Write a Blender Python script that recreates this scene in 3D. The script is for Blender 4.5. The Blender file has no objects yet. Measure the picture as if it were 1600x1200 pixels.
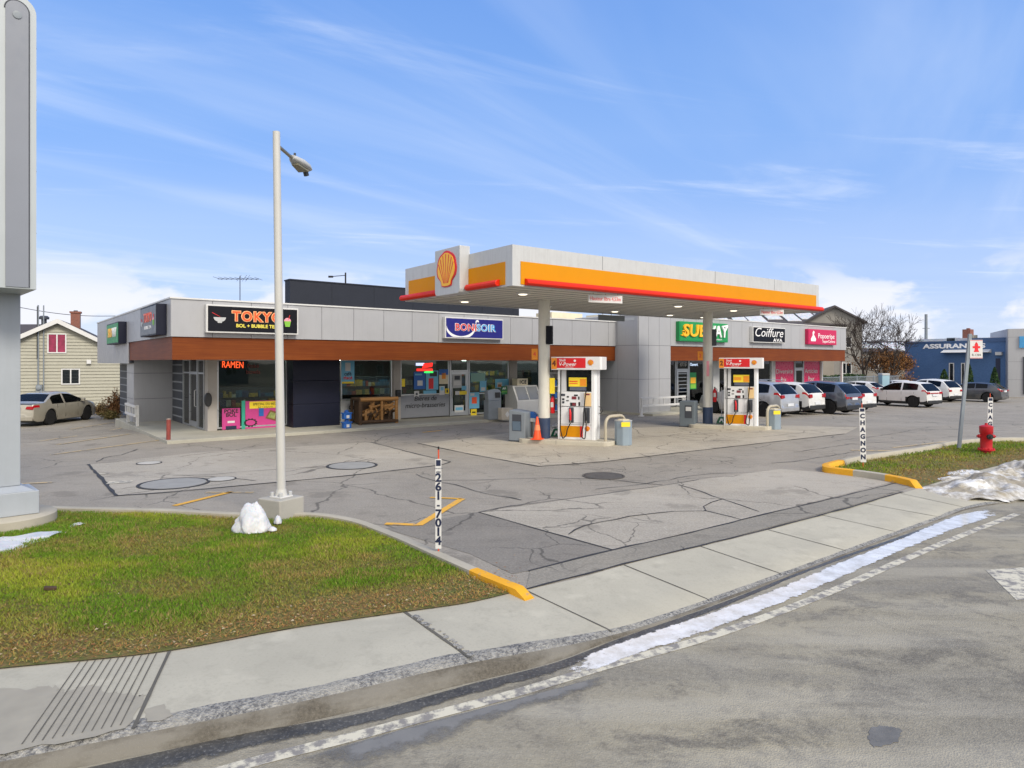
import bpy, math, random
import numpy as np
from mathutils import Vector, Matrix
from mathutils.geometry import tessellate_polygon
random.seed(7); np.random.seed(7)
R = math.radians
scn = bpy.context.scene
col = scn.collection
# ------------------------------------------------------------------ camera
F, CX, HY, H = 1045.0, 800.0, 566.0, 2.55
cam = bpy.data.objects.new('camera', bpy.data.cameras.new('camera'))
col.objects.link(cam); scn.camera = cam
cam.location = (0, 0, H); cam.rotation_euler = (R(90), 0, 0)
cam.data.sensor_width = 36; cam.data.lens = 36 * F / 1600
cam.data.shift_y = -(600 - HY) / 1600
cam.data.clip_end = 3000; cam.data.clip_start = .1
# ------------------------------------------------------------------ world, sun, exposure
SUN_AZ, SUN_EL = 140.0, 38.0          # azimuth clockwise from +Y: behind the camera, to the right
world = bpy.data.worlds.new('World'); scn.world = world; world.use_nodes = True
wn = world.node_tree.nodes; wl = world.node_tree.links; wn.clear()
def wnode(t, **k):
    n = wn.new(t)
    for a, b in k.items(): setattr(n, a, b)
    return n
def wmath(op, a, b=None, c=None, clamp=False):
    n = wnode('ShaderNodeMath', operation=op, use_clamp=clamp)
    for i, q in enumerate((a, b, c)):
        if q is None: continue
        if isinstance(q, (int, float)): n.inputs[i].default_value = q
        else: wl.new(q, n.inputs[i])
    return n.outputs[0]
def wramp(v, lo, hi):
    n = wnode('ShaderNodeMapRange', interpolation_type='SMOOTHSTEP')
    wl.new(v, n.inputs[0]); n.inputs[1].default_value = lo; n.inputs[2].default_value = hi
    return n.outputs[0]
def wnoise(vec, scale, detail, rough, rot, sc, loc=(0, 0, 0), dist=0.0):
    m = wnode('ShaderNodeMapping', vector_type='TEXTURE'); wl.new(vec, m.inputs[0])
    m.inputs['Rotation'].default_value = rot; m.inputs['Scale'].default_value = sc; m.inputs['Location'].default_value = loc
    n = wnode('ShaderNodeTexNoise'); wl.new(m.outputs[0], n.inputs['Vector'])
    n.inputs['Scale'].default_value = scale; n.inputs['Detail'].default_value = detail
    n.inputs['Roughness'].default_value = rough; n.inputs['Distortion'].default_value = dist
    return n.outputs['Fac']
def wmix(f, a, b):
    n = wnode('ShaderNodeMix', data_type='RGBA')
    if isinstance(f, (int, float)): n.inputs[0].default_value = f
    else: wl.new(f, n.inputs[0])
    for i, q in ((6, a), (7, b)):
        if isinstance(q, tuple): n.inputs[i].default_value = q + (1,)
        else: wl.new(q, n.inputs[i])
    return n.outputs[2]
sky = wnode('ShaderNodeTexSky', sky_type='NISHITA', sun_disc=False)
sky.sun_elevation = R(SUN_EL); sky.sun_rotation = R(SUN_AZ)
sky.air_density = 1.15; sky.dust_density = .6; sky.ozone_density = 1.6
tc = wnode('ShaderNodeTexCoord'); D = tc.outputs['Generated']
sep = wnode('ShaderNodeSeparateXYZ'); wl.new(D, sep.inputs[0])
dz = sep.outputs['Z']
# a flat cloud layer: direction divided by height gives coordinates on a plane overhead
zc = wmath('MAXIMUM', dz, .04)
cb = wnode('ShaderNodeCombineXYZ')
wl.new(wmath('DIVIDE', sep.outputs['X'], zc), cb.inputs[0]); wl.new(wmath('DIVIDE', sep.outputs['Y'], zc), cb.inputs[1])
P = cb.outputs[0]
c1 = wramp(wnoise(P, 1.0, 6, .52, (0, 0, R(57)), (6.0, 1.1, 1), (2.4, 1.2, 0), .5), .46, .78)
c2 = wramp(wnoise(P, 1.0, 8, .60, (0, 0, R(16)), (2.6, .75, 1), (1.3, 8.2, 0), .7), .53, .80)
veil = wramp(wnoise(P, .35, 3, .5, (0, 0, 0), (2, 1, 1), (5, 2, 0)), .35, .8)
cir = wmath('ADD', wmath('MULTIPLY', c1, .58), wmath('ADD', wmath('MULTIPLY', c2, .62), wmath('MULTIPLY', veil, .16)), clamp=True)
# low cumulus bank close to the horizon
cu = wramp(wnoise(D, 1.0, 8, .55, (0, 0, 0), (.19, .19, .085), (.2, .4, .05), .2), .47, .56)
band = wmath('MULTIPLY', wramp(dz, .155, .075), wramp(dz, -.02, .03))
cum = wmath('MULTIPLY', cu, band)
hz = wramp(dz, .30, -.02)
hz2 = wmath('MULTIPLY', wmath('POWER', hz, 1.25), 1.0)
skyc = wnode('ShaderNodeHueSaturation'); wl.new(sky.outputs[0], skyc.inputs['Color'])
skyc.inputs['Saturation'].default_value = 1.27; skyc.inputs['Value'].default_value = .9
tintn = wnode('ShaderNodeMix', data_type='RGBA', blend_type='MULTIPLY'); tintn.inputs[0].default_value = 1; wl.new(skyc.outputs[0], tintn.inputs[6]); tintn.inputs[7].default_value = (1.05, .90, 1.12, 1)
CLOUD = (4.3, 4.75, 5.6)
grad = wnode('ShaderNodeValToRGB'); wl.new(dz, grad.inputs[0]); cr_ = grad.color_ramp; cr_.interpolation = 'EASE'
for i_, (p_, c_) in enumerate(((0.0, (.33, .40, .51)), (.13, (.225, .315, .505)), (.30, (.112, .228, .475)), (.60, (.080, .182, .44)), (1.0, (.06, .15, .40)))):
    e_ = cr_.elements[i_] if i_ in (0,) else (cr_.elements[-1] if i_ == 4 else cr_.elements.new(p_)); e_.position = p_; e_.color = c_ + (1,)
gsc = wnode('ShaderNodeVectorMath', operation='SCALE'); wl.new(grad.outputs[0], gsc.inputs[0]); gsc.inputs['Scale'].default_value = 10
s1 = wmix(.85, tintn.outputs[2], gsc.outputs[0])
s2 = wmix(wmath('MULTIPLY', cir, .8), s1, CLOUD)
back = wmath('MULTIPLY', wramp(sep.outputs['Y'], .12, -.45), wmath('ADD', .62, wmath('MULTIPLY', c2, .3)))   # added bright bank, unseen behind the camera, as a less blue fill
s2 = wmix(back, s2, (10.6, 9.7, 8.2))
s3 = wmix(wmath('MULTIPLY', cum, .9), s2, (4.9, 4.95, 5.3))
bg = wnode('ShaderNodeBackground'); bg.inputs['Strength'].default_value = .115
wl.new(s3, bg.inputs[0])
wo = wnode('ShaderNodeOutputWorld'); wl.new(bg.outputs[0], wo.inputs[0])
sl = bpy.data.lights.new('sun', 'SUN'); sl.energy = 1.7; sl.angle = R(18); sl.color = (1, .92, .79)
so = bpy.data.objects.new('sun', sl); col.objects.link(so)
az = R(SUN_AZ)
sd = Vector((math.sin(az) * math.cos(R(SUN_EL)), math.cos(az) * math.cos(R(SUN_EL)), math.sin(R(SUN_EL))))
so.rotation_euler = sd.to_track_quat('Z', 'Y').to_euler(); so.location = (30, -30, 40)
scn.view_settings.view_transform = 'Standard'; scn.view_settings.look = 'None'
scn.view_settings.exposure = 0.78; scn.view_settings.gamma = 1; scn.view_settings.use_curve_mapping = False

# ------------------------------------------------------------------ geometry of the picture -> metres
def sstep(a, b, x):
    t = min(1, max(0, (x - a) / (b - a))); return t * t * (3 - 2 * t)
def gz(x, y):                                     # the lot falls gently away at the far left and far right
    return -.25 * sstep(-12.5, -18, x) * sstep(20, 26, y) - .35 * sstep(12, 22, x) * sstep(27, 40, y)
def G(px, py, z=None, dz=0.0):                    # photo pixel -> point on the ground
    q = 0.0 if z is None else z
    for _ in range(30):
        d = F * (H - q) / max(py - HY, 1); x = (px - CX) / F * d
        if z is not None: break
        q = .5 * q + .5 * gz(x, d)
    return Vector((x, d, q + dz))
def XY(px, d): return (px - CX) / F * d
def ZZ(py, d): return H + (HY - py) * d / F
# ------------------------------------------------------------------ mesh builder
class MB:
    def __init__(s): s.v = []; s.f = []; s.m = []; s.M = None
    def add(s, vs, fs, mi=0, M=None):
        o = len(s.v); M = M or s.M
        s.v += [tuple(M @ Vector(p)) if M else tuple(p) for p in vs]
        s.f += [tuple(i + o for i in f) for f in fs]; s.m += [mi] * len(fs); return s
    def box(s, x0, y0, z0, x1, y1, z1, mi=0, M=None):
        return s.add([(x0, y0, z0), (x1, y0, z0), (x1, y1, z0), (x0, y1, z0), (x0, y0, z1), (x1, y0, z1), (x1, y1, z1), (x0, y1, z1)],
                     [(3, 2, 1, 0), (4, 5, 6, 7), (0, 1, 5, 4), (1, 2, 6, 5), (2, 3, 7, 6), (3, 0, 4, 7)], mi, M)
    def poly(s, pts, mi=0, M=None): return s.add(pts, [tuple(range(len(pts)))], mi, M)
    def extr(s, pts, vec, mi=0, M=None):          # closed polygon swept along vec
        n = len(pts); a = [Vector(p) for p in pts]; vec = Vector(vec); b = [p + vec for p in a]
        nrm = Vector((0, 0, 0))
        for i in range(n): nrm += a[i].cross(a[(i + 1) % n])
        if nrm.dot(vec) > 0: a, b = a[::-1], b[::-1]
        fs = [tuple(range(n)), tuple(range(2 * n - 1, n - 1, -1))]
        fs += [(i, i + n, (i + 1) % n + n, (i + 1) % n) for i in range(n)]
        return s.add(a + b, fs, mi, M)
    def prism(s, pts, z0, z1, mi=0, M=None): return s.extr([(p[0], p[1], z0) for p in pts], (0, 0, z1 - z0), mi, M)
    def tube(s, path, r, n=8, mi=0, M=None, caps=True):
        path = [Vector(p) for p in path]; rs = r if isinstance(r, (list, tuple)) else [r] * len(path)
        vs = []; fs = []; prev = None
        for i, p in enumerate(path):
            t = (path[min(i + 1, len(path) - 1)] - path[max(i - 1, 0)]).normalized()
            if prev is None: a = t.orthogonal().normalized()
            else: a = (prev - t * prev.dot(t)).normalized()
            prev = a; b = t.cross(a)
            for k in range(n):
                w = 2 * math.pi * k / n; vs.append(p + (a * math.cos(w) + b * math.sin(w)) * rs[i])
        for i in range(len(path) - 1):
            for k in range(n):
                fs.append((i * n + k, i * n + (k + 1) % n, (i + 1) * n + (k + 1) % n, (i + 1) * n + k))
        if caps: fs += [tuple(range(n))[::-1], tuple(range((len(path) - 1) * n, len(path) * n))]
        return s.add(vs, fs, mi, M)
    def lathe(s, prof, n=16, c=(0, 0, 0), mi=0, M=None):   # prof [(r, z)] bottom -> top
        vs = []; fs = []
        for r, z in prof:
            for k in range(n):
                w = 2 * math.pi * k / n; vs.append((c[0] + r * math.cos(w), c[1] + r * math.sin(w), c[2] + z))
        for i in range(len(prof) - 1):
            for k in range(n):
                fs.append((i * n + k, i * n + (k + 1) % n, (i + 1) * n + (k + 1) % n, (i + 1) * n + k))
        if prof[0][0] > 1e-5: fs.append(tuple(range(n))[::-1])
        if prof[-1][0] > 1e-5: fs.append(tuple(range((len(prof) - 1) * n, len(prof) * n)))
        return s.add(vs, fs, mi, M)
    def build(s, name, mats, parent=None, smooth=None, bevel=0, loc=None, rot=None):
        me = bpy.data.meshes.new(name); me.from_pydata(s.v, [], s.f)
        if not isinstance(mats, (list, tuple)): mats = [mats]
        for m in mats: me.materials.append(m)
        if len(mats) > 1: me.polygons.foreach_set('material_index', s.m)
        if smooth is not None:
            me.polygons.foreach_set('use_smooth', [True] * len(me.polygons)); me.set_sharp_from_angle(angle=R(smooth))
        me.update()
        o = bpy.data.objects.new(name, me); col.objects.link(o)
        if parent: o.parent = parent
        if loc: o.location = loc
        if rot: o.rotation_euler = rot
        if bevel:
            b = o.modifiers.new('edge', 'BEVEL'); b.width = bevel; b.segments = 2; b.limit_method = 'ANGLE'; b.angle_limit = R(40)
        return o
def tag(o, label, cat, group=None):
    o['label'] = label; o['category'] = cat
    if group: o['group'] = group
    return o
def struct(o, label=None, cat=None):
    o['kind'] = 'structure'
    if label: o['label'] = label
    o['category'] = cat or o.name.split('.')[0].replace('_', ' '); return o
def thing(name, label, cat, loc=(0, 0, 0), rz=0.0, group=None):
    o = bpy.data.objects.new(name, None); col.objects.link(o); o.empty_display_size = .2
    o.location = loc; o.rotation_euler = (0, 0, rz); tag(o, label, cat, group); return o
def recenter(o):                                  # move a single-mesh thing's origin to its own base
    me = o.data; n = len(me.vertices); a = np.empty(n * 3); me.vertices.foreach_get('co', a); a = a.reshape(-1, 3)
    c = np.array([(a[:, 0].min() + a[:, 0].max()) / 2, (a[:, 1].min() + a[:, 1].max()) / 2, a[:, 2].min()])
    a -= c; me.vertices.foreach_set('co', a.ravel()); o.location = Vector(o.location) + Vector(c); me.update(); return o
def copy_tree(o, parent=None):
    c = o.copy(); col.objects.link(c); c.parent = parent
    for ch in list(o.children): copy_tree(ch, c)
    return c
def text_data(s, size, extrude=.008, offset=0.0, shear=0.0, sx=1.0, spacing=1.0, align='CENTER', line=1.0):
    cu = bpy.data.curves.new('t', 'FONT'); cu.body = s; cu.size = size; cu.extrude = extrude; cu.offset = offset
    cu.shear = shear; cu.space_character = spacing; cu.align_x = align; cu.align_y = 'CENTER'; cu.resolution_u = 3; cu.space_line = line
    o = bpy.data.objects.new('t', cu); col.objects.link(o)
    bpy.context.view_layer.update()
    me = bpy.data.meshes.new_from_object(o.evaluated_get(bpy.context.evaluated_depsgraph_get()))
    bpy.data.objects.remove(o); bpy.data.curves.remove(cu)
    n = len(me.vertices)
    if n and sx != 1:
        a = np.empty(n * 3); me.vertices.foreach_get('co', a); a = a.reshape(-1, 3); a[:, 0] *= sx; me.vertices.foreach_set('co', a.ravel())
    return me
def text(s, size, mat, parent, loc, name='lettering', rot=(R(90), 0, 0), fit=None, **k):
    me = text_data(s, size, **k)
    if fit:                                       # fit = wanted width in metres
        a = np.empty(len(me.vertices) * 3); me.vertices.foreach_get('co', a); a = a.reshape(-1, 3)
        a[:, 0] -= (a[:, 0].max() + a[:, 0].min()) / 2; a[:, 0] *= fit / max(1e-6, a[:, 0].max() - a[:, 0].min())
        me.vertices.foreach_set('co', a.ravel())
    me.name = name; me.materials.clear(); me.materials.append(mat)
    o = bpy.data.objects.new(name, me); col.objects.link(o); o.parent = parent; o.location = loc; o.rotation_euler = rot
    return o
# ------------------------------------------------------------------ materials
def lin(h):
    c = [int(h[i:i + 2], 16) / 255 for i in (0, 2, 4)]
    return tuple(x / 12.92 if x <= .04045 else ((x + .055) / 1.055) ** 2.4 for x in c)
class NT:
    def __init__(s, name):
        s.m = bpy.data.materials.new(name); s.m.use_nodes = True; s.n = s.m.node_tree.nodes; s.l = s.m.node_tree.links
        s.b = s.n['Principled BSDF']; s.out = s.n['Material Output']
        s.tc = s.n.new('ShaderNodeTexCoord'); s.P = s.tc.outputs['Object']
    def put(s, inp, v):
        if isinstance(v, (int, float)): inp.default_value = v
        elif isinstance(v, tuple): inp.default_value = v if len(v) == len(inp.default_value) else v + (1,)
        else: s.l.new(v, inp)
    def map(s, sc=(1, 1, 1), rot=(0, 0, 0), loc=(0, 0, 0), vec=None):
        n = s.n.new('ShaderNodeMapping'); s.l.new(vec or s.P, n.inputs[0])
        n.inputs['Scale'].default_value = sc; n.inputs['Rotation'].default_value = rot; n.inputs['Location'].default_value = loc; return n.outputs[0]
    def noise(s, scale, detail=4, rough=.6, vec=None, dist=0.0):
        n = s.n.new('ShaderNodeTexNoise'); s.l.new(vec or s.P, n.inputs['Vector'])
        n.inputs['Scale'].default_value = scale; n.inputs['Detail'].default_value = detail; n.inputs['Roughness'].default_value = rough
        n.inputs['Distortion'].default_value = dist; return n.outputs['Fac']
    def vor(s, scale, feature='F1', vec=None, out='Distance'):
        n = s.n.new('ShaderNodeTexVoronoi'); n.feature = feature; s.l.new(vec or s.P, n.inputs['Vector']); n.inputs['Scale'].default_value = scale
        return n.outputs[out]
    def rng(s, v, a, b, c=0.0, d=1.0, smooth=False):
        n = s.n.new('ShaderNodeMapRange'); s.l.new(v, n.inputs[0])
        if smooth: n.interpolation_type = 'SMOOTHSTEP'
        for i, q in enumerate((a, b, c, d)): n.inputs[i + 1].default_value = q
        return n.outputs[0]
    def math(s, op, a, b=0.0, clamp=False):
        n = s.n.new('ShaderNodeMath'); n.operation = op; n.use_clamp = clamp; s.put(n.inputs[0], a); s.put(n.inputs[1], b); return n.outputs[0]
    def mix(s, f, a, b, blend='MIX'):
        n = s.n.new('ShaderNodeMix'); n.data_type = 'RGBA'; n.blend_type = blend
        s.put(n.inputs[0], f); s.put(n.inputs[6], a); s.put(n.inputs[7], b); return n.outputs[2]
    def bump(s, h, strength=.3, dist=.01):
        n = s.n.new('ShaderNodeBump'); n.inputs['Strength'].default_value = strength; n.inputs['Distance'].default_value = dist
        s.l.new(h, n.inputs['Height']); s.l.new(n.outputs[0], s.b.inputs['Normal'])
    def set(s, color=None, rough=None, metal=None, spec=None, coat=None):
        for k, v in (('Base Color', color), ('Roughness', rough), ('Metallic', metal), ('Specular IOR Level', spec), ('Coat Weight', coat)):
            if v is not None: s.put(s.b.inputs[k], v)
        return s.m
def sc3(c, k): return tuple(min(1, x * k) for x in c)
def plain(name, c, rough=.5, metal=0.0, var=.10, scale=2.0, bump=.0, dirt=.0, coat=0.0, spec=None, streak=.0):
    t = NT(name); c = lin(c) if isinstance(c, str) else c
    n = t.noise(scale, 5, .65)
    k = t.mix(t.rng(n, .3, .7), sc3(c, 1 - var), sc3(c, 1 + var * .6))
    if dirt: k = t.mix(t.math('MULTIPLY', t.rng(t.noise(scale * 2.7, 6, .7, t.map((1, 1, .6), loc=(3, 1, 2))), .48, .75), dirt), k, lin('6b6459'))
    if streak: k = t.mix(t.math('MULTIPLY', t.rng(t.noise(3, 5, .6, t.map((5, 5, .35))), .5, .8), streak), k, lin('77736a'))
    r = t.rng(t.noise(scale * 4, 3), .3, .7, max(.03, rough - .08), min(1, rough + .08))
    if bump: t.bump(t.noise(scale * 25, 4), bump, .004)
    return t.set(k, r, metal, spec, coat)
def emit(name, c, s):
    t = NT(name); t.b.inputs['Emission Color'].default_value = lin(c) + (1,); t.b.inputs['Emission Strength'].default_value = s
    return t.set(lin(c), .4)
def glass(name, tint='c8d8d4', trans=.55, base='0a0f10', refl=1.25):
    t = NT(name); t.set(lin(base), .4, 0, .0)
    tr = t.n.new('ShaderNodeBsdfTransparent'); tr.inputs[0].default_value = lin(tint) + (1,)
    fr = t.n.new('ShaderNodeFresnel'); fr.inputs[0].default_value = 1.45
    gl = t.n.new('ShaderNodeBsdfGlossy'); gl.inputs['Roughness'].default_value = .02
    wav = t.noise(1.1, 2, .4); bp = t.n.new('ShaderNodeBump'); bp.inputs['Strength'].default_value = .05; bp.inputs['Distance'].default_value = .03
    t.l.new(wav, bp.inputs['Height']); t.l.new(bp.outputs[0], gl.inputs['Normal'])
    m1 = t.n.new('ShaderNodeMixShader'); m1.inputs[0].default_value = trans
    t.l.new(t.b.outputs[0], m1.inputs[1]); t.l.new(tr.outputs[0], m1.inputs[2])
    m2 = t.n.new('ShaderNodeMixShader'); t.l.new(t.math('MULTIPLY', fr.outputs[0], refl, True), m2.inputs[0])
    t.l.new(m1.outputs[0], m2.inputs[1]); t.l.new(gl.outputs[0], m2.inputs[2])
    t.l.new(m2.outputs[0], t.out.inputs[0]); return t.m
def asphalt(name, c, light=0.0, agg=90, stain=.5, warm=0.0):
    t = NT(name); c = tuple(x * y for x, y in zip(lin(c), (1.06, 1.0, .88)))
    big = t.noise(.22, 5, .6, dist=.6); mid = t.noise(1.3, 6, .65); fine = t.noise(30, 3, .7); vor = t.vor(agg)
    k = t.mix(t.rng(big, .32, .68), sc3(c, .80), sc3(c, 1.16))
    k = t.mix(t.math('MULTIPLY', t.rng(mid, .52, .74), stain), k, sc3(c, .62))
    k = t.mix(t.math('MULTIPLY', t.rng(t.noise(.55, 6, .7, t.map((1, 1, 1), loc=(9, 4, 0))), .5, .8), .45), k, tuple(x * y for x, y in zip(c, (1.3, 1.24, 1.12))))
    k = t.mix(t.math('MULTIPLY', t.rng(t.noise(2.2, 8, .75, t.map((.5, 2.4, 1), rot=(0, 0, .65), loc=(2, 8, 0))), .53, .66), .55), k, sc3(c, .66))
    k = t.mix(t.math('MULTIPLY', t.rng(t.noise(5, 6, .75, t.map(loc=(6, 3, 1))), .56, .66), .5), k, sc3(c, 1.3))
    k = t.mix(t.math('MULTIPLY', t.rng(fine, .42, .72), .6), k, sc3(c, 1.6))
    k = t.mix(t.math('MULTIPLY', t.rng(vor, .0, .22, 1, 0), .45), k, sc3(c, 1.7))
    k = t.mix(t.math('MULTIPLY', t.rng(t.vor(agg * .55), .0, .18, 1, 0), .5), k, sc3(c, .45))
    a = t.n.new('ShaderNodeTexNoise'); t.l.new(t.P, a.inputs['Vector']); a.inputs['Scale'].default_value = 1.6; a.inputs['Detail'].default_value = 5
    b = t.n.new('ShaderNodeVectorMath'); b.operation = 'MULTIPLY_ADD'; t.l.new(a.outputs['Color'], b.inputs[0]); b.inputs[1].default_value = (.55, .55, 0); t.l.new(t.P, b.inputs[2])
    for s_, w_, lo_, off_ in ((.33, .007, .47, 0), (1.1, .016, .57, 40)):
        cr = t.math('MULTIPLY', t.rng(t.vor(s_, 'DISTANCE_TO_EDGE', t.map((1, 1, 0), loc=(off_, 3, 0), vec=b.outputs[0])), w_ * .4, w_, 1, 0), t.rng(t.noise(.35, 3, .5, t.map(loc=(off_, 7, 2))), lo_, lo_ + .05))
        k = t.mix(t.math('MULTIPLY', cr, .68), k, lin('4b4945'))
    k = t.mix(t.math('MULTIPLY', t.rng(t.noise(.9, 5, .6, t.map(loc=(15, 2, 1))), .60, .66), .5), k, sc3(c, .6))
    t.bump(t.math('ADD', fine, vor), .6, .007)
    return t.set(k, t.rng(mid, .3, .7, .78, .95), spec=.2)
def concrete(name, c, var=.12, stain=.35, bump=.35, scale=1.0):
    t = NT(name); c = tuple(x * y for x, y in zip(lin(c), (1.04, 1.0, .92)))
    k = t.mix(t.rng(t.noise(.9 * scale, 6, .65, dist=.4), .3, .7), sc3(c, 1 - var), sc3(c, 1 + var))
    k = t.mix(t.math('MULTIPLY', t.rng(t.noise(2.6 * scale, 6, .7, t.map(loc=(4, 2, 7))), .52, .78), stain), k, sc3(c, .6))
    k = t.mix(t.math('MULTIPLY', t.rng(t.noise(55 * scale, 3, .7), .55, .75), .4), k, sc3(c, .62))
    k = t.mix(t.math('MULTIPLY', t.rng(t.vor(38 * scale), .0, .12, 1, 0), .4), k, sc3(c, .5))
    t.bump(t.noise(45 * scale, 5, .7), bump, .005); return t.set(k, .85)
M = {}
M['asphalt'] = asphalt('asphalt', '8b8986')
M['asphalt_light'] = asphalt('asphalt_light', '9b9995', stain=.35)
M['asphalt_dark'] = asphalt('asphalt_dark', '797877', stain=.4)
M['asphalt_strip'] = asphalt('asphalt_strip', '83827f', agg=70, stain=.3)
M['pad'] = asphalt('pad', 'a09d97', agg=60, stain=.45)
M['concrete'] = concrete('concrete', 'a3a39b')
M['kerb'] = concrete('kerb', 'a5a298', stain=.5)
M['white'] = plain('white_paint', 'cfcfcd', .45, var=.05, dirt=.08)
M['panel'] = plain('white_cladding', 'a3a4a7', .42, var=.05, scale=.8, streak=.14)
M['joint'] = plain('dark_joint', '4a4d55', .7)
M['navy'] = plain('navy_metal', '0e1328', .5, var=.1, spec=.3)
M['black'] = plain('black_plastic', '17181b', .5)
M['darkgrey'] = plain('dark_grey', '3d4149', .6)
M['grey'] = plain('grey_paint', '7d858c', .5, var=.08, dirt=.15)
M['lightgrey'] = plain('light_grey', 'b4b6b6', .5, var=.06, dirt=.12)
M['pier'] = plain('grey_stone', 'a29d97', .8, var=.1, bump=.2)
M['alu'] = plain('aluminium', 'b5b8ba', .35, .7, var=.08)
M['steel'] = plain('steel', '9b968a', .35, .8, var=.15)
M['red'] = plain('red_paint', 'd5141c', .4, var=.06)
M['redbar'] = plain('red_bar', 'd62a14', .45, var=.05, spec=.25)
M['yellow'] = plain('yellow_band', 'eda41f', .4, var=.04)
M['orange'] = plain('orange', 'e88f1c', .45, var=.05)
M['sunny'] = plain('bright_yellow', 'f2d62e', .5, var=.05)
M['green'] = plain('sign_green', '0d8a47', .45, var=.05)
M['pink'] = plain('pink', 'bf1450', .45, var=.05)
M['magenta'] = plain('poster_pink', 'bf3a83', .5, var=.06)
M['blue'] = plain('blue', '1d5fae', .45, var=.1)
M['skyblue'] = plain('light_blue', '6fb6d6', .5, var=.12)
M['signblue'] = plain('sign_blue', '1d1f78', .4, var=.05)
M['signblack'] = plain('sign_black', '0d101a', .5, var=.1, spec=.2)
M['cream'] = plain('cream', 'd8cdb0', .55, var=.06, dirt=.15)
M['rubber'] = plain('rubber', '141414', .8, var=.2)
M['snow'] = None
def wood(name, c, c2, ax=0):
    t = NT(name); s = [.35, 14, 14] if ax == 0 else [14, .35, 14]
    g = t.noise(2.2, 6, .6, t.map(tuple(s)), .3)
    k = t.mix(t.rng(g, .3, .7), lin(c), lin(c2)); k = t.mix(t.math('MULTIPLY', t.rng(t.noise(.6, 4), .4, .75), .5), k, sc3(lin(c), .8))
    t.bump(g, .15, .004); return t.set(k, .5, spec=.2)
M['wood'] = wood('wood_cladding', '662d0d', '7e4116')
M['woodside'] = wood('wood_cladding_side', '662d0d', '7e4116', 1)
M['glass'] = glass('shop_glass', trans=.78)
M['carglass'] = glass('car_glass', 'a8b4b4', .25, '07090a', .7)
M['houseglass'] = glass('house_glass', trans=.3, base='20262b')
t = NT('yellow_kerb_paint'); c = lin('e3a51c')
k = t.mix(t.rng(t.noise(9, 6, .7), .58, .70), c, lin('8d8878')); k = t.mix(t.math('MULTIPLY', t.rng(t.noise(3, 5), .4, .7), .4), k, sc3(c, .75)); t.bump(t.noise(60, 4), .4, .004)
M['kerbyellow'] = t.set(k, .7)
def roadpaint(name, c, under, wear=.55):
    t = NT(name); n = t.noise(7, 7, .72, t.map(loc=(1, 5, 2)))
    k = t.mix(t.rng(n, wear, wear + .1), lin(c), lin(under)); t.bump(t.noise(60, 3), .4, .004); return t.set(k, .75)
M['lineyellow'] = roadpaint('line_yellow', 'dba63c', '8c857a', .56)
M['lineworn'] = roadpaint('line_worn', 'c5ae82', '8f8c86', .50)
M['linewhite'] = roadpaint('line_white', 'c9c3ae', '84807a', .46)
t = NT('snow'); n = t.noise(3, 6, .6)
k = t.mix(t.rng(n, .35, .7), lin('b4b9c0'), lin('d6d6d5')); t.bump(t.noise(9, 6, .7), .5, .02); M['snow'] = t.set(k, .6)
t.b.inputs['Subsurface Weight'].default_value = .2
t = NT('dirty_snow'); n = t.noise(1.6, 7, .7, dist=.5)
k = t.mix(t.rng(n, .40, .56), lin('dfdfdc'), lin('98907f')); k = t.mix(t.math('MULTIPLY', t.rng(t.noise(5, 6, .7), .5, .7), .6), k, lin('6e6657')); t.bump(t.noise(8, 6, .7), .8, .03); M['dirtysnow'] = t.set(k, .75)
t = NT('puddle'); t.set(lin('3a3c40'), .03, 0, .5); t.b.inputs['IOR'].default_value = 1.33
tr = t.n.new('ShaderNodeBsdfTransparent'); mx = t.n.new('ShaderNodeMixShader')
e = t.rng(t.noise(4.5, 7, .7), .50, .62)
t.l.new(e, mx.inputs[0]); t.l.new(t.b.outputs[0], mx.inputs[1]); t.l.new(tr.outputs[0], mx.inputs[2]); t.l.new(mx.outputs[0], t.out.inputs[0]); M['puddle'] = t.m
t = NT('lawn_soil'); n = t.noise(.9, 6, .65)
k = t.mix(t.rng(n, .35, .65), lin('6a5a2c'), lin('55642a')); k = t.mix(t.rng(t.noise(12, 5, .7), .45, .7), k, lin('8d6a45')); t.bump(t.noise(30, 5, .7), .8, .02); M['soil'] = t.set(k, .95)
t = NT('earth'); M['earth'] = t.set(t.mix(t.noise(.05, 5), lin('6d6a5c'), lin('7d7a68')), .95)
def attrmat(name, attr='tint', rough=.7, trans=.0):
    t = NT(name); a = t.n.new('ShaderNodeAttribute'); a.attribute_name = attr
    return t.set(a.outputs['Color'], rough, spec=.08)
M['grass'] = attrmat('grass_blades'); M['leaf'] = attrmat('dry_leaves')
# ================================================================== SETTING: ground, road, sidewalk, lawns
def catmull(pts, n=8):                            # chord-length Hermite spline
    L_ = [max(1e-6, (pts[i + 1] - pts[i]).length) for i in range(len(pts) - 1)]; m = []
    for i in range(len(pts)):
        if i == 0: m.append((pts[1] - pts[0]) / L_[0])
        elif i == len(pts) - 1: m.append((pts[-1] - pts[-2]) / L_[-1])
        else: d0 = (pts[i] - pts[i - 1]) / L_[i - 1]; d1 = (pts[i + 1] - pts[i]) / L_[i]; m.append((d0 * L_[i] + d1 * L_[i - 1]) / (L_[i] + L_[i - 1]))
    out = []
    for i in range(len(pts) - 1):
        for k in range(n):
            t = k / n; out.append(pts[i] * (2 * t ** 3 - 3 * t * t + 1) + m[i] * L_[i] * (t ** 3 - 2 * t * t + t) + pts[i + 1] * (3 * t * t - 2 * t ** 3) + m[i + 1] * L_[i] * (t ** 3 - t * t))
    out.append(pts[-1]); return out
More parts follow.
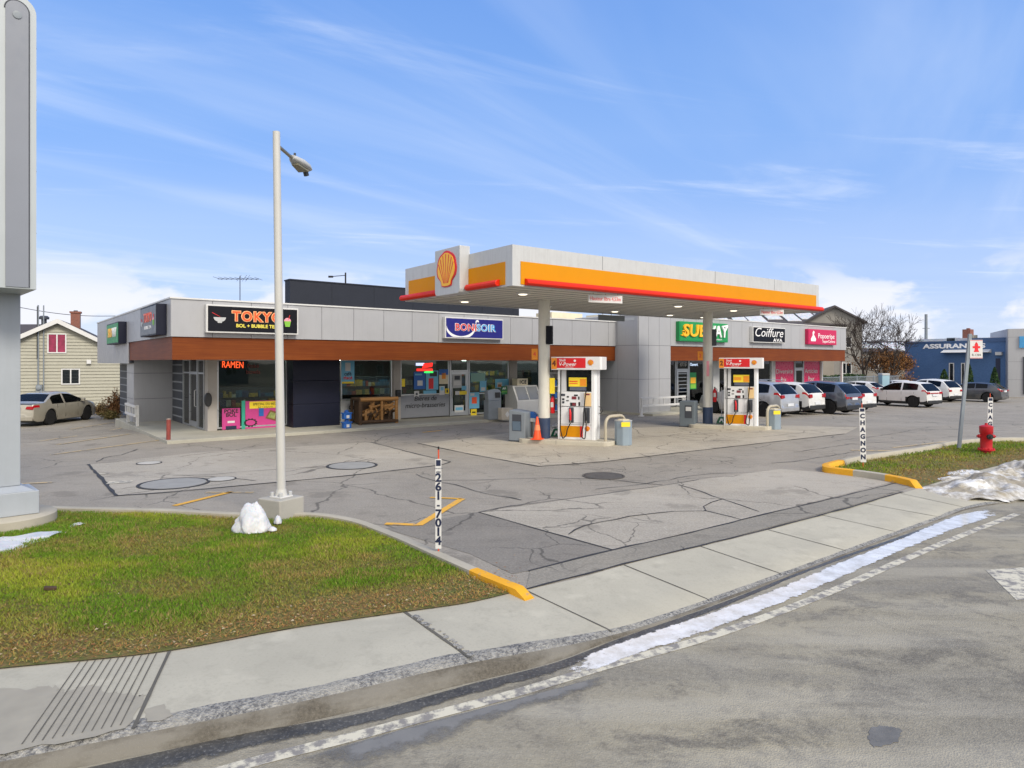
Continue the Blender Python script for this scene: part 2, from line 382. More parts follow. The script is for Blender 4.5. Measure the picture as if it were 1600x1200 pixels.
class VN:                                         # small value noise for python-side variation
    def __init__(s, seed): s.g = np.random.RandomState(seed).rand(64, 64)
    def __call__(s, x, y):
        x = np.asarray(x, float); y = np.asarray(y, float)
        xi = np.floor(x).astype(int); yi = np.floor(y).astype(int); fx = x - xi; fy = y - yi
        fx = fx * fx * (3 - 2 * fx); fy = fy * fy * (3 - 2 * fy); g = s.g
        a = g[xi % 64, yi % 64]; b = g[(xi + 1) % 64, yi % 64]; c = g[xi % 64, (yi + 1) % 64]; d = g[(xi + 1) % 64, (yi + 1) % 64]
        return (a * (1 - fx) + b * fx) * (1 - fy) + (c * (1 - fx) + d * fx) * fy
vn = VN(3); vn2 = VN(11)
def fbm(x, y, o=4): return sum(vn(np.asarray(x) * 2 ** i + 7 * i, np.asarray(y) * 2 ** i + 3 * i) * .5 ** i for i in range(o)) / sum(.5 ** i for i in range(o))
ROWS = [((0, 1046), (-150, 1212), (-150, 1255), 0), ((265, 1018), (207, 1142), (207, 1182), 0), ((450, 984), (480, 1088), (480, 1128), 0),
        ((633, 957), (737, 1030), (737, 1066), 0), ((730, 943), (860, 1008), (860, 1036), -.03), ((820, 922), (960, 989), (960, 999), -.085),
        ((900, 904), (1035, 967), (1035, 974), -.105), ((975, 883), (1112, 940), (1112, 946), -.11), ((1095, 854), (1225, 899), (1225, 904), -.11),
        ((1200, 828), (1325, 862), (1325, 866), -.11), ((1280, 804), (1405, 833), (1405, 836), -.11), ((1347, 786), (1470, 809), (1470, 812), -.11),
        ((1407, 771), (1510, 794), (1510, 797), -.11), ((1500, 743), (1610, 777), (1610, 781), -.08), ((1600, 718), (1730, 756), (1730, 762), 0)]
ZR = -.13
Bk = [G(*r[0], z=0.0) for r in ROWS]; Tp = [G(*r[1], z=r[3]) for r in ROWS]; Cb = [G(*r[2], z=ZR) for r in ROWS]
for L_, z in ((Bk, 0), (Tp, 0), (Cb, ZR)):
    a = L_[0]; L_.insert(0, Vector((a.x - 8, a.y - 2.2, z))); L_.insert(0, Vector((a.x - 56, a.y - 9, z)))
    b = L_[-1]; L_.append(Vector((b.x + 9, b.y + 6.6, z))); L_.append(Vector((b.x + 60, b.y + 42, z)))
NS = 10
Bs, Ts, Cs = catmull(Bk, NS), catmull(Tp, NS), catmull(Cb, NS)
def yb(x): return float(np.interp(x, [p.x for p in Bs], [p.y for p in Bs]))
# ground to the horizon
mb = MB(); mb.poly([(-1500, -1500, -.8), (1500, -1500, -.8), (1500, 1500, -.8), (-1500, 1500, -.8)])
struct(mb.build('ground', M['earth']), 'dull earth far beyond the lots')
# lot
xs = sorted(set([p.x for p in Bs] + list(np.arange(-58, 75, 2.0)))); xs = [x for x in xs if -58 <= x <= 72]
tt = [0, .03, .07, .11, .15, .19, .23, .27, .31, .35, .39, .44, .5, .57, .65, .75, .87, 1]
mb = MB(); n = len(tt)
for x in xs:
    y0 = yb(x)
    for t_ in tt:
        y = y0 + (95 - y0) * t_; mb.v.append((x, y, gz(x, y)))
for i in range(len(xs) - 1):
    for j in range(n - 1): mb.f.append((i * n + j, (i + 1) * n + j, (i + 1) * n + j + 1, i * n + j + 1)); mb.m.append(0)
struct(mb.build('parking_lot', M['asphalt'], smooth=60), 'grey cracked asphalt parking lot around the pumps')
# road
t = NT('road'); c = tuple(x * y for x, y in zip(lin('8f8d85'), (1.05, 1.0, .90)))
big = t.noise(.35, 5, .6, t.map((1, 1, 1), loc=(2, 5, 0)), .8); mid = t.noise(1.1, 6, .68, t.map((1, 1.3, 1), rot=(0, 0, .6)), .5); fine = t.noise(34, 3, .7); vo = t.vor(75)
k = t.mix(t.rng(big, .3, .7), sc3(c, .82), tuple(x * y for x, y in zip(c, (1.16, 1.12, 1.0))))
k = t.mix(t.math('MULTIPLY', t.rng(mid, .51, .60), .75), k, lin('605c54')); k = t.mix(t.math('MULTIPLY', t.rng(t.noise(.28, 6, .65, t.map(loc=(8, 3, 0))), .52, .60), .6), k, lin('68645b')); k = t.mix(t.math('MULTIPLY', t.rng(t.noise(4, 7, .75, t.map(loc=(3, 3, 0))), .54, .64), .55), k, lin('5f5b54'))
k = t.mix(t.math('MULTIPLY', t.rng(t.noise(.75, 5, .6, t.map((.35, 2.2, 1), rot=(0, 0, .55), loc=(4, 1, 3))), .46, .66), .5), k, lin('aaa597')); k = t.mix(t.math('MULTIPLY', t.rng(t.noise(.8, 5, .6, t.map((.3, 2.0, 1), rot=(0, 0, -.6), loc=(1, 6, 3))), .5, .64), .45), k, lin('6f6c65'))
k = t.mix(t.math('MULTIPLY', t.rng(fine, .42, .75), .4), k, sc3(c, 1.45)); k = t.mix(t.math('MULTIPLY', t.rng(vo, 0, .24, 1, 0), .35), k, sc3(c, 1.6))
k = t.mix(t.math('MULTIPLY', t.rng(t.vor(42), 0, .2, 1, 0), .55), k, sc3(c, .42))
t.bump(t.math('ADD', fine, vo), .6, .007); M['road'] = t.set(k, t.rng(mid, .3, .7, .92, .75), spec=.25)
pts = [Vector((p.x, p.y, ZR)) for p in Cs]
poly = [Vector((70, -60, ZR)), *[p for p in reversed(pts)], Vector((-64, -60, ZR))]
mb = MB(); mb.v = [tuple(p) for p in poly]; mb.f = [tuple(reversed(q)) if False else tuple(q) for q in tessellate_polygon([poly])]; mb.m = [0] * len(mb.f)
o = mb.build('road', M['road'])
if o.data.polygons[0].normal.z < 0: o.data.flip_normals()
struct(o, 'worn grey road with patches and stains')
# sidewalk: flat slab, rough worn nose, kerb face
t = NT('kerb_nose'); c = lin('8a8881')
n1 = t.noise(26, 5, .75); n2 = t.noise(2.2, 5, .6, dist=.4); v = t.vor(60)
k = t.mix(t.rng(n1, .38, .62), lin('4a4b4d'), lin('a3a19a')); k = t.mix(t.math('MULTIPLY', t.rng(v, 0, .25, 1, 0), .6), k, lin('c4c1ba'))
k = t.mix(t.math('MULTIPLY', t.rng(n2, .45, .65), .7), k, lin('a19e94')); t.bump(t.math('ADD', n1, v), .9, .012); M['nose'] = t.set(k, .85)
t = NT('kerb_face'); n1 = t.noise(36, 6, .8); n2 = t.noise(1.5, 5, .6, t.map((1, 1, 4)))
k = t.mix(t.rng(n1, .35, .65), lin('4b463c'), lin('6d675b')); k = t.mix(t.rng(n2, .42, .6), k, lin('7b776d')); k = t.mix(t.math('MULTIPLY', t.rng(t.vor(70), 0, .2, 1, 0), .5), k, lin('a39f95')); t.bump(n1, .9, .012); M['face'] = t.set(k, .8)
t = NT('sidewalk'); c = tuple(x * y for x, y in zip(lin('a8a79e'), (1.08, 1.03, .92)))
k = t.mix(t.rng(t.noise(.7, 6, .65, dist=.5), .3, .7), sc3(c, .88), sc3(c, 1.1)); k = t.mix(t.math('MULTIPLY', t.rng(t.noise(38, 4, .7), .52, .75), .5), k, sc3(c, .62))
k = t.mix(t.math('MULTIPLY', t.rng(t.vor(26), 0, .07, 1, 0), .7), k, sc3(c, .4))
k = t.mix(t.math('MULTIPLY', t.rng(t.noise(3.2, 7, .72, t.map(loc=(7, 1, 0))), .52, .66), .45), k, sc3(c, .72)); k = t.mix(t.math('MULTIPLY', t.rng(t.noise(.5, 4, .6, t.map(loc=(3, 7, 0))), .45, .6), .3), k, sc3(c, .82)); k = t.mix(t.math('MULTIPLY', t.rng(t.noise(2.0, 5, .6, t.map(loc=(1, 9, 0))), .58, .7), .5), k, sc3(c, 1.22))
t.bump(t.noise(70, 4, .7), .35, .004); M['sidewalk'] = t.set(k, .85)
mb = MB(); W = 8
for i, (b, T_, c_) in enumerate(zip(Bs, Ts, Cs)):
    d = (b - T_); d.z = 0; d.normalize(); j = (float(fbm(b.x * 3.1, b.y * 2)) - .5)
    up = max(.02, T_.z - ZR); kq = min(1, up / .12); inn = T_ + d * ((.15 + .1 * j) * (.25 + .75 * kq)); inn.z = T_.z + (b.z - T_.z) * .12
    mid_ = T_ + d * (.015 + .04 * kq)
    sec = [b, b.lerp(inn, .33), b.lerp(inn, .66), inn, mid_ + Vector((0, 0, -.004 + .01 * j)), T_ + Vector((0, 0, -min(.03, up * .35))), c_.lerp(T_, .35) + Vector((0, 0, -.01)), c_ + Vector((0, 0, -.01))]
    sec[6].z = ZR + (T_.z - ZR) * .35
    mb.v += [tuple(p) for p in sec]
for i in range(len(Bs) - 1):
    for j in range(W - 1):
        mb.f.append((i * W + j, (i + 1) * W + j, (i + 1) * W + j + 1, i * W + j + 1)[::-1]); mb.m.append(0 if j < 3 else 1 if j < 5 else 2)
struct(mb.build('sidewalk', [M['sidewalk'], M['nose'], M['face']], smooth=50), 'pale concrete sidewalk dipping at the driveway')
def strip(pts, w, dz, name, mat, jag=0.0, flat=None, n=6):
    """thin ribbon laid on the ground along world points"""
    P_ = []
    for i in range(len(pts) - 1):
        for k in range(n): P_.append(pts[i].lerp(pts[i + 1], k / n))
    P_.append(pts[-1]); mb = MB()
    for i, p in enumerate(P_):
        d = (P_[min(i + 1, len(P_) - 1)] - P_[max(i - 1, 0)]); d.z = 0; d.normalize(); nr = Vector((-d.y, d.x, 0))
        c = p + nr * (random.uniform(-jag, jag) if 0 < i < len(P_) - 1 else 0); ww = w / 2 * (random.uniform(.5, 1.3) if jag else 1)
        z = (gz(p.x, p.y) if flat is None else (flat(p) if callable(flat) else flat)) + dz
        mb.v += [tuple(c + nr * ww)[:2] + (z,), tuple(c - nr * ww)[:2] + (z,)]
    for i in range(len(P_) - 1): mb.f.append((2 * i, 2 * i + 1, 2 * i + 3, 2 * i + 2)); mb.m.append(0)
    if name is None: return mb
    return mb.build(name, mat)
def sheet(px, dz, name, mat, label, z=0.0, wob=0.0):
    p = [G(*q, z=z) for q in px]
    if wob:
        q = []
        for i in range(len(p)):
            a, b = p[i], p[(i + 1) % len(p)]
            for k in range(6): q.append(a.lerp(b, k / 6) + Vector((random.uniform(-wob, wob), random.uniform(-wob, wob), 0)))
        p = q
    for v in p: v.z = z + dz
    mb = MB(); mb.v = [tuple(v) for v in p]; mb.f = [tuple(q) for q in tessellate_polygon([p])]; mb.m = [0] * len(mb.f)
    o = mb.build(name, mat)
    for f in o.data.polygons:
        if f.normal.z < 0: f.flip()
    o.data.update(); return struct(o, label)
sheet([(653, 694), (842, 729), (940, 722), (1100, 703), (1320, 678), (1340, 668), (1190, 664), (1000, 668), (800, 676)], .004, 'concrete_pad', M['pad'], 'lighter paved pad under the pump canopy')
sheet([(579, 691), (704, 722), (690, 726), (540, 744), (400, 757), (182, 775), (138, 726), (300, 708)], .004, 'asphalt_patch', M['asphalt_light'], 'light asphalt patch left of the pole')
sheet([(748, 801), (940, 773), (1092, 750), (1220, 733), (1283, 738), (1400, 752), (1195, 804), (957, 860)], .004, 'asphalt_patch', M['asphalt_light'], 'pale asphalt patch at the driveway')
sheet([(600, 826), (748, 801), (957, 860), (828, 892), (800, 897), (735, 866)], .004, 'asphalt_patch', M['asphalt_dark'], 'dark asphalt beside the yellow kerb')
sheet([(828, 893), (957, 861), (1195, 805), (1405, 753), (1430, 759), (1350, 785), (1095, 853), (975, 882), (822, 921)], .007, 'asphalt_patch', M['asphalt_strip'], 'narrow asphalt strip along the sidewalk')
def cracks(lines, name, mat, label, dz=.011):
    big = MB()
    for w, jag, px in lines:
        pts = [G(*q) for q in px]; r = []
        for i in range(len(pts) - 1):
            k = max(1, int((pts[i + 1] - pts[i]).length / .3))
            for a in range(k): r.append(pts[i].lerp(pts[i + 1], a / k))
        r.append(pts[-1]); m = strip(r, w, dz, None, None, jag, n=1); o_ = len(big.v); big.v += m.v; big.f += [tuple(i + o_ for i in f) for f in m.f]; big.m += m.m
    return struct(big.build(name, mat), label)
M['crack'] = plain('crack_seal', '37383a', .8, var=.2)
cracks([(.045, .012, [(579, 691), (640, 707), (704, 722)]), (.05, .01, [(704, 722), (690, 727), (540, 744), (400, 757), (260, 770), (182, 775)]), (.09, .015, [(138, 726), (160, 750), (182, 775)]),
        (.05, .01, [(653, 693), (740, 711), (842, 729)]), (.05, .01, [(842, 729), (940, 722), (1100, 703), (1320, 678)]),
        (.022, .02, [(748, 801), (800, 791), (940, 773), (1050, 757), (1092, 750)]), (.03, .008, [(748, 801), (860, 833), (957, 860)]),
        (.04, .012, [(826, 893), (957, 860), (1080, 833), (1195, 804), (1320, 775), (1405, 754)]), (.04, .01, [(824, 921), (975, 882), (1095, 853), (1200, 827), (1350, 787), (1410, 769)]),
        (.028, .045, [(650, 741), (672, 750), (710, 758), (760, 772), (815, 782)]), (.028, .045, [(675, 752), (760, 750), (850, 747), (940, 749), (1035, 758)]),
        (.03, .05, [(888, 836), (915, 822), (985, 808), (1055, 800), (1100, 798), (1098, 792), (1130, 780)]), (.026, .05, [(1100, 798), (1140, 808), (1160, 813)]), (.026, .05, [(1060, 758), (1100, 770), (1130, 780), (1160, 790), (1186, 800)]),
        (.02, .03, [(560, 727), (480, 731), (400, 736), (330, 742), (270, 744)]), (.022, .05, [(400, 752), (330, 745), (260, 742), (200, 744)]), (.02, .04, [(300, 757), (250, 765), (182, 775), (140, 783)]),
        (.03, .05, [(640, 662), (580, 673), (540, 676)]), (.025, .04, [(590, 690), (595, 684), (640, 676), (720, 668)]), (.02, .04, [(70, 732), (180, 722), (250, 716)]), (.03, .05, [(150, 722), (160, 716), (190, 711), (215, 702)]),
        (.02, .05, [(930, 765), (1010, 756), (1090, 742), (1180, 738)]), (.025, .04, [(1205, 724), (1240, 722), (1300, 712), (1335, 706)]), (.02, .04, [(1240, 707), (1330, 694), (1400, 690), (1480, 694)]), (.02, .05, [(1300, 690), (1370, 682), (1450, 668)]),
        (.02, .04, [(900, 690), (1000, 684), (1120, 677)]), (.02, .05, [(1100, 690), (1180, 684), (1260, 676)])], 'asphalt_cracks', M['crack'], 'dark cracks and sealed seams in the asphalt')
# sidewalk joints and the tactile grooves
M['groove'] = plain('joint_dirt', '5c5951', .9, var=.2)
big = MB()
def onwalk(u, s):                                 # station u along the rows, s from back (0) to front (1)
    u = (u + 2) * NS; i = int(u); k = u - i; b = Bs[i].lerp(Bs[i + 1], k); T_ = Ts[i].lerp(Ts[i + 1], k); d = (b - T_); d.z = 0; d.normalize(); kq = min(1, max(.02, T_.z - ZR) / .12); inn = T_ + d * (.2 * (.25 + .75 * kq)); inn.z = T_.z + (b.z - T_.z) * .12; e = T_ + d * .03
    return b.lerp(inn, s / .85) if s < .85 else inn.lerp(e, (s - .85) / .15)
def joint(u, w, s0=0, s1=1, u2=None):
    pts = [onwalk(u + ((u2 or u) - u) * s, s0 + (s1 - s0) * s) for s in np.linspace(0, 1, 9)]
    for a, p in enumerate(pts): p.z += .006
    m = MB()
    for i, p in enumerate(pts):
        d = (pts[min(i + 1, 8)] - pts[max(i - 1, 0)]); d.z = 0; d.normalize(); nr = Vector((-d.y, d.x, 0)) * (w / 2 * random.uniform(.8, 1.2)); m.v += [tuple(p + nr), tuple(p - nr)]
    o_ = len(big.v); big.v += m.v
    for i in range(8): big.f.append(tuple(q + o_ for q in (2 * i, 2 * i + 1, 2 * i + 3, 2 * i + 2))); big.m.append(0)
for u, w in ((1, .028), (3, .03), (5, .018), (7, .018), (8, .018), (9, .018), (10, .016), (11, .016), (12, .016)): joint(u, w)
for k in range(11): joint(.46 + k * .046, .009, 0, .93)
struct(big.build('sidewalk_joints', M['groove']), 'joints and tactile grooves cut in the sidewalk')
# broken concrete along the wide joint
mb = MB()
for k in range(26):
    s = random.uniform(.12, .98); p = onwalk(3.015 + random.uniform(.0, .07), s); r = random.uniform(.012, .045)
    mb.prism([(p.x + r * random.uniform(.5, 1.2) * math.cos(a), p.y + r * random.uniform(.5, 1.2) * math.sin(a)) for a in np.linspace(0, 6.28, 7)[:-1]], p.z + .002, p.z + random.uniform(.006, .014))
struct(mb.build('sidewalk_rubble', M['nose']), 'crumbled concrete along the wide sidewalk joint')
# wet stain on the sidewalk
M['wet'] = plain('wet_concrete', '9a9484', .7, var=.12, scale=5)
def blob(pts, name, mat, z, label, wob=.03):
    p = [Vector((q.x, q.y, z)) for q in pts]; q = []
    for i in range(len(p)):
        a, b = p[i], p[(i + 1) % len(p)]
        for k in range(5): q.append(a.lerp(b, k / 5) + Vector((random.uniform(-wob, wob), random.uniform(-wob, wob), 0)))
    mb = MB(); mb.v = [tuple(v) for v in q]; mb.f = [tuple(f) for f in tessellate_polygon([q])]; mb.m = [0] * len(mb.f); o = mb.build(name, mat)
    for f in o.data.polygons:
        if f.normal.z < 0: f.flip()
    o.data.update(); return struct(o, label)
blob([G(*q, z=0) for q in ((-20, 1072), (40, 1078), (85, 1072), (105, 1080), (140, 1072), (165, 1078), (185, 1085), (222, 1086), (224, 1095), (200, 1138), (60, 1168), (-60, 1190))], 'wet_stain', M['wet'], .003, 'dark wet stain on the grooved sidewalk slab', .035)
blob([G(*q, z=0) for q in ((228, 1108), (256, 1100), (268, 1118), (255, 1126), (228, 1128))], 'wet_stain', M['wet'], .003, 'small wet stain beside the sidewalk joint', .01)
# paint on the lot
def pline(px, w, mat, label, dz=.012): return struct(strip([G(*q) for q in px], w, dz, 'painted_line', M[mat]), label)
pline([(602, 819), (655, 821), (722, 780)], .13, 'lineyellow', 'yellow painted zigzag line beside the lawn stake'); pline([(672, 778), (722, 780)], .09, 'lineyellow', 'short yellow line at the zigzag tip')
pline([(272, 791), (362, 769)], .12, 'lineyellow', 'yellow stall line behind the left lawn'); pline([(322, 770), (396, 770)], .09, 'lineworn', 'faded yellow cross line behind the left lawn')
pline([(24, 757), (82, 754)], .13, 'lineworn', 'faded line beside the sign pylon'); 
for k, px in enumerate([[(79, 711), (250, 688)], [(89, 695), (205, 678)], [(60, 690), (195, 668)], [(110, 671), (178, 660)]]): pline(px, .11, 'lineworn', 'faded yellow stall line at the left end, row %s' % ['nearest', 'second', 'third', 'last'][k])
pline([(168, 755), (206, 753)], .30, 'linewhite', 'white paint remnant near the big patch'); pline([(155, 741), (170, 740)], .1, 'linewhite', 'small white paint remnant on the lot')
pline([(660, 676), (690, 673)], .12, 'lineyellow', 'short yellow line before the shop'); pline([(1330, 704), (1420, 705)], .16, 'lineworn', 'faded yellow patch beside the island kerb')
pline([(1395, 700), (1480, 690), (1600, 684)], .10, 'lineworn', 'faded line behind the right island')
# road paint, and gutter melt with sky shine in its colour
zr = lambda p: ZR
edge = [(330, 1210), (400, 1190), (550, 1152), (650, 1125), (800, 1085), (950, 1040), (1080, 1004), (1200, 963), (1290, 928), (1400, 880), (1500, 838), (1590, 803)]
struct(strip(catmull([G(*q, z=ZR) for q in edge], 6), .12, .004, 'painted_line', M['linewhite'], flat=ZR, n=2), 'worn white edge line along the gutter')

o = sheet([(1540, 891), (1640, 884), (1640, 936), (1588, 938)], .004, 'painted_line', M['linewhite'], 'white painted arrow tip on the road', z=ZR)
t = NT('slush_sky_sheen'); n = t.noise(5, 7, .72); n2 = t.noise(1.3, 5, .6)
k = t.mix(t.rng(n2, .3, .7), lin('d6d5d2'), lin('ecebe8')); k = t.mix(t.rng(t.noise(22, 5, .7), .64, .70), k, lin('706c66')); k = t.mix(t.math('MULTIPLY', t.rng(n, .35, .6, 1, 0), .6), k, lin('a9a08c'))  # whitened base colour stands in for bright sky mirrored in the meltwater
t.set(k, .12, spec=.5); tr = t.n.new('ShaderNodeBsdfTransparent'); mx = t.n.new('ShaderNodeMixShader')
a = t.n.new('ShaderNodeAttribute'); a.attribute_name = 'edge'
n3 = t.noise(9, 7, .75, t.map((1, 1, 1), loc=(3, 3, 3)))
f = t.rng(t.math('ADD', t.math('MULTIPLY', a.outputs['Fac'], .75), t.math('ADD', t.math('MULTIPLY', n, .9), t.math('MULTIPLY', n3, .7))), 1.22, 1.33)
t.l.new(f, mx.inputs[0]); t.l.new(tr.outputs[0], mx.inputs[1]); t.l.new(t.b.outputs[0], mx.inputs[2]); t.l.new(mx.outputs[0], t.out.inputs[0]); M['slush_sky_sheen'] = t.m
def ribbon(up, lo, name, mat, z, label, fade):
    U = catmull([G(*q, z=ZR) for q in up], 8); L_ = catmull([G(*q, z=ZR) for q in lo], 8); m = min(len(U), len(L_)); mb = MB(); at = []
    K = [0, .15, .3, .5, .7, .85, 1]
    for i in range(m):
        for s in K:
            p = U[i].lerp(L_[i], s); mb.v.append((p.x, p.y, z)); e = min(1, min((s + .12) / .25, (1 - s) / fade)); q = min(1, i / 7, (m - 1 - i) / 7); at.append(max(0, min(e, q)))
    n = len(K)
    for i in range(m - 1):
        for j in range(n - 1): mb.f.append((i * n + j, i * n + j + 1, (i + 1) * n + j + 1, (i + 1) * n + j)); mb.m.append(0)
    o = mb.build(name, mat)
    for f in o.data.polygons:
        if f.normal.z < 0: f.flip()
    A = o.data.attributes.new('edge', 'FLOAT', 'POINT'); A.data.foreach_set('value', at); o.data.update(); return o
o = ribbon([(830, 1060), (960, 1008), (1112, 957), (1210, 922), (1300, 884), (1405, 843), (1510, 802), (1580, 790)], [(850, 1080), (960, 1043), (1112, 992), (1210, 954), (1300, 917), (1405, 868), (1510, 827), (1590, 799)], 'slush_sky_sheen', M['slush_sky_sheen'], ZR + .009, '', .35)
o['kind'] = 'stuff'; tag(o, 'white meltwater and slush lying in the gutter', 'slush_sky_sheen')
t = NT('wet_gutter'); n = t.noise(5, 6, .7); n2 = t.noise(40, 4, .7)
k = t.mix(t.rng(n, .35, .65), lin('37342d'), lin('55524a')); k = t.mix(t.rng(n2, .55, .75), k, lin('8b8880')); t.set(k, .4); t.bump(n2, .5, .006)
tr = t.n.new('ShaderNodeBsdfTransparent'); mx = t.n.new('ShaderNodeMixShader'); a = t.n.new('ShaderNodeAttribute'); a.attribute_name = 'edge'
f = t.rng(t.math('ADD', t.math('MULTIPLY', a.outputs['Fac'], .8), n), .75, 1.0)
t.l.new(f, mx.inputs[0]); t.l.new(tr.outputs[0], mx.inputs[1]); t.l.new(t.b.outputs[0], mx.inputs[2]); t.l.new(mx.outputs[0], t.out.inputs[0]); M['gutter'] = t.m
t = NT('wet_road'); n = t.noise(6, 6, .7); t.set(t.mix(n, lin('6b6a68'), lin('84827b')), .45, spec=.3); t.bump(t.noise(60, 3), .15, .003)
tr = t.n.new('ShaderNodeBsdfTransparent'); mx = t.n.new('ShaderNodeMixShader'); a = t.n.new('ShaderNodeAttribute'); a.attribute_name = 'edge'
f = t.rng(t.math('ADD', t.math('MULTIPLY', a.outputs['Fac'], .8), t.math('MULTIPLY', n, 1.1)), .75, 1.2)
t.l.new(f, mx.inputs[0]); t.l.new(tr.outputs[0], mx.inputs[1]); t.l.new(t.b.outputs[0], mx.inputs[2]); t.l.new(mx.outputs[0], t.out.inputs[0]); M['wetroad'] = t.m
o = ribbon([(440, 1195), (560, 1160), (660, 1132), (800, 1095), (880, 1074), (960, 1052)], [(560, 1215), (680, 1175), (760, 1140), (850, 1108), (900, 1090), (970, 1066)], 'puddle', M['wetroad'], ZR + .006, '', .8)
struct(o, 'wet grey strip of road beside the edge line')
o = ribbon([(-150, 1262), (207, 1185), (400, 1143), (550, 1118), (737, 1069), (870, 1035), (960, 1001), (1112, 948), (1275, 884), (1405, 839), (1515, 800)], [(-150, 1330), (207, 1222), (400, 1174), (550, 1142), (737, 1090), (870, 1054), (960, 1016), (1112, 958), (1275, 890), (1405, 844), (1515, 804)], 'wet_gutter', M['gutter'], ZR + .003, '', .6); struct(o, 'dark wet gritty gutter along the kerb')
# repaired spots on the road
M['tar'] = plain('tar_patch', '6d6c69', .8, var=.25, scale=6, bump=.6)
def roadspot(px, label): return blob([G(*q, z=ZR) for q in px], 'road_patch', M['tar'], ZR + .003, label, .012)
roadspot([(1360, 1138), (1380, 1134), (1405, 1138), (1408, 1150), (1395, 1165), (1365, 1168), (1357, 1155)], 'small dark tar patch on the road')
# kerbs and lawns
LK = [(-260, 779), (-60, 785), (50, 792), (250, 797), (420, 804), (480, 803), (540, 811), (600, 831), (685, 868), (735, 890), (778, 908), (822, 925)]
lk = catmull([G(*q, z=.08) for q in LK], 6)
def kerb(line, ins, name, label, ymap, h=.10, w=.15, taper=2):
    mb = MB(); n = len(line); side = 1 if ins else -1
    for i, p in enumerate(line):
        d = line[min(i + 1, n - 1)] - line[max(i - 1, 0)]; d.z = 0; d.normalize(); nr = Vector((-d.y, d.x, 0)) * side
        k = min(1, (n - 1 - i) / taper * .9 + .12) if taper else 1; hh = h * k; g = gz(p.x, p.y)
        for a, z in ((-.02, -.05), (-.02, hh - .01), (.01, hh), (w - .03, hh), (w, hh - .03), (w + .015, -.05)): mb.v.append((p.x + nr.x * a, p.y + nr.y * a, g + z))
    for i in range(n - 1):
        for j in range(5): mb.f.append((i * 6 + j, i * 6 + j + 1, (i + 1) * 6 + j + 1, (i + 1) * 6 + j)); mb.m.append(ymap(i))
    mb.f += [tuple(range(6)), tuple(range((n - 1) * 6, n * 6))]; mb.m += [ymap(0), ymap(n - 1)]
    o = mb.build(name, [M['kerb'], M['kerbyellow']], smooth=40)
    import bmesh; b = bmesh.new(); b.from_mesh(o.data); bmesh.ops.recalc_face_normals(b, faces=b.faces); b.to_mesh(o.data); b.free()
    return struct(o, label)
kerb(lk, True, 'kerb', 'concrete kerb round the left lawn with a yellow end', lambda i: 1 if i >= len(lk) - 13 else 0, h=.085, w=.13)
RK = [(1432, 757), (1405, 750), (1360, 742), (1320, 737), (1290, 733), (1286, 729), (1300, 724), (1330, 717), (1430, 702), (1500, 690), (1560, 686), (1700, 689), (1900, 700)]
rkp = [G(*q, z=.08) for q in RK]; rk = catmull(rkp[:7], 6)[:-1] + catmull(rkp[6:], 6)
kerb(rk[::-1], True, 'kerb', 'yellow and grey kerb round the right lawn', lambda i: 1 if (len(rk) - i) in list(range(0, 11)) + list(range(18, 40)) else 0, h=.14)
def lawn(poly, label):
    mb = MB(); p = [Vector((v.x, v.y, .012)) for v in poly]; mb.v = [tuple(v) for v in p]; mb.f = [tuple(f) for f in tessellate_polygon([p])]; mb.m = [0] * len(mb.f); o = mb.build('lawn', M['soil'])
    for f in o.data.polygons:
        if f.normal.z < 0: f.flip()
    o.data.update(); return struct(o, label)
iF = (5 + 2) * NS
Lpoly = [p for p in Bs[NS:iF + 1]] + lk[::-1]
lawn(Lpoly, 'soil of the left lawn under the grass')
i0 = (12 + 2) * NS + 3
Rpoly = [p for p in Bs[i0:i0 + 46]] + rk[::-1][0:0] + [Vector((22, 22.5, 0))] + rk[::-1][12:]
lawn(Rpoly, 'soil of the right lawn under the grass')
def inside(poly, x, y):
    r = np.zeros(len(x), bool); n = len(poly); j = n - 1
    for i in range(n):
        xi, yi, xj, yj = poly[i].x, poly[i].y, poly[j].x, poly[j].y
        if yi != yj: r ^= ((yi > y) != (yj > y)) & (x < (xj - xi) * (y - yi) / (yj - yi) + xi)
        j = i
    return r
bx = np.array([p.x for p in Bs]); by = np.array([p.y for p in Bs])
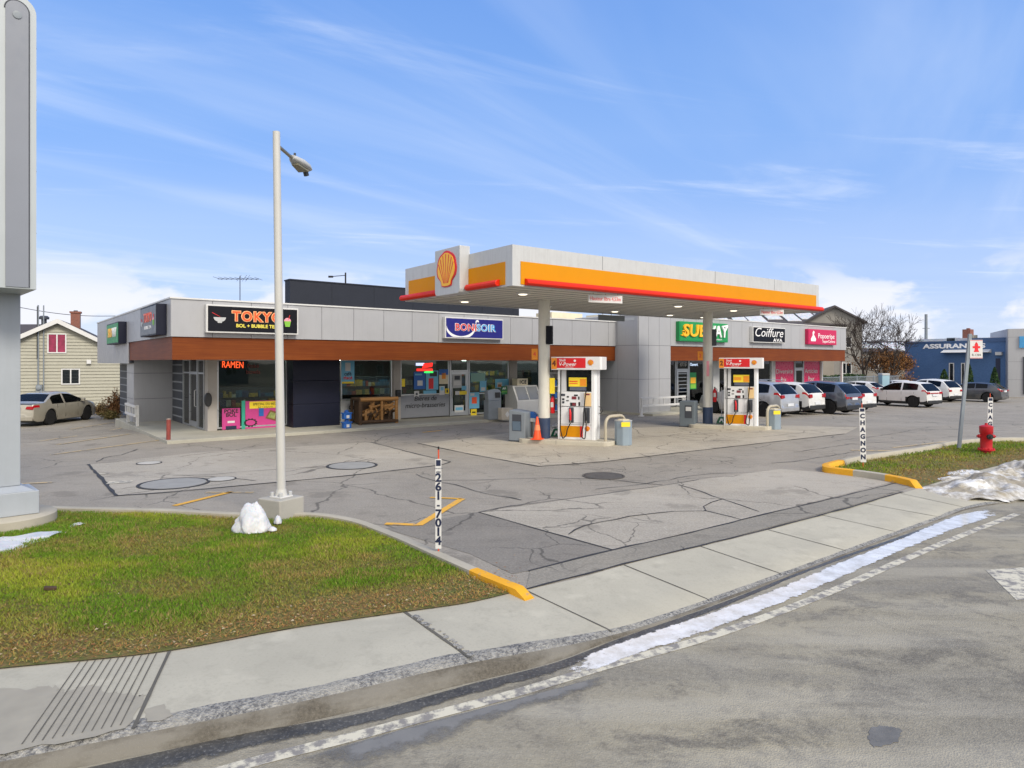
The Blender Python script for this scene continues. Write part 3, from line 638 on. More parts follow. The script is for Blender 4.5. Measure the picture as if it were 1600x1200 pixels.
def grass(poly, x0, x1, y0, y1, n, hgt, wid, label, dens):
    x = np.random.uniform(x0, x1, n); y = np.random.uniform(y0, y1, n)
    edge = y - np.interp(x, bx, by)
    big = fbm(x * .55 + 5, y * .9 + 2, 4); mid = fbm(x * 2.3, y * 2.9, 3)
    dry = np.clip(1.35 - edge / 1.05 + (big - .5) * 2.2, 0, 1); dry = np.maximum(dry, np.clip((fbm(x * .8 + 31, y * 1.2 + 9, 4) - .56) * 4, 0, .5))
    kp = inside(poly, x, y) & (np.random.rand(n) < dens(y) * (1 - .45 * dry)) & (edge > np.random.uniform(-.05, .05, n))
    x, y, edge, big, mid, dry = [a[kp] for a in (x, y, edge, big, mid, dry)]; n = len(x)
    r = np.random.rand(n)
    g1 = np.array([.118, .220, .018]); g2 = np.array([.29, .33, .036]); g3 = np.array([.30, .235, .085]); b1 = np.array([.32, .155, .06])
    f = np.clip((big - .38) / .35 + (mid - .5) * 1.3 + (r - .5) * .5, 0, 1)[:, None]
    c = g1 * (1 - f) + g2 * f
    s = ((r > .93) | (np.random.rand(n) < np.clip((mid - .58) * 2.2, 0, .5)))[:, None]; c = np.where(s, g3, c)
    dd = (dry * np.clip(.5 + r, 0, 1))[:, None]; c = c * (1 - dd) + np.where(np.random.rand(n)[:, None] > .5, b1, g3 * .9) * dd
    c *= np.random.uniform(.7, 1.25, n)[:, None]
    a = np.random.uniform(0, 6.283, n); h = hgt * np.random.uniform(.5, 1.15, n) * (1 - .55 * dry) * (.5 + 1.0 * mid); w = wid * np.random.uniform(.7, 1.3, n)
    l = h * np.random.uniform(.15, 1.1, n) + .02 * dry; b = np.random.uniform(0, 6.283, n)
    V = np.empty((n, 3, 3)); V[:, 0] = np.stack([x - w * np.cos(a), y - w * np.sin(a), np.full(n, .028)], 1); V[:, 1] = np.stack([x + w * np.cos(a), y + w * np.sin(a), np.full(n, .028)], 1)
    V[:, 2] = np.stack([x + l * np.cos(b), y + l * np.sin(b), .03 + h], 1)
    me = bpy.data.meshes.new('grass'); me.vertices.add(n * 3); me.vertices.foreach_set('co', V.ravel()); me.loops.add(n * 3); me.loops.foreach_set('vertex_index', np.arange(n * 3))
    me.polygons.add(n); me.polygons.foreach_set('loop_start', np.arange(0, n * 3, 3)); me.polygons.foreach_set('loop_total', np.full(n, 3)); me.update(calc_edges=True)
    A = me.attributes.new('tint', 'FLOAT_COLOR', 'POINT'); cc = np.ones((n, 3, 4)); cc[:, :, :3] = c[:, None, :]; A.data.foreach_set('color', cc.ravel())
    me.materials.append(M['grass']); o = bpy.data.objects.new('grass', me); col.objects.link(o); o['kind'] = 'stuff'; tag(o, label, 'grass'); return o
grass(Lpoly, -13, .3, 4, 13.2, 640000, .040, .0048, 'short green lawn turning brown along the sidewalk', lambda y: np.clip(1.1 - (y - 7) * .09, .35, 1))
grass(Rpoly, 7, 24, 13, 25, 120000, .06, .009, 'short green lawn round the hydrant', lambda y: np.ones_like(y))
# fallen leaves
mb = MB(); cols = []
def leafs(n, fx):
    for k in range(n):
        x, y = fx(); s = random.uniform(.007, .021); a = random.uniform(0, 6.28); tl = random.uniform(-.5, .5)
        Mx = Matrix.Translation((x, y, .03 + random.uniform(0, .02))) @ Matrix.Rotation(a, 4, 'Z') @ Matrix.Rotation(tl, 4, 'X')
        mb.add([(-s, 0, 0), (-.2 * s, -.6 * s, .3 * s), (s, 0, 0), (-.1 * s, .6 * s, .3 * s)], [(0, 1, 2, 3)], 0, Mx)
        c = random.choice([(.34, .22, .12), (.24, .13, .06), (.36, .26, .14), (.18, .09, .04), (.22, .11, .05), (.40, .33, .22)]); cols.extend([c + (1,)] * 4)
def edge_leaf():
    x = random.uniform(-9, .1); return x, yb(x) + abs(random.gauss(0, .45)) + .04
leafs(1100, edge_leaf)
def any_leaf():
    while True:
        x = random.uniform(-9, 0); y = random.uniform(5, 12)
        if inside(Lpoly, np.array([x]), np.array([y]))[0]: return x, y
leafs(260, any_leaf)
o = mb.build('fallen_leaves', M['leaf']); A = o.data.attributes.new('tint', 'FLOAT_COLOR', 'POINT'); A.data.foreach_set('color', np.array(cols).ravel()); o['kind'] = 'stuff'; tag(o, 'small dry leaves scattered on the left lawn', 'leaves')
# road and lot grit
# snow
def lump(name, label, cat, loc, rx, ry, rz, seed, amp=.22, sub=5, flat=.0, mat='snow', sharp=1.0):
    import bmesh
    b = bmesh.new(); bmesh.ops.create_icosphere(b, subdivisions=sub, radius=1); v_ = VN(seed)
    for v in b.verts:
        p = v.co.copy(); q = fbm2(v_, p * 1.3 + Vector((5, 5, 5))) - .5; q2 = fbm2(v_, p * 4 + Vector((9, 2, 4))) - .5; q3 = fbm2(v_, p * 9 + Vector((3, 7, 2))) - .5
        p *= 1 + amp * q * 2 + amp * .6 * q2 + amp * .35 * q3
        if p.z > 0: k = 1 - .45 * sharp * min(1, p.z); p.x *= k; p.y *= k
        p.z = max(p.z, -.15); v.co = (p.x * rx, p.y * ry, (p.z + .15) * rz / 1.15)
    me = bpy.data.meshes.new(name); b.to_mesh(me); b.free(); me.materials.append(M[mat]); me.polygons.foreach_set('use_smooth', [True] * len(me.polygons))
    o = bpy.data.objects.new(name, me); col.objects.link(o); o.location = loc; tag(o, label, cat); return o
def fbm2(v_, p): return float(v_(p.x * 1.7 + p.z * .9, p.y * 1.7 - p.z * 1.3) * .65 + v_(p.x * 3.7 - p.z * 2.1 + 11, p.y * 3.7 + p.z * 2.3) * .35)
p = G(393, 829, z=.04); lump('snow_pile', 'rough white heap of snow beside the lamp base', 'snow pile', p, .25, .20, .41, 5, .22, sharp=.55)
p = G(434, 818, z=.05); lump('snow_chunk', 'round snow ball in front of the lamp base', 'snow chunk', p, .062, .06, .12, 8, .2, 3, sharp=.2)
p = G(426, 829, z=.05); lump('snow_chunk', 'small flat snow lump at the foot of the snow heap', 'snow chunk', p, .07, .05, .06, 9, .2, 3, sharp=.4)
def snowfield(px, name, label, hmax, mat, z0=.04, step=.07, kind=None, cat='snow'):
    poly = [G(*q, z=0) for q in px]; xs_ = [p.x for p in poly]; ys_ = [p.y for p in poly]
    X = np.arange(min(xs_), max(xs_) + step, step); Y = np.arange(min(ys_), max(ys_) + step, step); gx, gy = np.meshgrid(X, Y, indexing='ij'); fx, fy = gx.ravel(), gy.ravel()
    ins = inside(poly, fx, fy); d = np.full(len(fx), 9.)
    for i in range(len(poly)):
        a, b = poly[i], poly[(i + 1) % len(poly)]; ab = np.array([b.x - a.x, b.y - a.y]); L2 = max(1e-9, ab @ ab)
        t_ = np.clip(((fx - a.x) * ab[0] + (fy - a.y) * ab[1]) / L2, 0, 1); d = np.minimum(d, np.hypot(fx - a.x - t_ * ab[0], fy - a.y - t_ * ab[1]))
    sdist = np.where(ins, d, -d) + (fbm(fx * 2.2, fy * 2.2, 3) - .5) * .45
    h = np.clip(sdist / .6, -1, 1); z = z0 + np.where(h > 0, hmax * np.sqrt(np.maximum(h, 0)) * (.15 + 1.1 * np.abs(fbm(fx * 1.7 + 3, fy * 1.7, 5) - .5) * 3 + .6 * (fbm(fx * 7, fy * 7, 4) - .4)), h * .3)
    mb = MB(); nY = len(Y); mb.v = [(float(a), float(b), float(c)) for a, b, c in zip(fx, fy, z)]
    kp = sdist > -.1
    for i in range(len(X) - 1):
        for j in range(nY - 1):
            q = (i * nY + j, (i + 1) * nY + j, (i + 1) * nY + j + 1, i * nY + j + 1)
            if any(kp[k] for k in q): mb.f.append(q); mb.m.append(0)
    o = mb.build(name, M[mat], smooth=80); tag(o, label, cat)
    if kind: o['kind'] = kind
    return o
snowfield([(1436, 766), (1462, 748), (1500, 731), (1528, 738), (1560, 728), (1600, 720), (1690, 704), (1760, 735), (1690, 762), (1610, 768), (1520, 776), (1462, 770)], 'snowbank', 'dirty ploughed snow along the kerb end', .19, 'dirtysnow', z0=-.03, step=.05, kind='stuff')
snowfield([(-40, 860), (0, 848), (30, 845), (60, 837), (92, 833), (84, 841), (50, 845), (25, 852), (0, 864), (-40, 868)], 'snow_patch', 'thin melting snow patch on the left lawn by the pylon', .035, 'snow', z0=.055, step=.025, kind='stuff')
snowfield([(113, 823), (124, 821), (130, 824), (118, 826)], 'snow_patch', 'tiny snow remnant on the left lawn', .05, 'snow', z0=.075, step=.04, kind='stuff')
# manholes
M['iron'] = plain('cast_iron', '5d5a55', .6, .3, var=.2, scale=8, bump=.4); M['lidgrey'] = plain('concrete_lid', '979690', .75, var=.15, scale=3); M['lidpale'] = plain('pale_lid', 'b7b4aa', .8, var=.1, scale=3)
def manhole(px, r, mat, label, grp=None):
    p = G(*px); m = MB(); m.lathe([(r * 1.12, .0), (r * 1.12, .012), (r * 1.02, .014), (r * 1.02, .006), (r, .006), (r, .016), (0, .017)], 28); t_ = thing('manhole_cover', label, 'manhole cover', (p.x, p.y, p.z + .003))
    m2 = MB(); m2.lathe([(r, .0), (r, .014), (r * .9, .017), (0, .018)], 28); m = MB(); m.lathe([(r * 1.13, 0), (r * 1.13, .013), (r * 1.03, .014), (r * 1.03, .0)], 28)
    m.build('rim', M['crack'] if mat != 'iron' else M['iron'], t_); m2.build('lid', M[mat], t_); return t_
manhole((943, 744), .42, 'iron', 'rusty round cast iron manhole cover in the driveway'); manhole((272, 756), .62, 'lidgrey', 'large grey round cover on the left patch')
manhole((550, 728), .55, 'lidgrey', 'grey round cover between the pole and the pumps'); manhole((346, 749), .27, 'lidpale', 'small pale round cover beside the large grey cover'); manhole((233, 724), .26, 'lidpale', 'small pale round cover nearest the shops')
# ================================================================== SHOP BUILDING
U = Vector((.7854, .619, 0)); V = Vector((-.619, .7854, 0)); TH = math.atan2(.619, .7854)
S0, T0 = 4.57, 23.06
def W(a, b, z=0): p = U * (a + S0) + V * (b + T0); return Vector((p.x, p.y, z))
def ax(px, b): r = (px - CX) / F; return (T0 + b) * (.7854 * r + .619) / (.7854 - .619 * r) - S0
def az_(py, px, b): r = (px - CX) / F; return H + (HY - py) * ((T0 + b) / (.7854 - .619 * r)) / F
def bside(px, a): r = (px - CX) / F; s = a + S0; d = s / (.7854 * r + .619); return d * (-.619 * r + .7854) - T0   # b of a pixel on a plane a = const
shop = thing('shop_building', 'long white panelled row of shops with wood band under the roof edge', 'shop building', W(0, 0), TH)
def part(mb, name, mats, parent=shop, bevel=0, smooth=None): return mb.build(name, mats, parent, smooth, bevel)
def panels(mb, a0, a1, z0, z1, b, th, step, joint=.014, axis='a', sgn=-1, zs=None, first=None):
    """cladding panels with open joints; axis a: lies along a at depth b, axis b: lies along b at a = b"""
    cuts = [a0] + [c for c in np.arange(a0 + (first or step), a1 - .1, step)] + [a1]; zc = [z0] + list(zs or []) + [z1]
    for i in range(len(cuts) - 1):
        for j in range(len(zc) - 1):
            p, q, r, s = cuts[i] + joint / 2, cuts[i + 1] - joint / 2, zc[j] + (joint / 2 if j else 0), zc[j + 1] - (joint / 2 if j < len(zc) - 2 else 0)
            if axis == 'a': mb.box(p, min(b, b + sgn * th), r, q, max(b, b + sgn * th), s, 0)
            else: mb.box(min(b, b + sgn * th), p, r, max(b, b + sgn * th), q, s, 0)
AB, AE = 20.23, 41.3       # block left face, right end
BB = -1.46                 # right wing fascia plane
AR = 22.67                 # block right edge
GB, GR = 2.34, .1          # glass planes
# -- left wing fascia, front and side
m = MB(); panels(m, 0, AB - .01, 3.36, 4.55, .03, .03, 1.23); m.box(.03, .03, 3.37, AB - .02, .20, 4.54, 1); m.box(-.03, -.04, 4.55, AB - .01, .26, 4.60, 2)
part(m, 'fascia', [M['panel'], M['joint'], M['white']])
m = MB(); panels(m, .03, 7.9, 3.36, 4.55, .03, .03, 1.3, axis='b'); panels(m, 7.9, 17.4, 2.5, 4.55, .03, .03, 1.3, axis='b'); m.box(.03, .2, 3.37, .2, 7.9, 4.54, 1); m.box(.03, 7.9, 2.52, .2, 17.35, 4.54, 1); m.box(-.03, .26, 4.55, .26, 17.45, 4.60, 2)
part(m, 'fascia', [M['panel'], M['joint'], M['white']])
m = MB(); m.box(.05, .05, 2.63, AB - .02, .12, 3.355); part(m, 'wood_band', M['wood'])
m = MB(); m.box(.05, .125, 2.63, .12, 7.93, 3.355); part(m, 'wood_band', M['woodside'])
m = MB(); m.box(.13, .13, 2.66, AB - .02, 8.1, 2.72); m.box(.21, 8.1, 2.5, 2.2, 17.3, 2.56); m.box(AR, BB + .16, 2.66, AE - .3, GR + .3, 2.72); part(m, 'soffit', M['pier'])
m = MB(); m.box(.21, .27, 4.3, AB - .02, 17.35, 4.42); m.box(AB - .01, BB + .25, 4.6, AE - .05, 15, 4.74); part(m, 'roof', M['lightgrey'])
# -- block and right wing
m = MB(); zs = [1.72, 3.38]
panels(m, AB + .03, AR, .05, 4.86, BB + .03, .03, .8, zs=zs, first=.72); panels(m, BB + .03, GB + .6, .05, 4.86, AB + .03, .03, 1.35, axis='b', zs=zs)
m.box(AB + .03, BB + .03, .06, AR - .01, GB + .6, 4.85, 1); m.box(AB - .03, BB - .04, 4.86, AR, GB + .6, 4.91, 2); part(m, 'wall', [M['panel'], M['joint'], M['white']])
m = MB(); panels(m, AR, AE, 3.38, 4.86, BB + .03, .03, 1.05); m.box(AR + .01, BB + .03, 3.39, AE - .03, BB + .2, 4.85, 1); m.box(AR, BB - .04, 4.86, AE + .03, BB + .25, 4.91, 2)
m.box(AE - .03, BB + .03, 3.39, AE, 14, 4.86, 0); m.box(AE - .05, BB + .26, 4.86, AE + .03, 14, 4.91, 2); part(m, 'fascia', [M['panel'], M['joint'], M['white']])
m = MB(); m.box(AR + .005, BB + .05, 2.63, AE - .05, BB + .12, 3.375); part(m, 'wood_band', M['wood'])
m = MB(); m.box(AE - .12, BB + .125, 2.63, AE - .06, 5, 3.375); part(m, 'wood_band', M['woodside'])
# -- rear and recessed walls
M['dkclad'] = None
t = NT('slat_cladding'); w = t.n.new('ShaderNodeTexWave'); w.bands_direction = 'Z'; w.inputs['Scale'].default_value = .9; t.l.new(t.P, w.inputs['Vector'])
f = t.rng(w.outputs['Fac'], .0, .10, 1, 0); M['dkclad'] = t.set(t.mix(f, t.mix(t.noise(2, 4), lin('33373e'), lin('42464d')), lin('8b8f94')), .6)
m = MB(); m.box(1.63, 5.9, .08, 1.8, 7.9, 2.66); part(m, 'slatted_wall', M['dkclad'])
m = MB(); panels(m, .2, 1.8, .08, 2.66, 7.95, .03, 1.8, zs=[1.05, 2.1]); panels(m, 7.95, 9.6, .08, 2.5, .2, .03, 1.8, axis='b', sgn=1, zs=[1.05, 2.1]); m.box(.23, 7.955, .08, 1.8, 9.6, 2.49, 1); part(m, 'wall', [M['panel'], M['joint']])
m = MB(); m.box(1.0, 9.6, .0, 1.2, 17.3, 2.5); part(m, 'wall', M['dkclad'])
m = MB(); m.box(1.2, 17.1, 0, AE, 17.3, 4.4); m.box(AE - .3, GR + .02, 0, AE - .1, 17.1, 2.66); part(m, 'wall', M['lightgrey'])
m = MB(); m.box(1.85, 9.4, .1, AB, 9.5, 2.66); m.box(AR, 6.0, .1, AE - .35, 6.1, 2.66); m.box(12.6, 2.6, .1, 12.7, 9.4, 2.66); m.box(31, .4, .1, 31.1, 6, 2.66); part(m, 'interior_wall', plain('interior_wall', '8d8a82', .8, var=.2))
m = MB(); m.box(1.8, GB + .1, .0, AB, 17, .12); m.box(AR, GR + .1, 0, AE - .3, 17, .12); part(m, 'interior_floor', plain('interior_floor', '5a554e', .5, var=.15))
# -- shelves with goods seen through the glass
gm = [M['darkgrey']] + [plain('goods', c_, .6, var=.3, scale=8) for c_ in ('a8432f', '3b6d8f', 'c2a04a', '5c7a4a', 'b9b4a8', '2c3f6b')]
for (a0, a1, b0, zt) in ((7.6, 11.8, 4.6, 1.9), (13.2, 18.8, 4.9, 2.1), (2.4, 6.4, 5.6, 1.5), (24.0, 30.0, 3.2, 1.6), (32, 35, 3.0, 1.5)):
    m = MB(); m.box(a0, b0, .12, a1, b0 + .5, zt, 0)
    for lv in np.arange(.35, zt - .2, .38):
        x = a0 + .05
        while x < a1 - .2:
            w_ = random.uniform(.08, .3); m.box(x, b0 - random.uniform(.06, .16), lv, x + w_ - .01, b0, lv + random.uniform(.14, .3), random.randint(1, 6)); x += w_
    part(m, 'display_shelf', gm)
M['ceil'] = emit('ceiling_lamp', 'f4f2e6', 9.0)
for a0, a1, b0 in ((3, 5.5, 4.2), (7.5, 10, 3.8), (8.5, 11, 6.4), (14, 16.5, 3.8), (14.5, 17, 6.6), (25, 28, 2.2), (33, 35, 2.2)):
    m = MB(); m.box(a0, b0, 2.62, a1, b0 + .3, 2.655); part(m, 'ceiling_light', M['ceil'])
# -- piers
def pier(a0, a1, b0, b1, mat='pier', z0=.1): mm = MB(); mm.box(a0, b0, z0, a1, b1, 2.66); return part(mm, 'pier', M[mat], bevel=.008)
def A(px): return ax(px, GB)
def window(a0, a1, b, z0=.16, z1=2.66, mull=(), frame='alu', fw=.05, glass_='glass', rails=()):
    m = MB(); m.box(a0, b - .04, z0, a0 + fw, b + .04, z1); m.box(a1 - fw, b - .04, z0, a1, b + .04, z1); m.box(a0 + fw, b - .04, z0, a1 - fw, b + .04, z0 + fw); m.box(a0 + fw, b - .04, z1 - fw, a1 - fw, b + .04, z1)
    for q in mull: m.box(q - fw / 2, b - .035, z0 + fw, q + fw / 2, b + .035, z1 - fw)
    for q in rails: m.box(a0 + fw, b - .033, q - fw / 2, a1 - fw, b + .033, q + fw / 2)
    o = part(m, 'window', M[frame]); g = MB(); g.box(a0 + fw, b - .004, z0 + fw, a1 - fw, b + .004, z1 - fw); part(g, 'pane', M[glass_], o); return o
pier(A(323), A(338), GB - .12, GB + .25)
window(A(338) + .02, A(448), GB)
m = MB(); m.box(A(448), GB - .05, .1, A(458), GB + .1, 2.66); part(m, 'pier', M['pier'])
# navy cladding box (boarded cold room front)
nb = 1.64; na0, na1 = ax(458, nb), ax(531, nb)
m = MB()
for z0_, z1_ in ((.08, .96), (.97, 1.84), (1.85, 2.655)): m.box(na0, nb, z0_, na1, GB + .02, z1_)
part(m, 'navy_panel', M['navy'], bevel=.006)
window(A(532), A(612), GB, 1.02)
m = MB(); m.box(A(532), GB - .03, .1, A(612), GB + .05, 1.0); sp = part(m, 'spandrel', M['lightgrey']); text('Café', .26, M['black'], sp, (A(552), GB - .04, .72), shear=.25, offset=.006, extrude=.004)
pier(A(613), A(624.5), GB - .1, GB + .25)
window(A(625), A(701), GB, 1.12)
m = MB(); m.box(A(625), GB - .03, .16, A(701), GB + .05, 1.10); sp = part(m, 'spandrel', plain('window_film', '83868c', .35, var=.08))
text('Bières de\nmicro-brasseries', .30, M['black'], sp, ((A(625) + A(701)) / 2, GB - .04, .82), shear=.22, offset=.001, extrude=.004)
def door(a0, a1, b, z1=2.12, tran=True, frame='alu', glass_='glass', slats=False, hs=-1):
    m = MB(); fw = .07
    for q0, q1 in ((a0, a0 + fw), (a1 - fw, a1)): m.box(q0, b - .05, .12, q1, b + .03, 2.66 if tran else z1 + .06)
    m.box(a0 + fw, b - .05, z1, a1 - fw, b + .03, z1 + .07)
    i0, i1 = a0 + fw + .01, a1 - fw - .01
    m.box(i0, b - .045, .14, i0 + .08, b, z1 - .01); m.box(i1 - .08, b - .045, .14, i1, b, z1 - .01); m.box(i0 + .08, b - .045, .14, i1 - .08, b, .34); m.box(i0 + .08, b - .045, z1 - .12, i1 - .08, b, z1 - .01)
    if slats:
        for z in np.arange(.5, z1 - .2, .2): m.box(i0 + .08, b - .04, z, i1 - .08, b - .01, z + .035)
    o = part(m, 'door', M[frame]); g = MB(); g.box(i0 + .08, b - .02, .34, i1 - .08, b - .012, z1 - .12)
    if tran: g.box(a0 + fw, b - .02, z1 + .07, a1 - fw, b - .012, 2.66)
    part(g, 'pane', M[glass_], o); h = MB(); hx = i1 - .04 if hs > 0 else i0 + .04
    h.tube([(hx, b - .045, .95), (hx, b - .10, .98), (hx, b - .10, 1.32), (hx, b - .045, 1.35)], .012, 6); part(h, 'handle', M['steel'], o); return o
door(A(702), A(731), GB)
window(A(732), A(794), GB, .16, rails=(1.1,)); pier(A(795), A(806), GB - .1, GB + .25)
window(A(806), A(862), GB); pier(A(862), A(868), GB - .1, GB + .25); window(A(868), A(930), GB); 
m = MB(); m.box(A(930), GB - .02, .1, AB - .005, GB + .2, 2.66); part(m, 'wall', M['panel'])
# left side entrance (faces left): glazed door and window along b
def swindow(b0, b1, a, fw=.05):
    m = MB(); m.box(a - .04, b0, .12, a + .04, b0 + fw, 2.66); m.box(a - .04, b1 - fw, .12, a + .04, b1, 2.66); m.box(a - .04, b0 + fw, .12, a + .04, b1 - fw, .17); m.box(a - .04, b0 + fw, 2.6, a + .04, b1 - fw, 2.66); m.box(a - .03, b0 + fw, 2.12, a + .03, b1 - fw, 2.18)
    o = part(m, 'window', M['alu']); g = MB(); g.box(a - .004, b0 + fw, .17, a + .004, b1 - fw, 2.6); part(g, 'pane', M['glass'], o); return o
swindow(2.62, 3.5, 1.63); swindow(4.75, 5.88, 1.63)
m = MB(); b0, b1 = 3.52, 4.73; a_ = 1.63
for q0, q1 in ((b0, b0 + .09), (b1 - .09, b1)): m.box(a_ - .05, q0, .12, a_ + .03, q1, 2.66)
m.box(a_ - .05, b0 + .09, 2.1, a_ + .03, b1 - .09, 2.2); m.box(a_ - .04, b0 + .09, .14, a_, b1 - .09, .34); dd = part(m, 'door', M['alu']); g = MB(); g.box(a_ - .02, b0 + .09, .34, a_ - .012, b1 - .09, 2.1); g.box(a_ - .02, b0 + .09, 2.2, a_ - .012, b1 - .09, 2.66); part(g, 'pane', M['glass'], dd)
h = MB(); h.tube([(a_ - .05, b0 + .13, .9), (a_ - .11, b0 + .13, .93), (a_ - .11, b0 + .13, 1.5), (a_ - .05, b0 + .13, 1.53)], .014, 6); part(h, 'handle', M['white'], dd)
# -- right wing front
def B(px): return ax(px, GR)
window(AR + .02, B(1055), GR); door(B(1056), B(1075.5), GR, slats=True, hs=-1); window(B(1076), B(1112), GR); pier(B(1112), B(1122), GR - .1, GR + .2, 'lightgrey'); window(B(1122), B(1152), GR)
door(B(1153), B(1173), GR); window(B(1173.5), B(1203), GR); pier(B(1203.5), B(1209.5), GR - .1, GR + .2, 'lightgrey')
M['pinkfilm'] = plain('pink_window_film', 'c21a55', .3, var=.06)
o = window(B(1210), B(1240.5), GR); o.children[0].data.materials[0] = M['pinkfilm']
text('Diversité', .42, M['white'], o.children[0], ((B(1210) + B(1240.5)) / 2, GR - .02, 1.95), extrude=.004, fit=2.0); text('Prix', .42, M['white'], o.children[0], (B(1224), GR - .02, 1.42), extrude=.004)
door(B(1241), B(1254.5), GR); 
o = window(B(1255), B(1281), GR); o.children[0].data.materials[0] = M['pinkfilm']
text('Articles', .42, M['white'], o.children[0], (B(1267), GR - .02, 1.95), extrude=.004, fit=1.7); text('Pour', .42, M['white'], o.children[0], (B(1267), GR - .02, 1.42), extrude=.004)
pier(B(1281.5), AE - .31, GR - .12, GR + .2, 'white'); m = MB(); m.box(AE - .25, BB + .14, .1, AE - .13, BB + .26, 2.64); part(m, 'pier', M['white'])
text('4715', .30, M['white'], shop, (B(1066), GR - .05, 2.42), 'house_number', extrude=.004, shear=.2)
# -- rooftop
m = MB(); a0, a1, bq = ax(453, 10), ax(811, 10), 10
m.box(a0, bq, 4.42, a1, bq + .7, az_(437, 447, bq)); pt = az_(437, 447, bq)
for q in np.arange(a0 + 2.2, a1, 2.4): m.box(q, bq - .012, 4.5, q + .03, bq, pt - .02)
m.box(a0 - .04, bq - .04, pt, a1 + .04, bq + .74, pt + .06); part(m, 'rooftop_screen', plain('screen_navy', '1f232d', .6, var=.08, spec=.3))
m = MB(); m.box(ax(862, 8), 8, 4.42, ax(910, 8), 9.5, az_(489, 885, 8)); m.box(ax(940, 9), 9, 4.42, ax(962, 9), 10.5, az_(492, 950, 9)); part(m, 'rooftop_unit', M['cream'])
# -- walkway
mb = MB(); mb.prism([(-.12, -.08), (AB - .02, -.08), (AB - .02, BB - .9), (AE + .2, BB - .9), (AE + .2, GR + .2), (AR, GR + .2), (AB, GB + .3), (1.7, GB + .3), (1.7, 8.2), (.2, 10.5), (-.12, 10.5)], -.3, .10)
o = mb.build('shop_walkway', M['concrete'], None, None, .012); o.location = W(0, 0); o.rotation_euler = (0, 0, TH); struct(o, 'raised concrete walkway along the shops')
# ------------------------------------------------------------------ signs on the building
def sign(label, a0, a1, z0, z1, b, depth=.22, face='signblack', case='white', side=False, a=None, fr=.05, cat='shop sign'):
    w, h = abs(a1 - a0), z1 - z0
    loc = W((a0 + a1) / 2, b, z0) if not side else W(a, (a0 + a1) / 2, z0)
    t_ = thing('shop_sign', label, cat, loc, TH if not side else TH - math.pi / 2, 'lit box signs on the shop row')
    m = MB(); m.box(-w / 2, -depth, 0, w / 2, -.005, h); m.build('case', M[case], t_, None, .012)
    m = MB(); m.box(-w / 2 + fr, -depth - .012, fr, w / 2 - fr, -depth - .001, h - fr); m.build('face', M[face], t_); return t_, w, h, -depth - .016
M['txtwhite'] = plain('letter_white', 'ececec', .4, var=.02); M['txtorange'] = plain('letter_orange', 'e8551f', .4, var=.03); M['txtpeach'] = plain('letter_outline', 'f2b27c', .4, var=.03); M['txtyellow'] = plain('letter_yellow', 'e9d955', .4, var=.03)
M['txtred'] = plain('letter_red', 'd8262c', .4, var=.03); M['txtsky'] = plain('letter_sky', '4aa7e0', .4, var=.03); M['txtamber'] = plain('letter_amber', 'f3b51c', .4, var=.03); M['txtnavy'] = plain('letter_navy', '17213f', .5, var=.03); M['txtblack'] = plain('letter_black', '141414', .5)
M['txtgreen'] = plain('letter_green', '7cb83c', .5); M['txtpink'] = plain('letter_pink', 'e79aa8', .5)
def bowl(par, x, z, s, y, name='bowl_emblem'):
    m = MB(); m.extr([(x + s * math.cos(a), y, z + s * .8 * math.sin(a)) for a in np.linspace(math.pi, 2 * math.pi, 13)], (0, -.01, 0)); m.box(x - .35 * s, y - .01, z - s * .95, x + .35 * s, y, z - s * .78)
    m.extr([(x - s * 1.25, y, z + s * .72), (x - s * 1.2, y, z + s * .8), (x + .1 * s, y, z + .02), (x, y, z + .02)], (0, -.012, 0), 1); m.build(name, [M['lightgrey'], M['txtred']], par)
def cup(par, x, z, s, y):
    m = MB(); m.extr([(x - s * .6, y, z), (x - s * .4, y, z - s), (x + s * .4, y, z - s), (x + s * .6, y, z)], (0, -.01, 0), 0)
    m.extr([(x + s * .62 * math.cos(a), y, z + s * .6 * math.sin(a)) for a in np.linspace(0, math.pi, 11)], (0, -.012, 0), 1); m.extr([(x + .1 * s, y, z + .3 * s), (x + .2 * s, y, z + .3 * s), (x + .45 * s, y, z + 1.1 * s), (x + .35 * s, y, z + 1.1 * s)], (0, -.014, 0), 2); m.build('cup_emblem', [M['txtgreen'], M['txtpink'], M['txtred']], par)
a0, a1 = 1.03, 4.05; z1 = az_(475, 322, -.2); z0 = az_(519.5, 322, -.2)
s_, w, h, y = sign('dark sign with orange bubble letters TOKYO over the front corner window', ax(322, -.2), ax(466, -.2), z0, z1, 0)
text('TOKYO', .44, M['txtpeach'], s_, (.10, y, h * .60), 'lettering_outline', extrude=.008, offset=.03, fit=1.66, spacing=1.14); text('TOKYO', .44, M['txtorange'], s_, (.10, y - .014, h * .60), extrude=.008, offset=.006, fit=1.60, spacing=1.18)
text('BOL + BUBBLE TEA', .155, M['txtyellow'], s_, (.10, y, h * .27), extrude=.006, offset=.004, fit=1.36); bowl(s_, -w * .365, h * .55, .19, y); cup(s_, w * .37, h * .5, .19, y)
s_, w, h, y = sign('navy sign with red and blue lettering and white swoosh above the store', ax(695, -.2), ax(786, -.2), az_(528.5, 700, -.2), az_(495, 700, -.2), 0, face='signblue')
for txt, mt, x0, wd in (('BONI', 'txtred', -.48, 1.02), ('SOIR', 'txtsky', .57, .98)):
    text(txt, .40, M['txtwhite'], s_, (x0, y, h * .52), 'lettering_outline', extrude=.004, offset=.02, fit=wd + .04, spacing=1.08); text(txt, .40, M[mt], s_, (x0, y - .01, h * .52), extrude=.006, offset=.003, fit=wd, spacing=1.1)
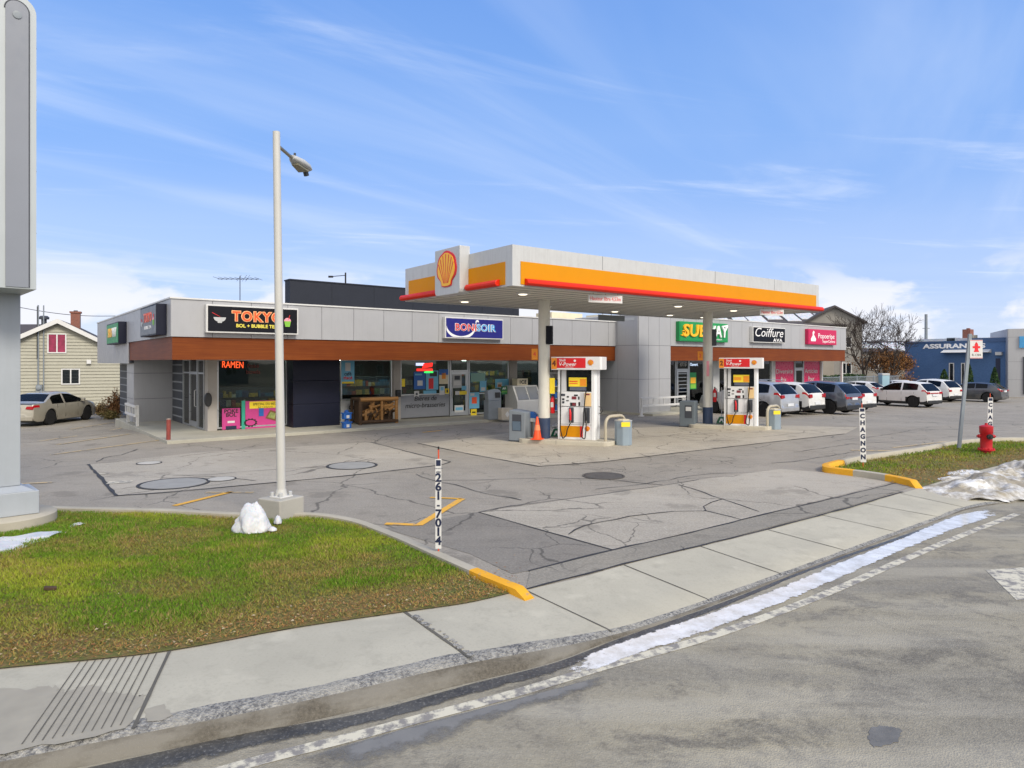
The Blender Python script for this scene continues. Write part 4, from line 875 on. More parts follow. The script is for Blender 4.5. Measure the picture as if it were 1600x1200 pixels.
m = MB(); arc = [(-.72 + .74 * math.cos(a), .52 + .52 * math.sin(a)) for a in np.linspace(R(185), R(352), 22)]; inner = [(-.72 + .70 * math.cos(a), .58 + .46 * math.sin(a)) for a in np.linspace(R(352), R(185), 22)]
arc = [p for p in arc if True]; m.extr([(max(-w / 2 + .06, p[0]), y + .006, max(.06, p[1] - .02)) for p in arc + inner], (0, -.006, 0)); m.extr([(.10 + .09 * math.cos(a), y + .006, h * .80 + .10 * math.sin(a)) for a in np.linspace(R(10), R(220), 9)] + [(.09 + .03 * math.cos(a), y + .006, h * .78 + .05 * math.sin(a)) for a in np.linspace(R(200), R(10), 7)], (0, -.006, 0)); m.build('swoosh', M['txtwhite'], s_)
bq = BB - .2
s_, w, h, y = sign('green sign with yellow and white lettering behind the canopy column', ax(1061, bq), ax(1137, bq), az_(533, 1066, bq), az_(502, 1066, bq), BB, face='green', case='green')
text('SUB', .86, M['txtamber'], s_, (-.92, y - .03, h * .52), extrude=.05, offset=.018, shear=.1, fit=1.95); text('WAY', .86, M['txtwhite'], s_, (.98, y - .03, h * .52), extrude=.05, offset=.012, shear=.1, fit=2.05)
m = MB(); m.extr([(-2.05, y, .30), (-1.72, y, .42), (-1.72, y, .52), (-1.95, y, .50), (-1.7, y, .62), (-1.6, y, .2)], (0, -.05, 0)); m.build('arrow_emblem', M['txtamber'], s_); m = MB(); m.extr([(1.5, y, .88), (2.02, y, .96), (1.9, y, .72), (1.8, y, .82)], (0, -.05, 0)); m.build('arrow_emblem', M['txtwhite'], s_); text('restaurant', .13, M['txtwhite'], s_, (1.25, y, .15), extrude=.004)
s_, w, h, y = sign('black salon sign with white script lettering', ax(1176, bq), ax(1226.5, bq), az_(535, 1180, bq), az_(510, 1180, bq), BB, face='signblack', case='white')
text('Coiffure', .72, M['txtwhite'], s_, (-.02, y, h * .62), extrude=.006, shear=.28, fit=w * .86, offset=-.002); text('AVA', .26, M['txtwhite'], s_, (w * .25, y, h * .17), extrude=.006, offset=.006, fit=1.0, spacing=1.2)
s_, w, h, y = sign('pink sign with white lettering at the right end of the row', ax(1262.5, bq), ax(1306.5, bq), az_(538, 1266, bq), az_(514, 1266, bq), BB, face='pink', case='pink')
text('Popoeripe', .46, M['txtwhite'], s_, (.45, y, h * .56), extrude=.006, offset=.0, fit=w * .58); text('SuperCentre', .26, M['txtwhite'], s_, (.75, y, h * .22), extrude=.006, offset=.0, fit=w * .45)
m = MB(); cx_ = -w * .34
m.extr([(cx_ - .28, y, .2), (cx_ + .28, y, .2), (cx_ + .33, y, .34), (cx_ + .14, y, .55), (cx_ + .05, y, .6), (cx_ + .16, y, .78), (cx_ + .02, y, .86), (cx_ - .1, y, .74), (cx_ - .08, y, .56), (cx_ - .3, y, .34)], (0, -.01, 0)); m.build('emblem', M['txtwhite'], s_)
s_, w, h, y = sign('grey-faced side sign with red lettering turned to the left', bside(222, -.25), bside(247, -.25), 3.42, 4.42, 0, depth=.3, face='darkgrey', case='navy', side=True, a=0)
s_.children[1].data.materials[0] = plain('grey_sign_face', '5d6066', .4, var=.08)
text('TOKYO', .42, M['txtorange'], s_, (0, y, h * .60), extrude=.006, offset=.012, fit=w * .5); text('BUBBLE TEA', .16, M['txtwhite'], s_, (0, y, h * .28), extrude=.004, fit=w * .42); bowl(s_, -w * .36, h * .5, .16, y); cup(s_, w * .36, h * .5, .17, y)
s_, w, h, y = sign('small green side sign near the rear of the left wall', bside(169, -.25), bside(187, -.25), 3.32, 4.22, 0, depth=.3, face='green', case='navy', side=True, a=0)
text('SUB', .5, M['txtamber'], s_, (-w * .17, y, h * .52), extrude=.02, offset=.02, fit=w * .34); text('WAY', .5, M['txtwhite'], s_, (w * .2, y, h * .52), extrude=.02, offset=.02, fit=w * .36)
# ------------------------------------------------------------------ posters and neon in the windows
def poster(label, px0, px1, py0, py1, mat, b=GB, words=(), extra=None, out=.03, cat='poster', name='poster', slant=0):
    a0, a1 = ax(px0, b), ax(px1, b); pm = (px0 + px1) / 2; z1, z0 = az_(py0, pm, b), az_(py1, pm, b); w, h = a1 - a0, z1 - z0
    t_ = thing(name, label, cat, W((a0 + a1) / 2, b - out, z0), TH, 'notices and posters on the shop windows'); m = MB(); m.box(-w / 2, -.012, 0, w / 2, 0, h); m.build('sheet', M[mat] if isinstance(mat, str) else mat, t_)
    for (s, sz, x, z, mt) in words: text(s, sz, M[mt], t_, (x * w, -.016, z * h), extrude=.002, offset=sz * .02)
    if extra:
        m = MB(); mats = []
        for x0, z0_, x1, z1_, mt in extra: m.box((x0 - .5) * w, -.018, z0_ * h, (x1 - .5) * w, -.0125, z1_ * h, len(mats)); mats.append(M[mt])
        m.build('print', mats, t_)
    return t_
poster('pink poster with black hand lettering POKE BOL in the corner window', 346.5, 374.5, 638, 670.5, 'magenta', words=(('POKE', .2, 0, .86, 'txtblack'), ('BOL', .2, 0, .68, 'txtblack')), extra=((.3, .30, .7, .40, 'white'), (.2, 0, .8, .16, 'txtnavy')))
pp = poster('large pink menu banner with yellow strip beside the light pole', 383, 434, 626, 671, 'magenta', words=(('SPECIAL DU MIDI', .12, .1, .88, 'txtblack'), ('bol + breuvage', .09, .1, .78, 'txtblack')), extra=((.12, .74, 1.0, .98, 'sunny'),))
pp.children[-1].location.y = .004
m = MB(); m.extr([(-.42 + (.26 if i % 2 else .21) * math.cos(i * math.pi / 12), -.016, .28 + (.17 if i % 2 else .13) * math.sin(i * math.pi / 12)) for i in range(24)], (0, -.006, 0), 0); m.extr([(-.42 + .17 * math.cos(q), -.0225, .28 + .10 * math.sin(q)) for q in np.linspace(0, 6.2, 20)], (0, -.004, 0), 1)
m.extr([(.12, -.016, .42), (.5, -.016, .30), (.58, -.016, .62), (.3, -.016, .72)], (0, -.006, 0), 2); m.extr([(.2, -.0225, .45), (.46, -.0225, .37), (.5, -.0225, .58), (.32, -.0225, .65)], (0, -.004, 0), 3); m.extr([(-.12, -.016, .5), (.06, -.016, .5), (.06, -.016, .8), (-.12, -.016, .8)], (0, -.006, 0), 4); m.build('print', [M['txtblack'], M['magenta'], plain('food_brown', '7a5230', .6, var=.3), plain('food_green', '8f9a58', .6, var=.4, scale=12), M['blue']], pp)
poster('teal strip poster beside the pink menu banner', 377, 382.5, 626, 671, plain('teal', '2f9f86', .5))
n_ = thing('neon_sign', 'orange RAMEN letters glowing in the corner window', 'neon sign', W((A(343) + A(376)) / 2 + .07, GB - .09, 2.28), TH); text('RAMEN', .34, emit('neon_orange', 'ff5a2a', .9), n_, (0, 0, .17), extrude=.006, offset=.0, fit=A(376) - A(343), rot=(R(90), R(2), 0))
n_ = thing('neon_sign', 'faint dark red hand drawn letters next to the orange neon word', 'neon sign', W(A(395), GB - .05, 2.1), TH); text('Poké\nbowls', .22, plain('dim_red', '6b2a22', .5), n_, (0, 0, .2), extrude=.008)
poster('pale blue cone advert in the window above the firewood', 532.5, 553, 564, 599, 'skyblue', words=(('café', .2, 0, .42, 'txtnavy'), ('glacé', .2, 0, .25, 'txtred')), extra=((.05, .0, .95, .08, 'sunny'), (.3, .55, .7, .92, 'white')))
n_ = thing('neon_sign', 'glowing red and white beer sign in the window left of the door', 'neon sign', W(A(662), GB - .05, 2.15), TH)
m = MB(); m.box(-.42, -.01, .25, .0, 0, .37, 0); m.box(-.38, -.01, .02, .42, 0, .12, 1); m.extr([(-.1, 0, .14), (.4, 0, .2), (.42, 0, .38), (-.05, 0, .34)], (0, -.012, 0), 1); m.box(.0, -.01, -.07, .45, 0, .0, 2); m.build('tubes', [emit('neon_white', 'cfd8ff', .7), emit('neon_red', 'ff2a22', .9), emit('neon_green', '3cff6a', .7)], n_)
for (lab, x0, x1, y0, y1, mt, ex) in [
    ('dark blue beer poster with white roundel left of the door', 646, 664, 581, 608, 'blue', ((.3, .2, .75, .5, 'white'), (.1, .8, .7, .9, 'skyblue'))), ('pale poster with red cans left of the door', 665, 684, 579, 609, 'skyblue', ((.2, .05, .6, .6, 'red'), (.3, .7, .9, .95, 'darkgrey'))),
    ('blue and cream poster with orange disc beside the door', 685.5, 699.5, 577, 600, 'cream', ((0, .62, 1, 1, 'blue'), (.28, .35, .72, .75, 'orange'))), ('yellow notice at the left edge of the beer window', 627, 632, 592, 604, 'sunny', ()),
    ('long pale green notice strip under the posters', 661, 681, 610, 615, 'skyblue', ()), ('small white papers beside the door frame', 686, 694, 603, 617, 'white', ((.2, .5, .8, .9, 'skyblue'),)),
    ('yellow sticker at the left of the door frame', 695, 701, 607, 615, 'sunny', ((.3, .2, .7, .8, 'txtblack'),)), ('white round sticker low on the beer window', 646.5, 654, 611, 620, 'white', ((.3, .3, .7, .7, 'darkgrey'),)),
    ('pale green banner in the window right of the door', 735, 757, 583, 596, plain('pale_green', '7fa79c', .5), ()), ('small light blue poster right of the door', 749, 759, 595, 612, 'skyblue', ((.2, .1, .8, .4, 'white'),)),
    ('blue poster with an orange mug low in the window', 732.5, 748, 613, 638, 'skyblue', ((.25, .3, .75, .7, 'txtorange'), (.1, .8, .5, .95, 'white'))), ('yellow shield sticker at the foot of the window', 735, 744, 639, 649, 'sunny', ((.2, .4, .8, .6, 'txtblack'),)),
    ('white card with orange print behind the air machine', 773, 794, 592, 606, 'skyblue', ((.15, .05, .5, .6, 'white'), (.2, .1, .45, .4, 'orange'))), ('tall green sandwich poster beside the slatted door', 1077, 1087, 582, 608, 'green', ((.1, .35, .9, .7, 'txtamber'), (.1, .05, .9, .3, 'txtgreen')))]:
    poster(lab, x0, x1, y0, y1, mt, GR if x0 > 1000 else GB, extra=ex)
for (lab, x0, x1, y0, y1, mt, ex) in [('crowded white paper notices in the upper door glass', 706, 720, 585, 606, 'lightgrey', ((.1, .2, .9, .5, 'white'), (.2, .6, .8, .9, 'darkgrey'))), ('yellow and white stickers across the door middle', 710, 728, 611, 616.5, 'sunny', ((.0, .0, .35, 1, 'white'),)), ('white notice with blue print in the lower door glass', 709, 723, 633, 644, 'white', ((.1, .3, .9, .7, 'skyblue'),)), ('pale blue slip in the upper right of the door glass', 720, 727.5, 603, 609, 'skyblue', ())]:
    poster(lab, x0, x1, y0, y1, mt, GB, extra=ex, out=.06)
n_ = thing('open_sign', 'small white lettered open sign in the window by the number 4715', 'open sign', W(B(1083), GR - .05, 2.3), TH); text('Ouvert', .24, emit('open_white', 'cfe4ff', .6), n_, (0, 0, .12), extrude=.006)
# ================================================================== FUEL CANOPY
THC = R(37.2); CN = Vector((.01, 17.0, 0)); uc = Vector((math.cos(THC), math.sin(THC), 0)); vc = Vector((-math.sin(THC), math.cos(THC), 0)); CLn, CW = 15.0, 5.7; CZ0, CZ1 = 4.50, 5.55
can = thing('fuel_canopy', 'white and yellow fuel canopy with red light bars on two columns', 'fuel canopy', CN, THC)
M['under'] = plain('canopy_underside', 'cfccc2', .6, var=.05, dirt=.1); M['fasc'] = plain('canopy_white', 'bbbdbd', .4, var=.05, dirt=.12, streak=.22); M['yel'] = plain('canopy_yellow', 'd08a0c', .55, spec=.15, var=.03)
m = MB(); m.box(.07, .07, CZ0 + .03, CLn - .07, CW - .07, CZ0 + .12)
for q in np.arange(.5, CW - .1, .45): m.box(.08, q, CZ0 + .022, CLn - .08, q + .012, CZ0 + .03, 1)
m.build('underside', [M['under'], M['joint']], can)
m = MB(); m.box(0, 0, CZ0, CLn, .06, CZ1); m.box(0, CW - .06, CZ0, CLn, CW, CZ1); m.box(0, .06, CZ0, .06, CW - .06, CZ1); m.box(CLn - .06, .06, CZ0, CLn, CW - .06, CZ1); m.box(.06, .06, CZ1 - .3, CLn - .06, CW - .06, CZ1 - .25)
for q in (3.2, 8.4, 11.9): m.box(q, -.004, 5.16, q + .012, 0, CZ1, 1)
m.build('fascia', [M['fasc'], M['joint']], can, None, .01)
YB, YT = 4.55, 5.14
m = MB(); m.box(.26, -.018, YB, CLn - .22, -.001, YT); m.build('yellow_band', M['yel'], can)
m = MB(); m.box(-.018, .30, YB, -.001, CW - .25, YT); m.build('yellow_band', M['yel'], can)
m = MB(); m.box(CLn + .001, .3, YB, CLn + .018, CW - .3, YT); m.build('yellow_band', M['yel'], can)
def bar(p0, p1, nrm):
    p0, p1, nrm = Vector(p0), Vector(p1), Vector(nrm); pr = [(0, 0), (.10, .0), (.15, .045), (.15, .10), (.10, .16), (0, .18)]
    mm = MB(); mm.extr([p0 + nrm * q + Vector((0, 0, z)) for q, z in pr], p1 - p0); return mm.build('light_bar', M['redbar'], can, None, .012)
bar((.38, -.019, 4.53), (CLn + .1, -.019, 4.53), (0, -1, 0))
bar((-.019, .52, 4.53), (-.019, 1.98, 4.53), (-1, 0, 0)); bar((-.019, 3.36, 4.53), (-.019, CW + .1, 4.53), (-1, 0, 0))
def pecten(par, c, s, y, name='emblem', face=(0, -1), k=14):
    """scallop shell emblem facing local -y"""
    def outline(g):
        pts = []
        for i in range(57):
            a = R(-118 + 236 * i / 56); r = g * (.5 + .018 * abs(math.cos(a * 3.6))); pts.append((r * math.sin(a) * 1.04, .06 + r * math.cos(a)))
        pts += [(g * .30, -.30), (g * .26, -.44 * (g * .5 + .5)), (g * .1, -.47 * (g * .5 + .5)), (-g * .1, -.47 * (g * .5 + .5)), (-g * .26, -.44 * (g * .5 + .5)), (-g * .30, -.30)]
        return pts
    m = MB(); f = lambda p, q: (c[0] + p[0] * s, q, c[1] + p[1] * s)
    m.extr([f(p, y) for p in outline(1)], (0, -.02 * s - .004, 0), 0); y2 = y - .02 * s - .004
    m.extr([f((p[0] * .98, p[1]), y2 - .0005) for p in outline(.88)], (0, -.012 * s - .002, 0), 1); y3 = y2 - .012 * s - .003
    for i in range(7):
        a = R(-66 + 22 * i); e = (.44 * math.sin(a), .06 + .44 * math.cos(a) - (.02)); b = (.12 * math.sin(a), -.36); n = Vector((e[1] - b[1], -(e[0] - b[0]))).normalized() * .017
        m.extr([f((b[0] - n.x * .5, b[1] - n.y * .5), y3), f((b[0] + n.x * .5, b[1] + n.y * .5), y3), f((e[0] + n.x, e[1] + n.y), y3), f((e[0] - n.x, e[1] - n.y), y3)], (0, -.004, 0), 0)
    return m.build(name, [M['red'], M['sunny']] if False else [M['red'], M['pecy']], par)
M['pecy'] = plain('emblem_yellow', 'f5b81f', .4, var=.03)
lp = MB(); y0, y1 = 2.0, 3.34; z0, z1 = 4.46, 5.78; r_ = .12
pts = [(-.32, y0 + r_, z0), (-.32, y1 - r_, z0)]; 
prof = [(y0, z1), (y0, z0 + r_), (y0 + r_ * .3, z0 + r_ * .3), (y0 + r_, z0), (y1 - r_, z0), (y1 - r_ * .3, z0 + r_ * .3), (y1, z0 + r_), (y1, z1)]
lp.extr([(-.30, p[0], p[1]) for p in prof], (.34, 0, 0)); lo = lp.build('logo_panel', M['fasc'], can, None, .015)
e = bpy.data.objects.new('emblem_pivot', None); 
em = pecten(None, (0, 0), .98, 0.0, 'emblem'); em.parent = lo; em.location = (-.302, (y0 + y1) / 2, 5.14); em.rotation_euler = (0, 0, R(-90)); bpy.data.objects.remove(e)
for k, xq in enumerate((3.44, 11.87)):
    m = MB(); m.lathe([(.185, .78), (.185, CZ0 + .025)], 28, (xq, CW / 2, 0)); c_ = m.build('column', M['colm'] if 'colm' in M else M.setdefault('colm', plain('column_white', 'd2d0c6', .45, var=.06, dirt=.12, streak=.25)), can, 40)
    m = MB(); m.lathe([(.192, .10), (.192, .775), (.187, .779)], 28, (xq, CW / 2, 0)); m.build('base_band', plain('band_navy', '2c3f5e', .5, var=.1, dirt=.2), c_, 40)
M['lamp'] = emit('lamp_lens', 'fff4dc', 1.3)
for xq in (1.4, 4.8, 8.2, 11.4, 13.6):
    for yq in (1.35, 4.35):
        m = MB(); m.lathe([(.17, -.03), (.19, -.02), (.19, .028)], 20, (xq, yq, CZ0)); d_ = m.build('downlight', M['white'], can, None, .01); m = MB(); m.lathe([(.0, -.05), (.10, -.046), (.13, -.0305)], 20, (xq, yq, CZ0)); m.build('lens', M['lamp'], d_)
def cpt(x, y, z): return CN + uc * x + vc * y + Vector((0, 0, z))
for k, (x, lab) in enumerate(((3.42, 'red lettered height plate hanging nearest the front canopy corner'), (11.9, 'red lettered height plate hanging near the far canopy end'))):
    t_ = thing('clearance_sign', lab, 'clearance sign', cpt(x, .1, 4.25), THC - R(14), 'hanging height plates'); m = MB(); m.box(-.56, -.015, 0, .56, .015, .22); m.build('plate', M['white'], t_)
    text('Hauteur libre 4,53m', .16, M['txtred'], t_, (0, -.019, .11), fit=1.0, extrude=.002, offset=.0); m = MB()
    for q in (-.4, 0, .4): m.tube([(q, 0, .22), (q, 0, .30)], .012, 6)
    m.build('hanger', M['steel'], t_)
t_ = thing('clearance_sign', 'grey back of a height plate under the far canopy edge', 'clearance sign', cpt(9.3, CW - .1, 4.23), THC, 'hanging height plates'); m = MB(); m.box(-.75, -.015, 0, .75, .015, .22); m.build('plate', M['grey'], t_); m = MB()
for q in (-.5, 0, .5): m.tube([(q, 0, .22), (q, 0, .30)], .012, 6)
m.build('hanger', M['steel'], t_)
# ------------------------------------------------------------------ islands and pumps
EI = -20.0; er = R(EI); ex = Vector((math.cos(er), math.sin(er), 0)); ey = Vector((-math.sin(er), math.cos(er), 0))
def island(c, L, Wd, label):
    t_ = thing('pump_island', label, 'pump island', c, er); pts = []
    for sx in (1, -1):
        for a in np.linspace(-90, 90, 9): a = R(a); pts.append((sx * (L / 2 - .25) + sx * .25 * math.cos(a), sx * (Wd / 2 - .0) * math.sin(a) * 1.0))
    m = MB(); m.prism(pts, -.05, .13); m.build('slab', M['islandc'] if 'islandc' in M else M.setdefault('islandc', concrete('island_concrete', 'b3b0a6', stain=.45)), t_, None, .02)
    m = MB(); m.box(-.005 - .2, -Wd / 2 - .003, 0, .005 - .2, -Wd / 2 + .02, .128); m.build('joint', M['joint'], t_); return t_
def ipos(px, py, z=.13): return G(px, py, z=z)
P1 = G(908, 685.5, z=.13); P2 = G(1161, 664.5, z=.13)
C1 = cpt(3.44, CW / 2, 0); C2 = cpt(11.87, CW / 2, 0)
def isl_center(P, C): q = (P + C) / 2; return Vector((q.x, q.y, 0)) + ex * .15
island(isl_center(P1, C1), 3.1, 1.15, 'concrete pump island with the orange cone'); island(isl_center(P2, C2), 3.1, 1.15, 'concrete pump island beside the silver suv')
M['pumpw'] = plain('pump_white', 'e2e3e4', .35, var=.04, dirt=.06); M['pumpg'] = plain('pump_panel_grey', 'c9cacb', .4, var=.05); M['pumpdark'] = plain('pump_display', '1b2326', .12, var=.15)
def hose(par, pts):
    ps = catmull([Vector(p) for p in pts], 6); m = MB(); m.tube(ps, .017, 8); return m.build('hose', M['rubber'], par, 60)
def pump(loc, label, num):
    t_ = thing('fuel_pump', label, 'fuel pump', loc, er, 'fuel pumps under the canopy')
    D_ = .30                                       # half depth; X = (x-478)/385, Z = (1085-y)/385
    X = lambda x: (x - 478) / 385; Z = lambda y: (1085 - y) / 385
    m = MB(); m.box(X(240), -D_ + .02, 0, X(632), D_ - .02, Z(690)); m.build('lower_cabinet', M['pumpw'], t_, None, .012)
    m = MB(); m.prism([(X(632), -D_), (X(668), -D_), (X(692), -D_ + .08), (X(692), D_ - .08), (X(668), D_), (X(632), D_)], 0, Z(245)); m.build('side_column', M['pumpw'], t_, None, .008)
    m = MB(); m.box(X(213), -D_ + .03, 0, X(238), D_ - .03, Z(245)); m.build('side_column', M['pumpw'], t_, None, .008)
    m = MB(); m.box(X(240), -D_ + .06, Z(508), X(310), D_ - .06, Z(248)); m.box(X(310), -D_ + .16, Z(508), X(632), D_ - .16, Z(248), 1); m.build('upper_recess', [M['pumpg'], M['pumpdark']], t_)
    m = MB(); m.box(X(240), -D_ - .0, Z(685), X(632), D_, Z(510)); cp = m.build('control_panel', M['pumpw'], t_, None, .01)
    m = MB(); y = -D_ - .006
    for x0, ya, x1, yb_, mi in ((255, 535, 308, 562, 0), (330, 562, 356, 580, 1), (272, 590, 300, 612, 1), (272, 625, 300, 650, 0), (322, 612, 355, 624, 1), (420, 542, 466, 560, 1), (392, 566, 448, 600, 2), (470, 566, 488, 602, 1), (372, 640, 445, 680, 1), (400, 645, 440, 676, 2), (475, 632, 495, 678, 1), (500, 516, 545, 680, 4), (548, 520, 630, 680, 3), (560, 530, 612, 548, 2)): m.box(X(x0), y - (.004 if mi == 2 else .002), Z(yb_), X(x1), -D_ + .004, Z(ya), mi)
    m.build('keypad', [M['darkgrey'], M['black'], plain('maroon', '7d2c35', .5), plain('price_cream', 'e6c48c', .5), M['pumpg']], cp)
    m = MB(); m.box(X(345), -D_ + .09, Z(448), X(565), -D_ + .12, Z(338)); m.box(X(358), -D_ + .09, Z(495), X(560), -D_ + .13, Z(450), 1); ad = m.build('advert', [M['sunny'], plain('advert_dark', '5a5f6e', .5, var=.3, scale=20)], t_); m = MB(); m.box(X(485), -D_ + .082, Z(440), X(562), -D_ + .089, Z(355)); m.box(X(352), -D_ + .084, Z(415), X(455), -D_ + .089, Z(405), 1); m.box(X(352), -D_ + .084, Z(392), X(455), -D_ + .089, Z(378), 1); m.build('print', [M['orange'], M['txtorange']], ad)
    # valance
    m = MB(); m.box(X(143), -D_ - .10, Z(245), X(745), D_ + .10, Z(88)); m.prism([(X(745) + .001, -D_ - .1), (X(765), -D_ - .03), (X(765), D_ + .03), (X(745) + .001, D_ + .1)], Z(244), Z(89)); va = m.build('valance', M['pumpw'], t_, None, .012)
    yv = -D_ - .104; m = MB(); m.box(X(215), yv - .003, Z(222), X(572), yv, Z(102)); m.build('red_panel', M['red'], va); m = MB(); m.box(X(147), yv - .003, Z(236), X(214), yv, Z(100)); m.build('number_panel', M['orange'], va)
    text(num, .24, plain('num_brown', '6b2d12', .5), va, (X(181), yv - .006, Z(170)), 'number', extrude=.002, offset=.008)
    text('Shell', .11, M['txtwhite'], va, (X(285), yv - .006, Z(130)), extrude=.002, offset=.001); text('V-Power', .155, M['txtwhite'], va, (X(352), yv - .006, Z(178)), extrude=.002, offset=.002, shear=.15, fit=.56); text('NITRO PLUS', .05, M['txtwhite'], va, (X(370), yv - .006, Z(211)), extrude=.002)
    m = MB(); m.lathe([(.030, 0), (.038, 0), (.038, .003), (.030, .003)], 14, M=Matrix.Translation((X(440), yv - .001, Z(135))) @ Matrix.Rotation(R(90), 4, 'X')); m.build('ring_mark', M['txtwhite'], va)
    pecten(va, (X(632), Z(160)), .17, yv, 'emblem'); 
    yl = -D_ + .018; m = MB(); m.box(X(243), yl - .004, Z(1056), X(490), yl, Z(922)); m.build('yellow_panel', M['yel'], t_); m = MB(); m.box(X(491), yl - .004, Z(1056), X(526), yl, Z(922)); m.build('red_panel', M['red'], t_); pecten(t_, (X(582), Z(952)), .15, yl, 'emblem')
    m = MB(); m.box(X(415), yl - .003, Z(886), X(540), yl, Z(882)); m.box(X(245), yl - .003, Z(905), X(632), yl, Z(902)); m.build('panel_seam', M['joint'], t_)
    for x0, x1, mt in ((355, 415, 'red'), (548, 613, 'black')):
        m = MB(); m.box(X(x0), yl - .03, Z(882), X(x1), yl - .001, Z(698)); w_ = m.build('nozzle_holster', M['darkgrey'], t_, None, .01); m = MB(); xc = X((x0 + x1) / 2)
        m.tube([(xc - .03, yl - .07, Z(715)), (xc - .01, yl - .10, Z(760)), (xc - .01, yl - .09, Z(850))], [.02, .035, .03], 8); m.tube([(xc - .01, yl - .09, Z(850)), (xc - .01, yl - .085, Z(885))], .018, 8, 1); m.build('nozzle', [M[mt], M['steel']], w_, 50)
    x1 = X(385) - .01; x2 = X(580) - .01
    hose(t_, [(X(262), -D_ - .05, Z(250)), (X(260), -D_ - .06, Z(500)), (X(258), -D_ - .07, Z(800)), (X(266), -D_ - .08, Z(1000)), (X(292), -D_ - .09, Z(1068)), (X(325), -D_ - .09, Z(1040)), (X(345), -D_ - .08, Z(960)), (x1, -D_ - .07, Z(885))])
    hose(t_, [(X(572), -D_ - .05, Z(500)), (X(558), -D_ - .07, Z(620)), (X(540), -D_ - .08, Z(900)), (X(536), -D_ - .09, Z(1060)), (X(552), -D_ - .09, Z(1066)), (X(568), -D_ - .08, Z(1000)), (x2, -D_ - .07, Z(885))])
    m = MB(); m.tube([(X(692), .05, Z(690)), (X(722), .05, Z(700)), (X(740), .05, Z(740)), (X(717), .05, Z(775)), (X(694), .05, Z(770))], .012, 6); m.build('side_hook', M['black'], t_)
    return t_
pump(P1, 'white fuel pump numbered four nearest the orange cone', '4'); pump(P2, 'white fuel pump numbered two in front of the silver suv', '2')
# ------------------------------------------------------------------ small things round the islands
def bin_washer(px, py, wpx, label, kind):
    p = G(px, py); t_ = thing('service_bin', label, 'bin', p, er - R(8)); m = MB(); w, d, h = .58, .62, 1.02
    if kind == 0:
        m.extr([(-w / 2, -d / 2, 0), (w / 2, -d / 2, 0), (w / 2 , -d / 2, h * .93), (-w / 2, -d / 2, h)], (0, d, 0)); m.build('body', M['grey'], t_, None, .025)
        m = MB(); m.box(-.17, -d / 2 - .004, .35, .16, -d / 2 + .01, .88); f_ = m.build('opening', M['darkgrey'], t_); m = MB(); m.extr([(-.15, -d / 2 - .006, .37), (.14, -d / 2 - .006, .37), (.14, -d / 2 - .03, .66), (-.15, -d / 2 - .03, .66)], (0, .008, 0)); m.build('flap', plain('flap_blue', '5d6f80', .35), f_)
    else:
        m.box(-w / 2, -d / 2, 0, w / 2, d / 2, h); m.build('body', plain('bin_slate', '667077', .55, var=.1, dirt=.1), t_, None, .02); m = MB(); m.box(-.08, -d / 2 - .004, .36, .20, -d / 2 + .01, .86); f_ = m.build('opening', M['darkgrey'], t_); m = MB(); m.box(-.04, -d / 2 - .008, .64, .17, -d / 2 - .004, .80); m.build('notice', M['white'], f_)
    m = MB(); m.box(-w / 2 - .012, -d / 2 - .012, -.03, w / 2 + .012, d / 2 + .012, .05); m.build('base', M['darkgrey'], t_); return t_
bin_washer(814.5, 689, 0, 'grey slanted bin with blue flap left of the orange cone', 0); bin_washer(1076, 666.5, 0, 'slate grey bin with a white notice left of the far column', 1)
def octbin(px, py, label, ylab):
    p = G(px, py); t_ = thing('waste_bin', label, 'bin', p + ey * .25, R(10), 'octagonal grey bins at the island ends'); r = .265
    ring = lambda q: [(q * math.cos(R(22.5 + 45 * i)), q * math.sin(R(22.5 + 45 * i))) for i in range(8)]
    m = MB(); m.prism(ring(r), .0, .74); m.build('body', plain('bin_blue_grey', '8796a1', .5, var=.07, dirt=.12), t_, None, .012); m = MB(); m.prism(ring(r * 1.03), .741, .765); m.prism(ring(r * .7), .766, .79, 1); m.build('lid', [M['lightgrey'], M['cream']], t_)
    m = MB(); m.box(-.15, -r * .924 - .004, .58, .13, -r * .924 - .0005, .72); m.build('sticker', M['sunny'], t_, rot=(0, 0, 0)); return t_
octbin(971.5, 696.5, 'octagonal blue grey bin right of the near pump', 0); octbin(1209, 671.5, 'octagonal blue grey bin right of the far pump', 1)
def hoop(px, py, label):
    p = G(px, py); t_ = thing('pump_guard', label, 'guard rail', p, er + R(62), 'bent steel guard pipes'); m = MB(); L = .95
    pts = [(0, 0, -.02), (0, 0, .62)] + [(.26 - .26 * math.cos(a), 0, .62 + .26 * math.sin(a)) for a in np.linspace(.2, math.pi / 2, 6)] + [(L - .26 + .26 * math.sin(a), 0, .62 + .26 * math.cos(a)) for a in np.linspace(0, math.pi / 2, 6)] + [(L, 0, -.02)]
    m.tube(pts, .05, 12); m.build('pipe', plain('guard_paint', 'b3ab97', .45, var=.12, dirt=.25), t_, 60); m = MB(); m.lathe([(.09, 0), (.09, .02), (.055, .03)], 12); m.lathe([(.09, 0), (.09, .02), (.055, .03)], 12, (L, 0, 0)); m.build('foot', M['darkgrey'], t_); return t_
hoop(946, 696, 'bent steel guard pipe at the right end of the near island'); hoop(1199, 671.5, 'bent steel guard pipe at the right end of the far island')
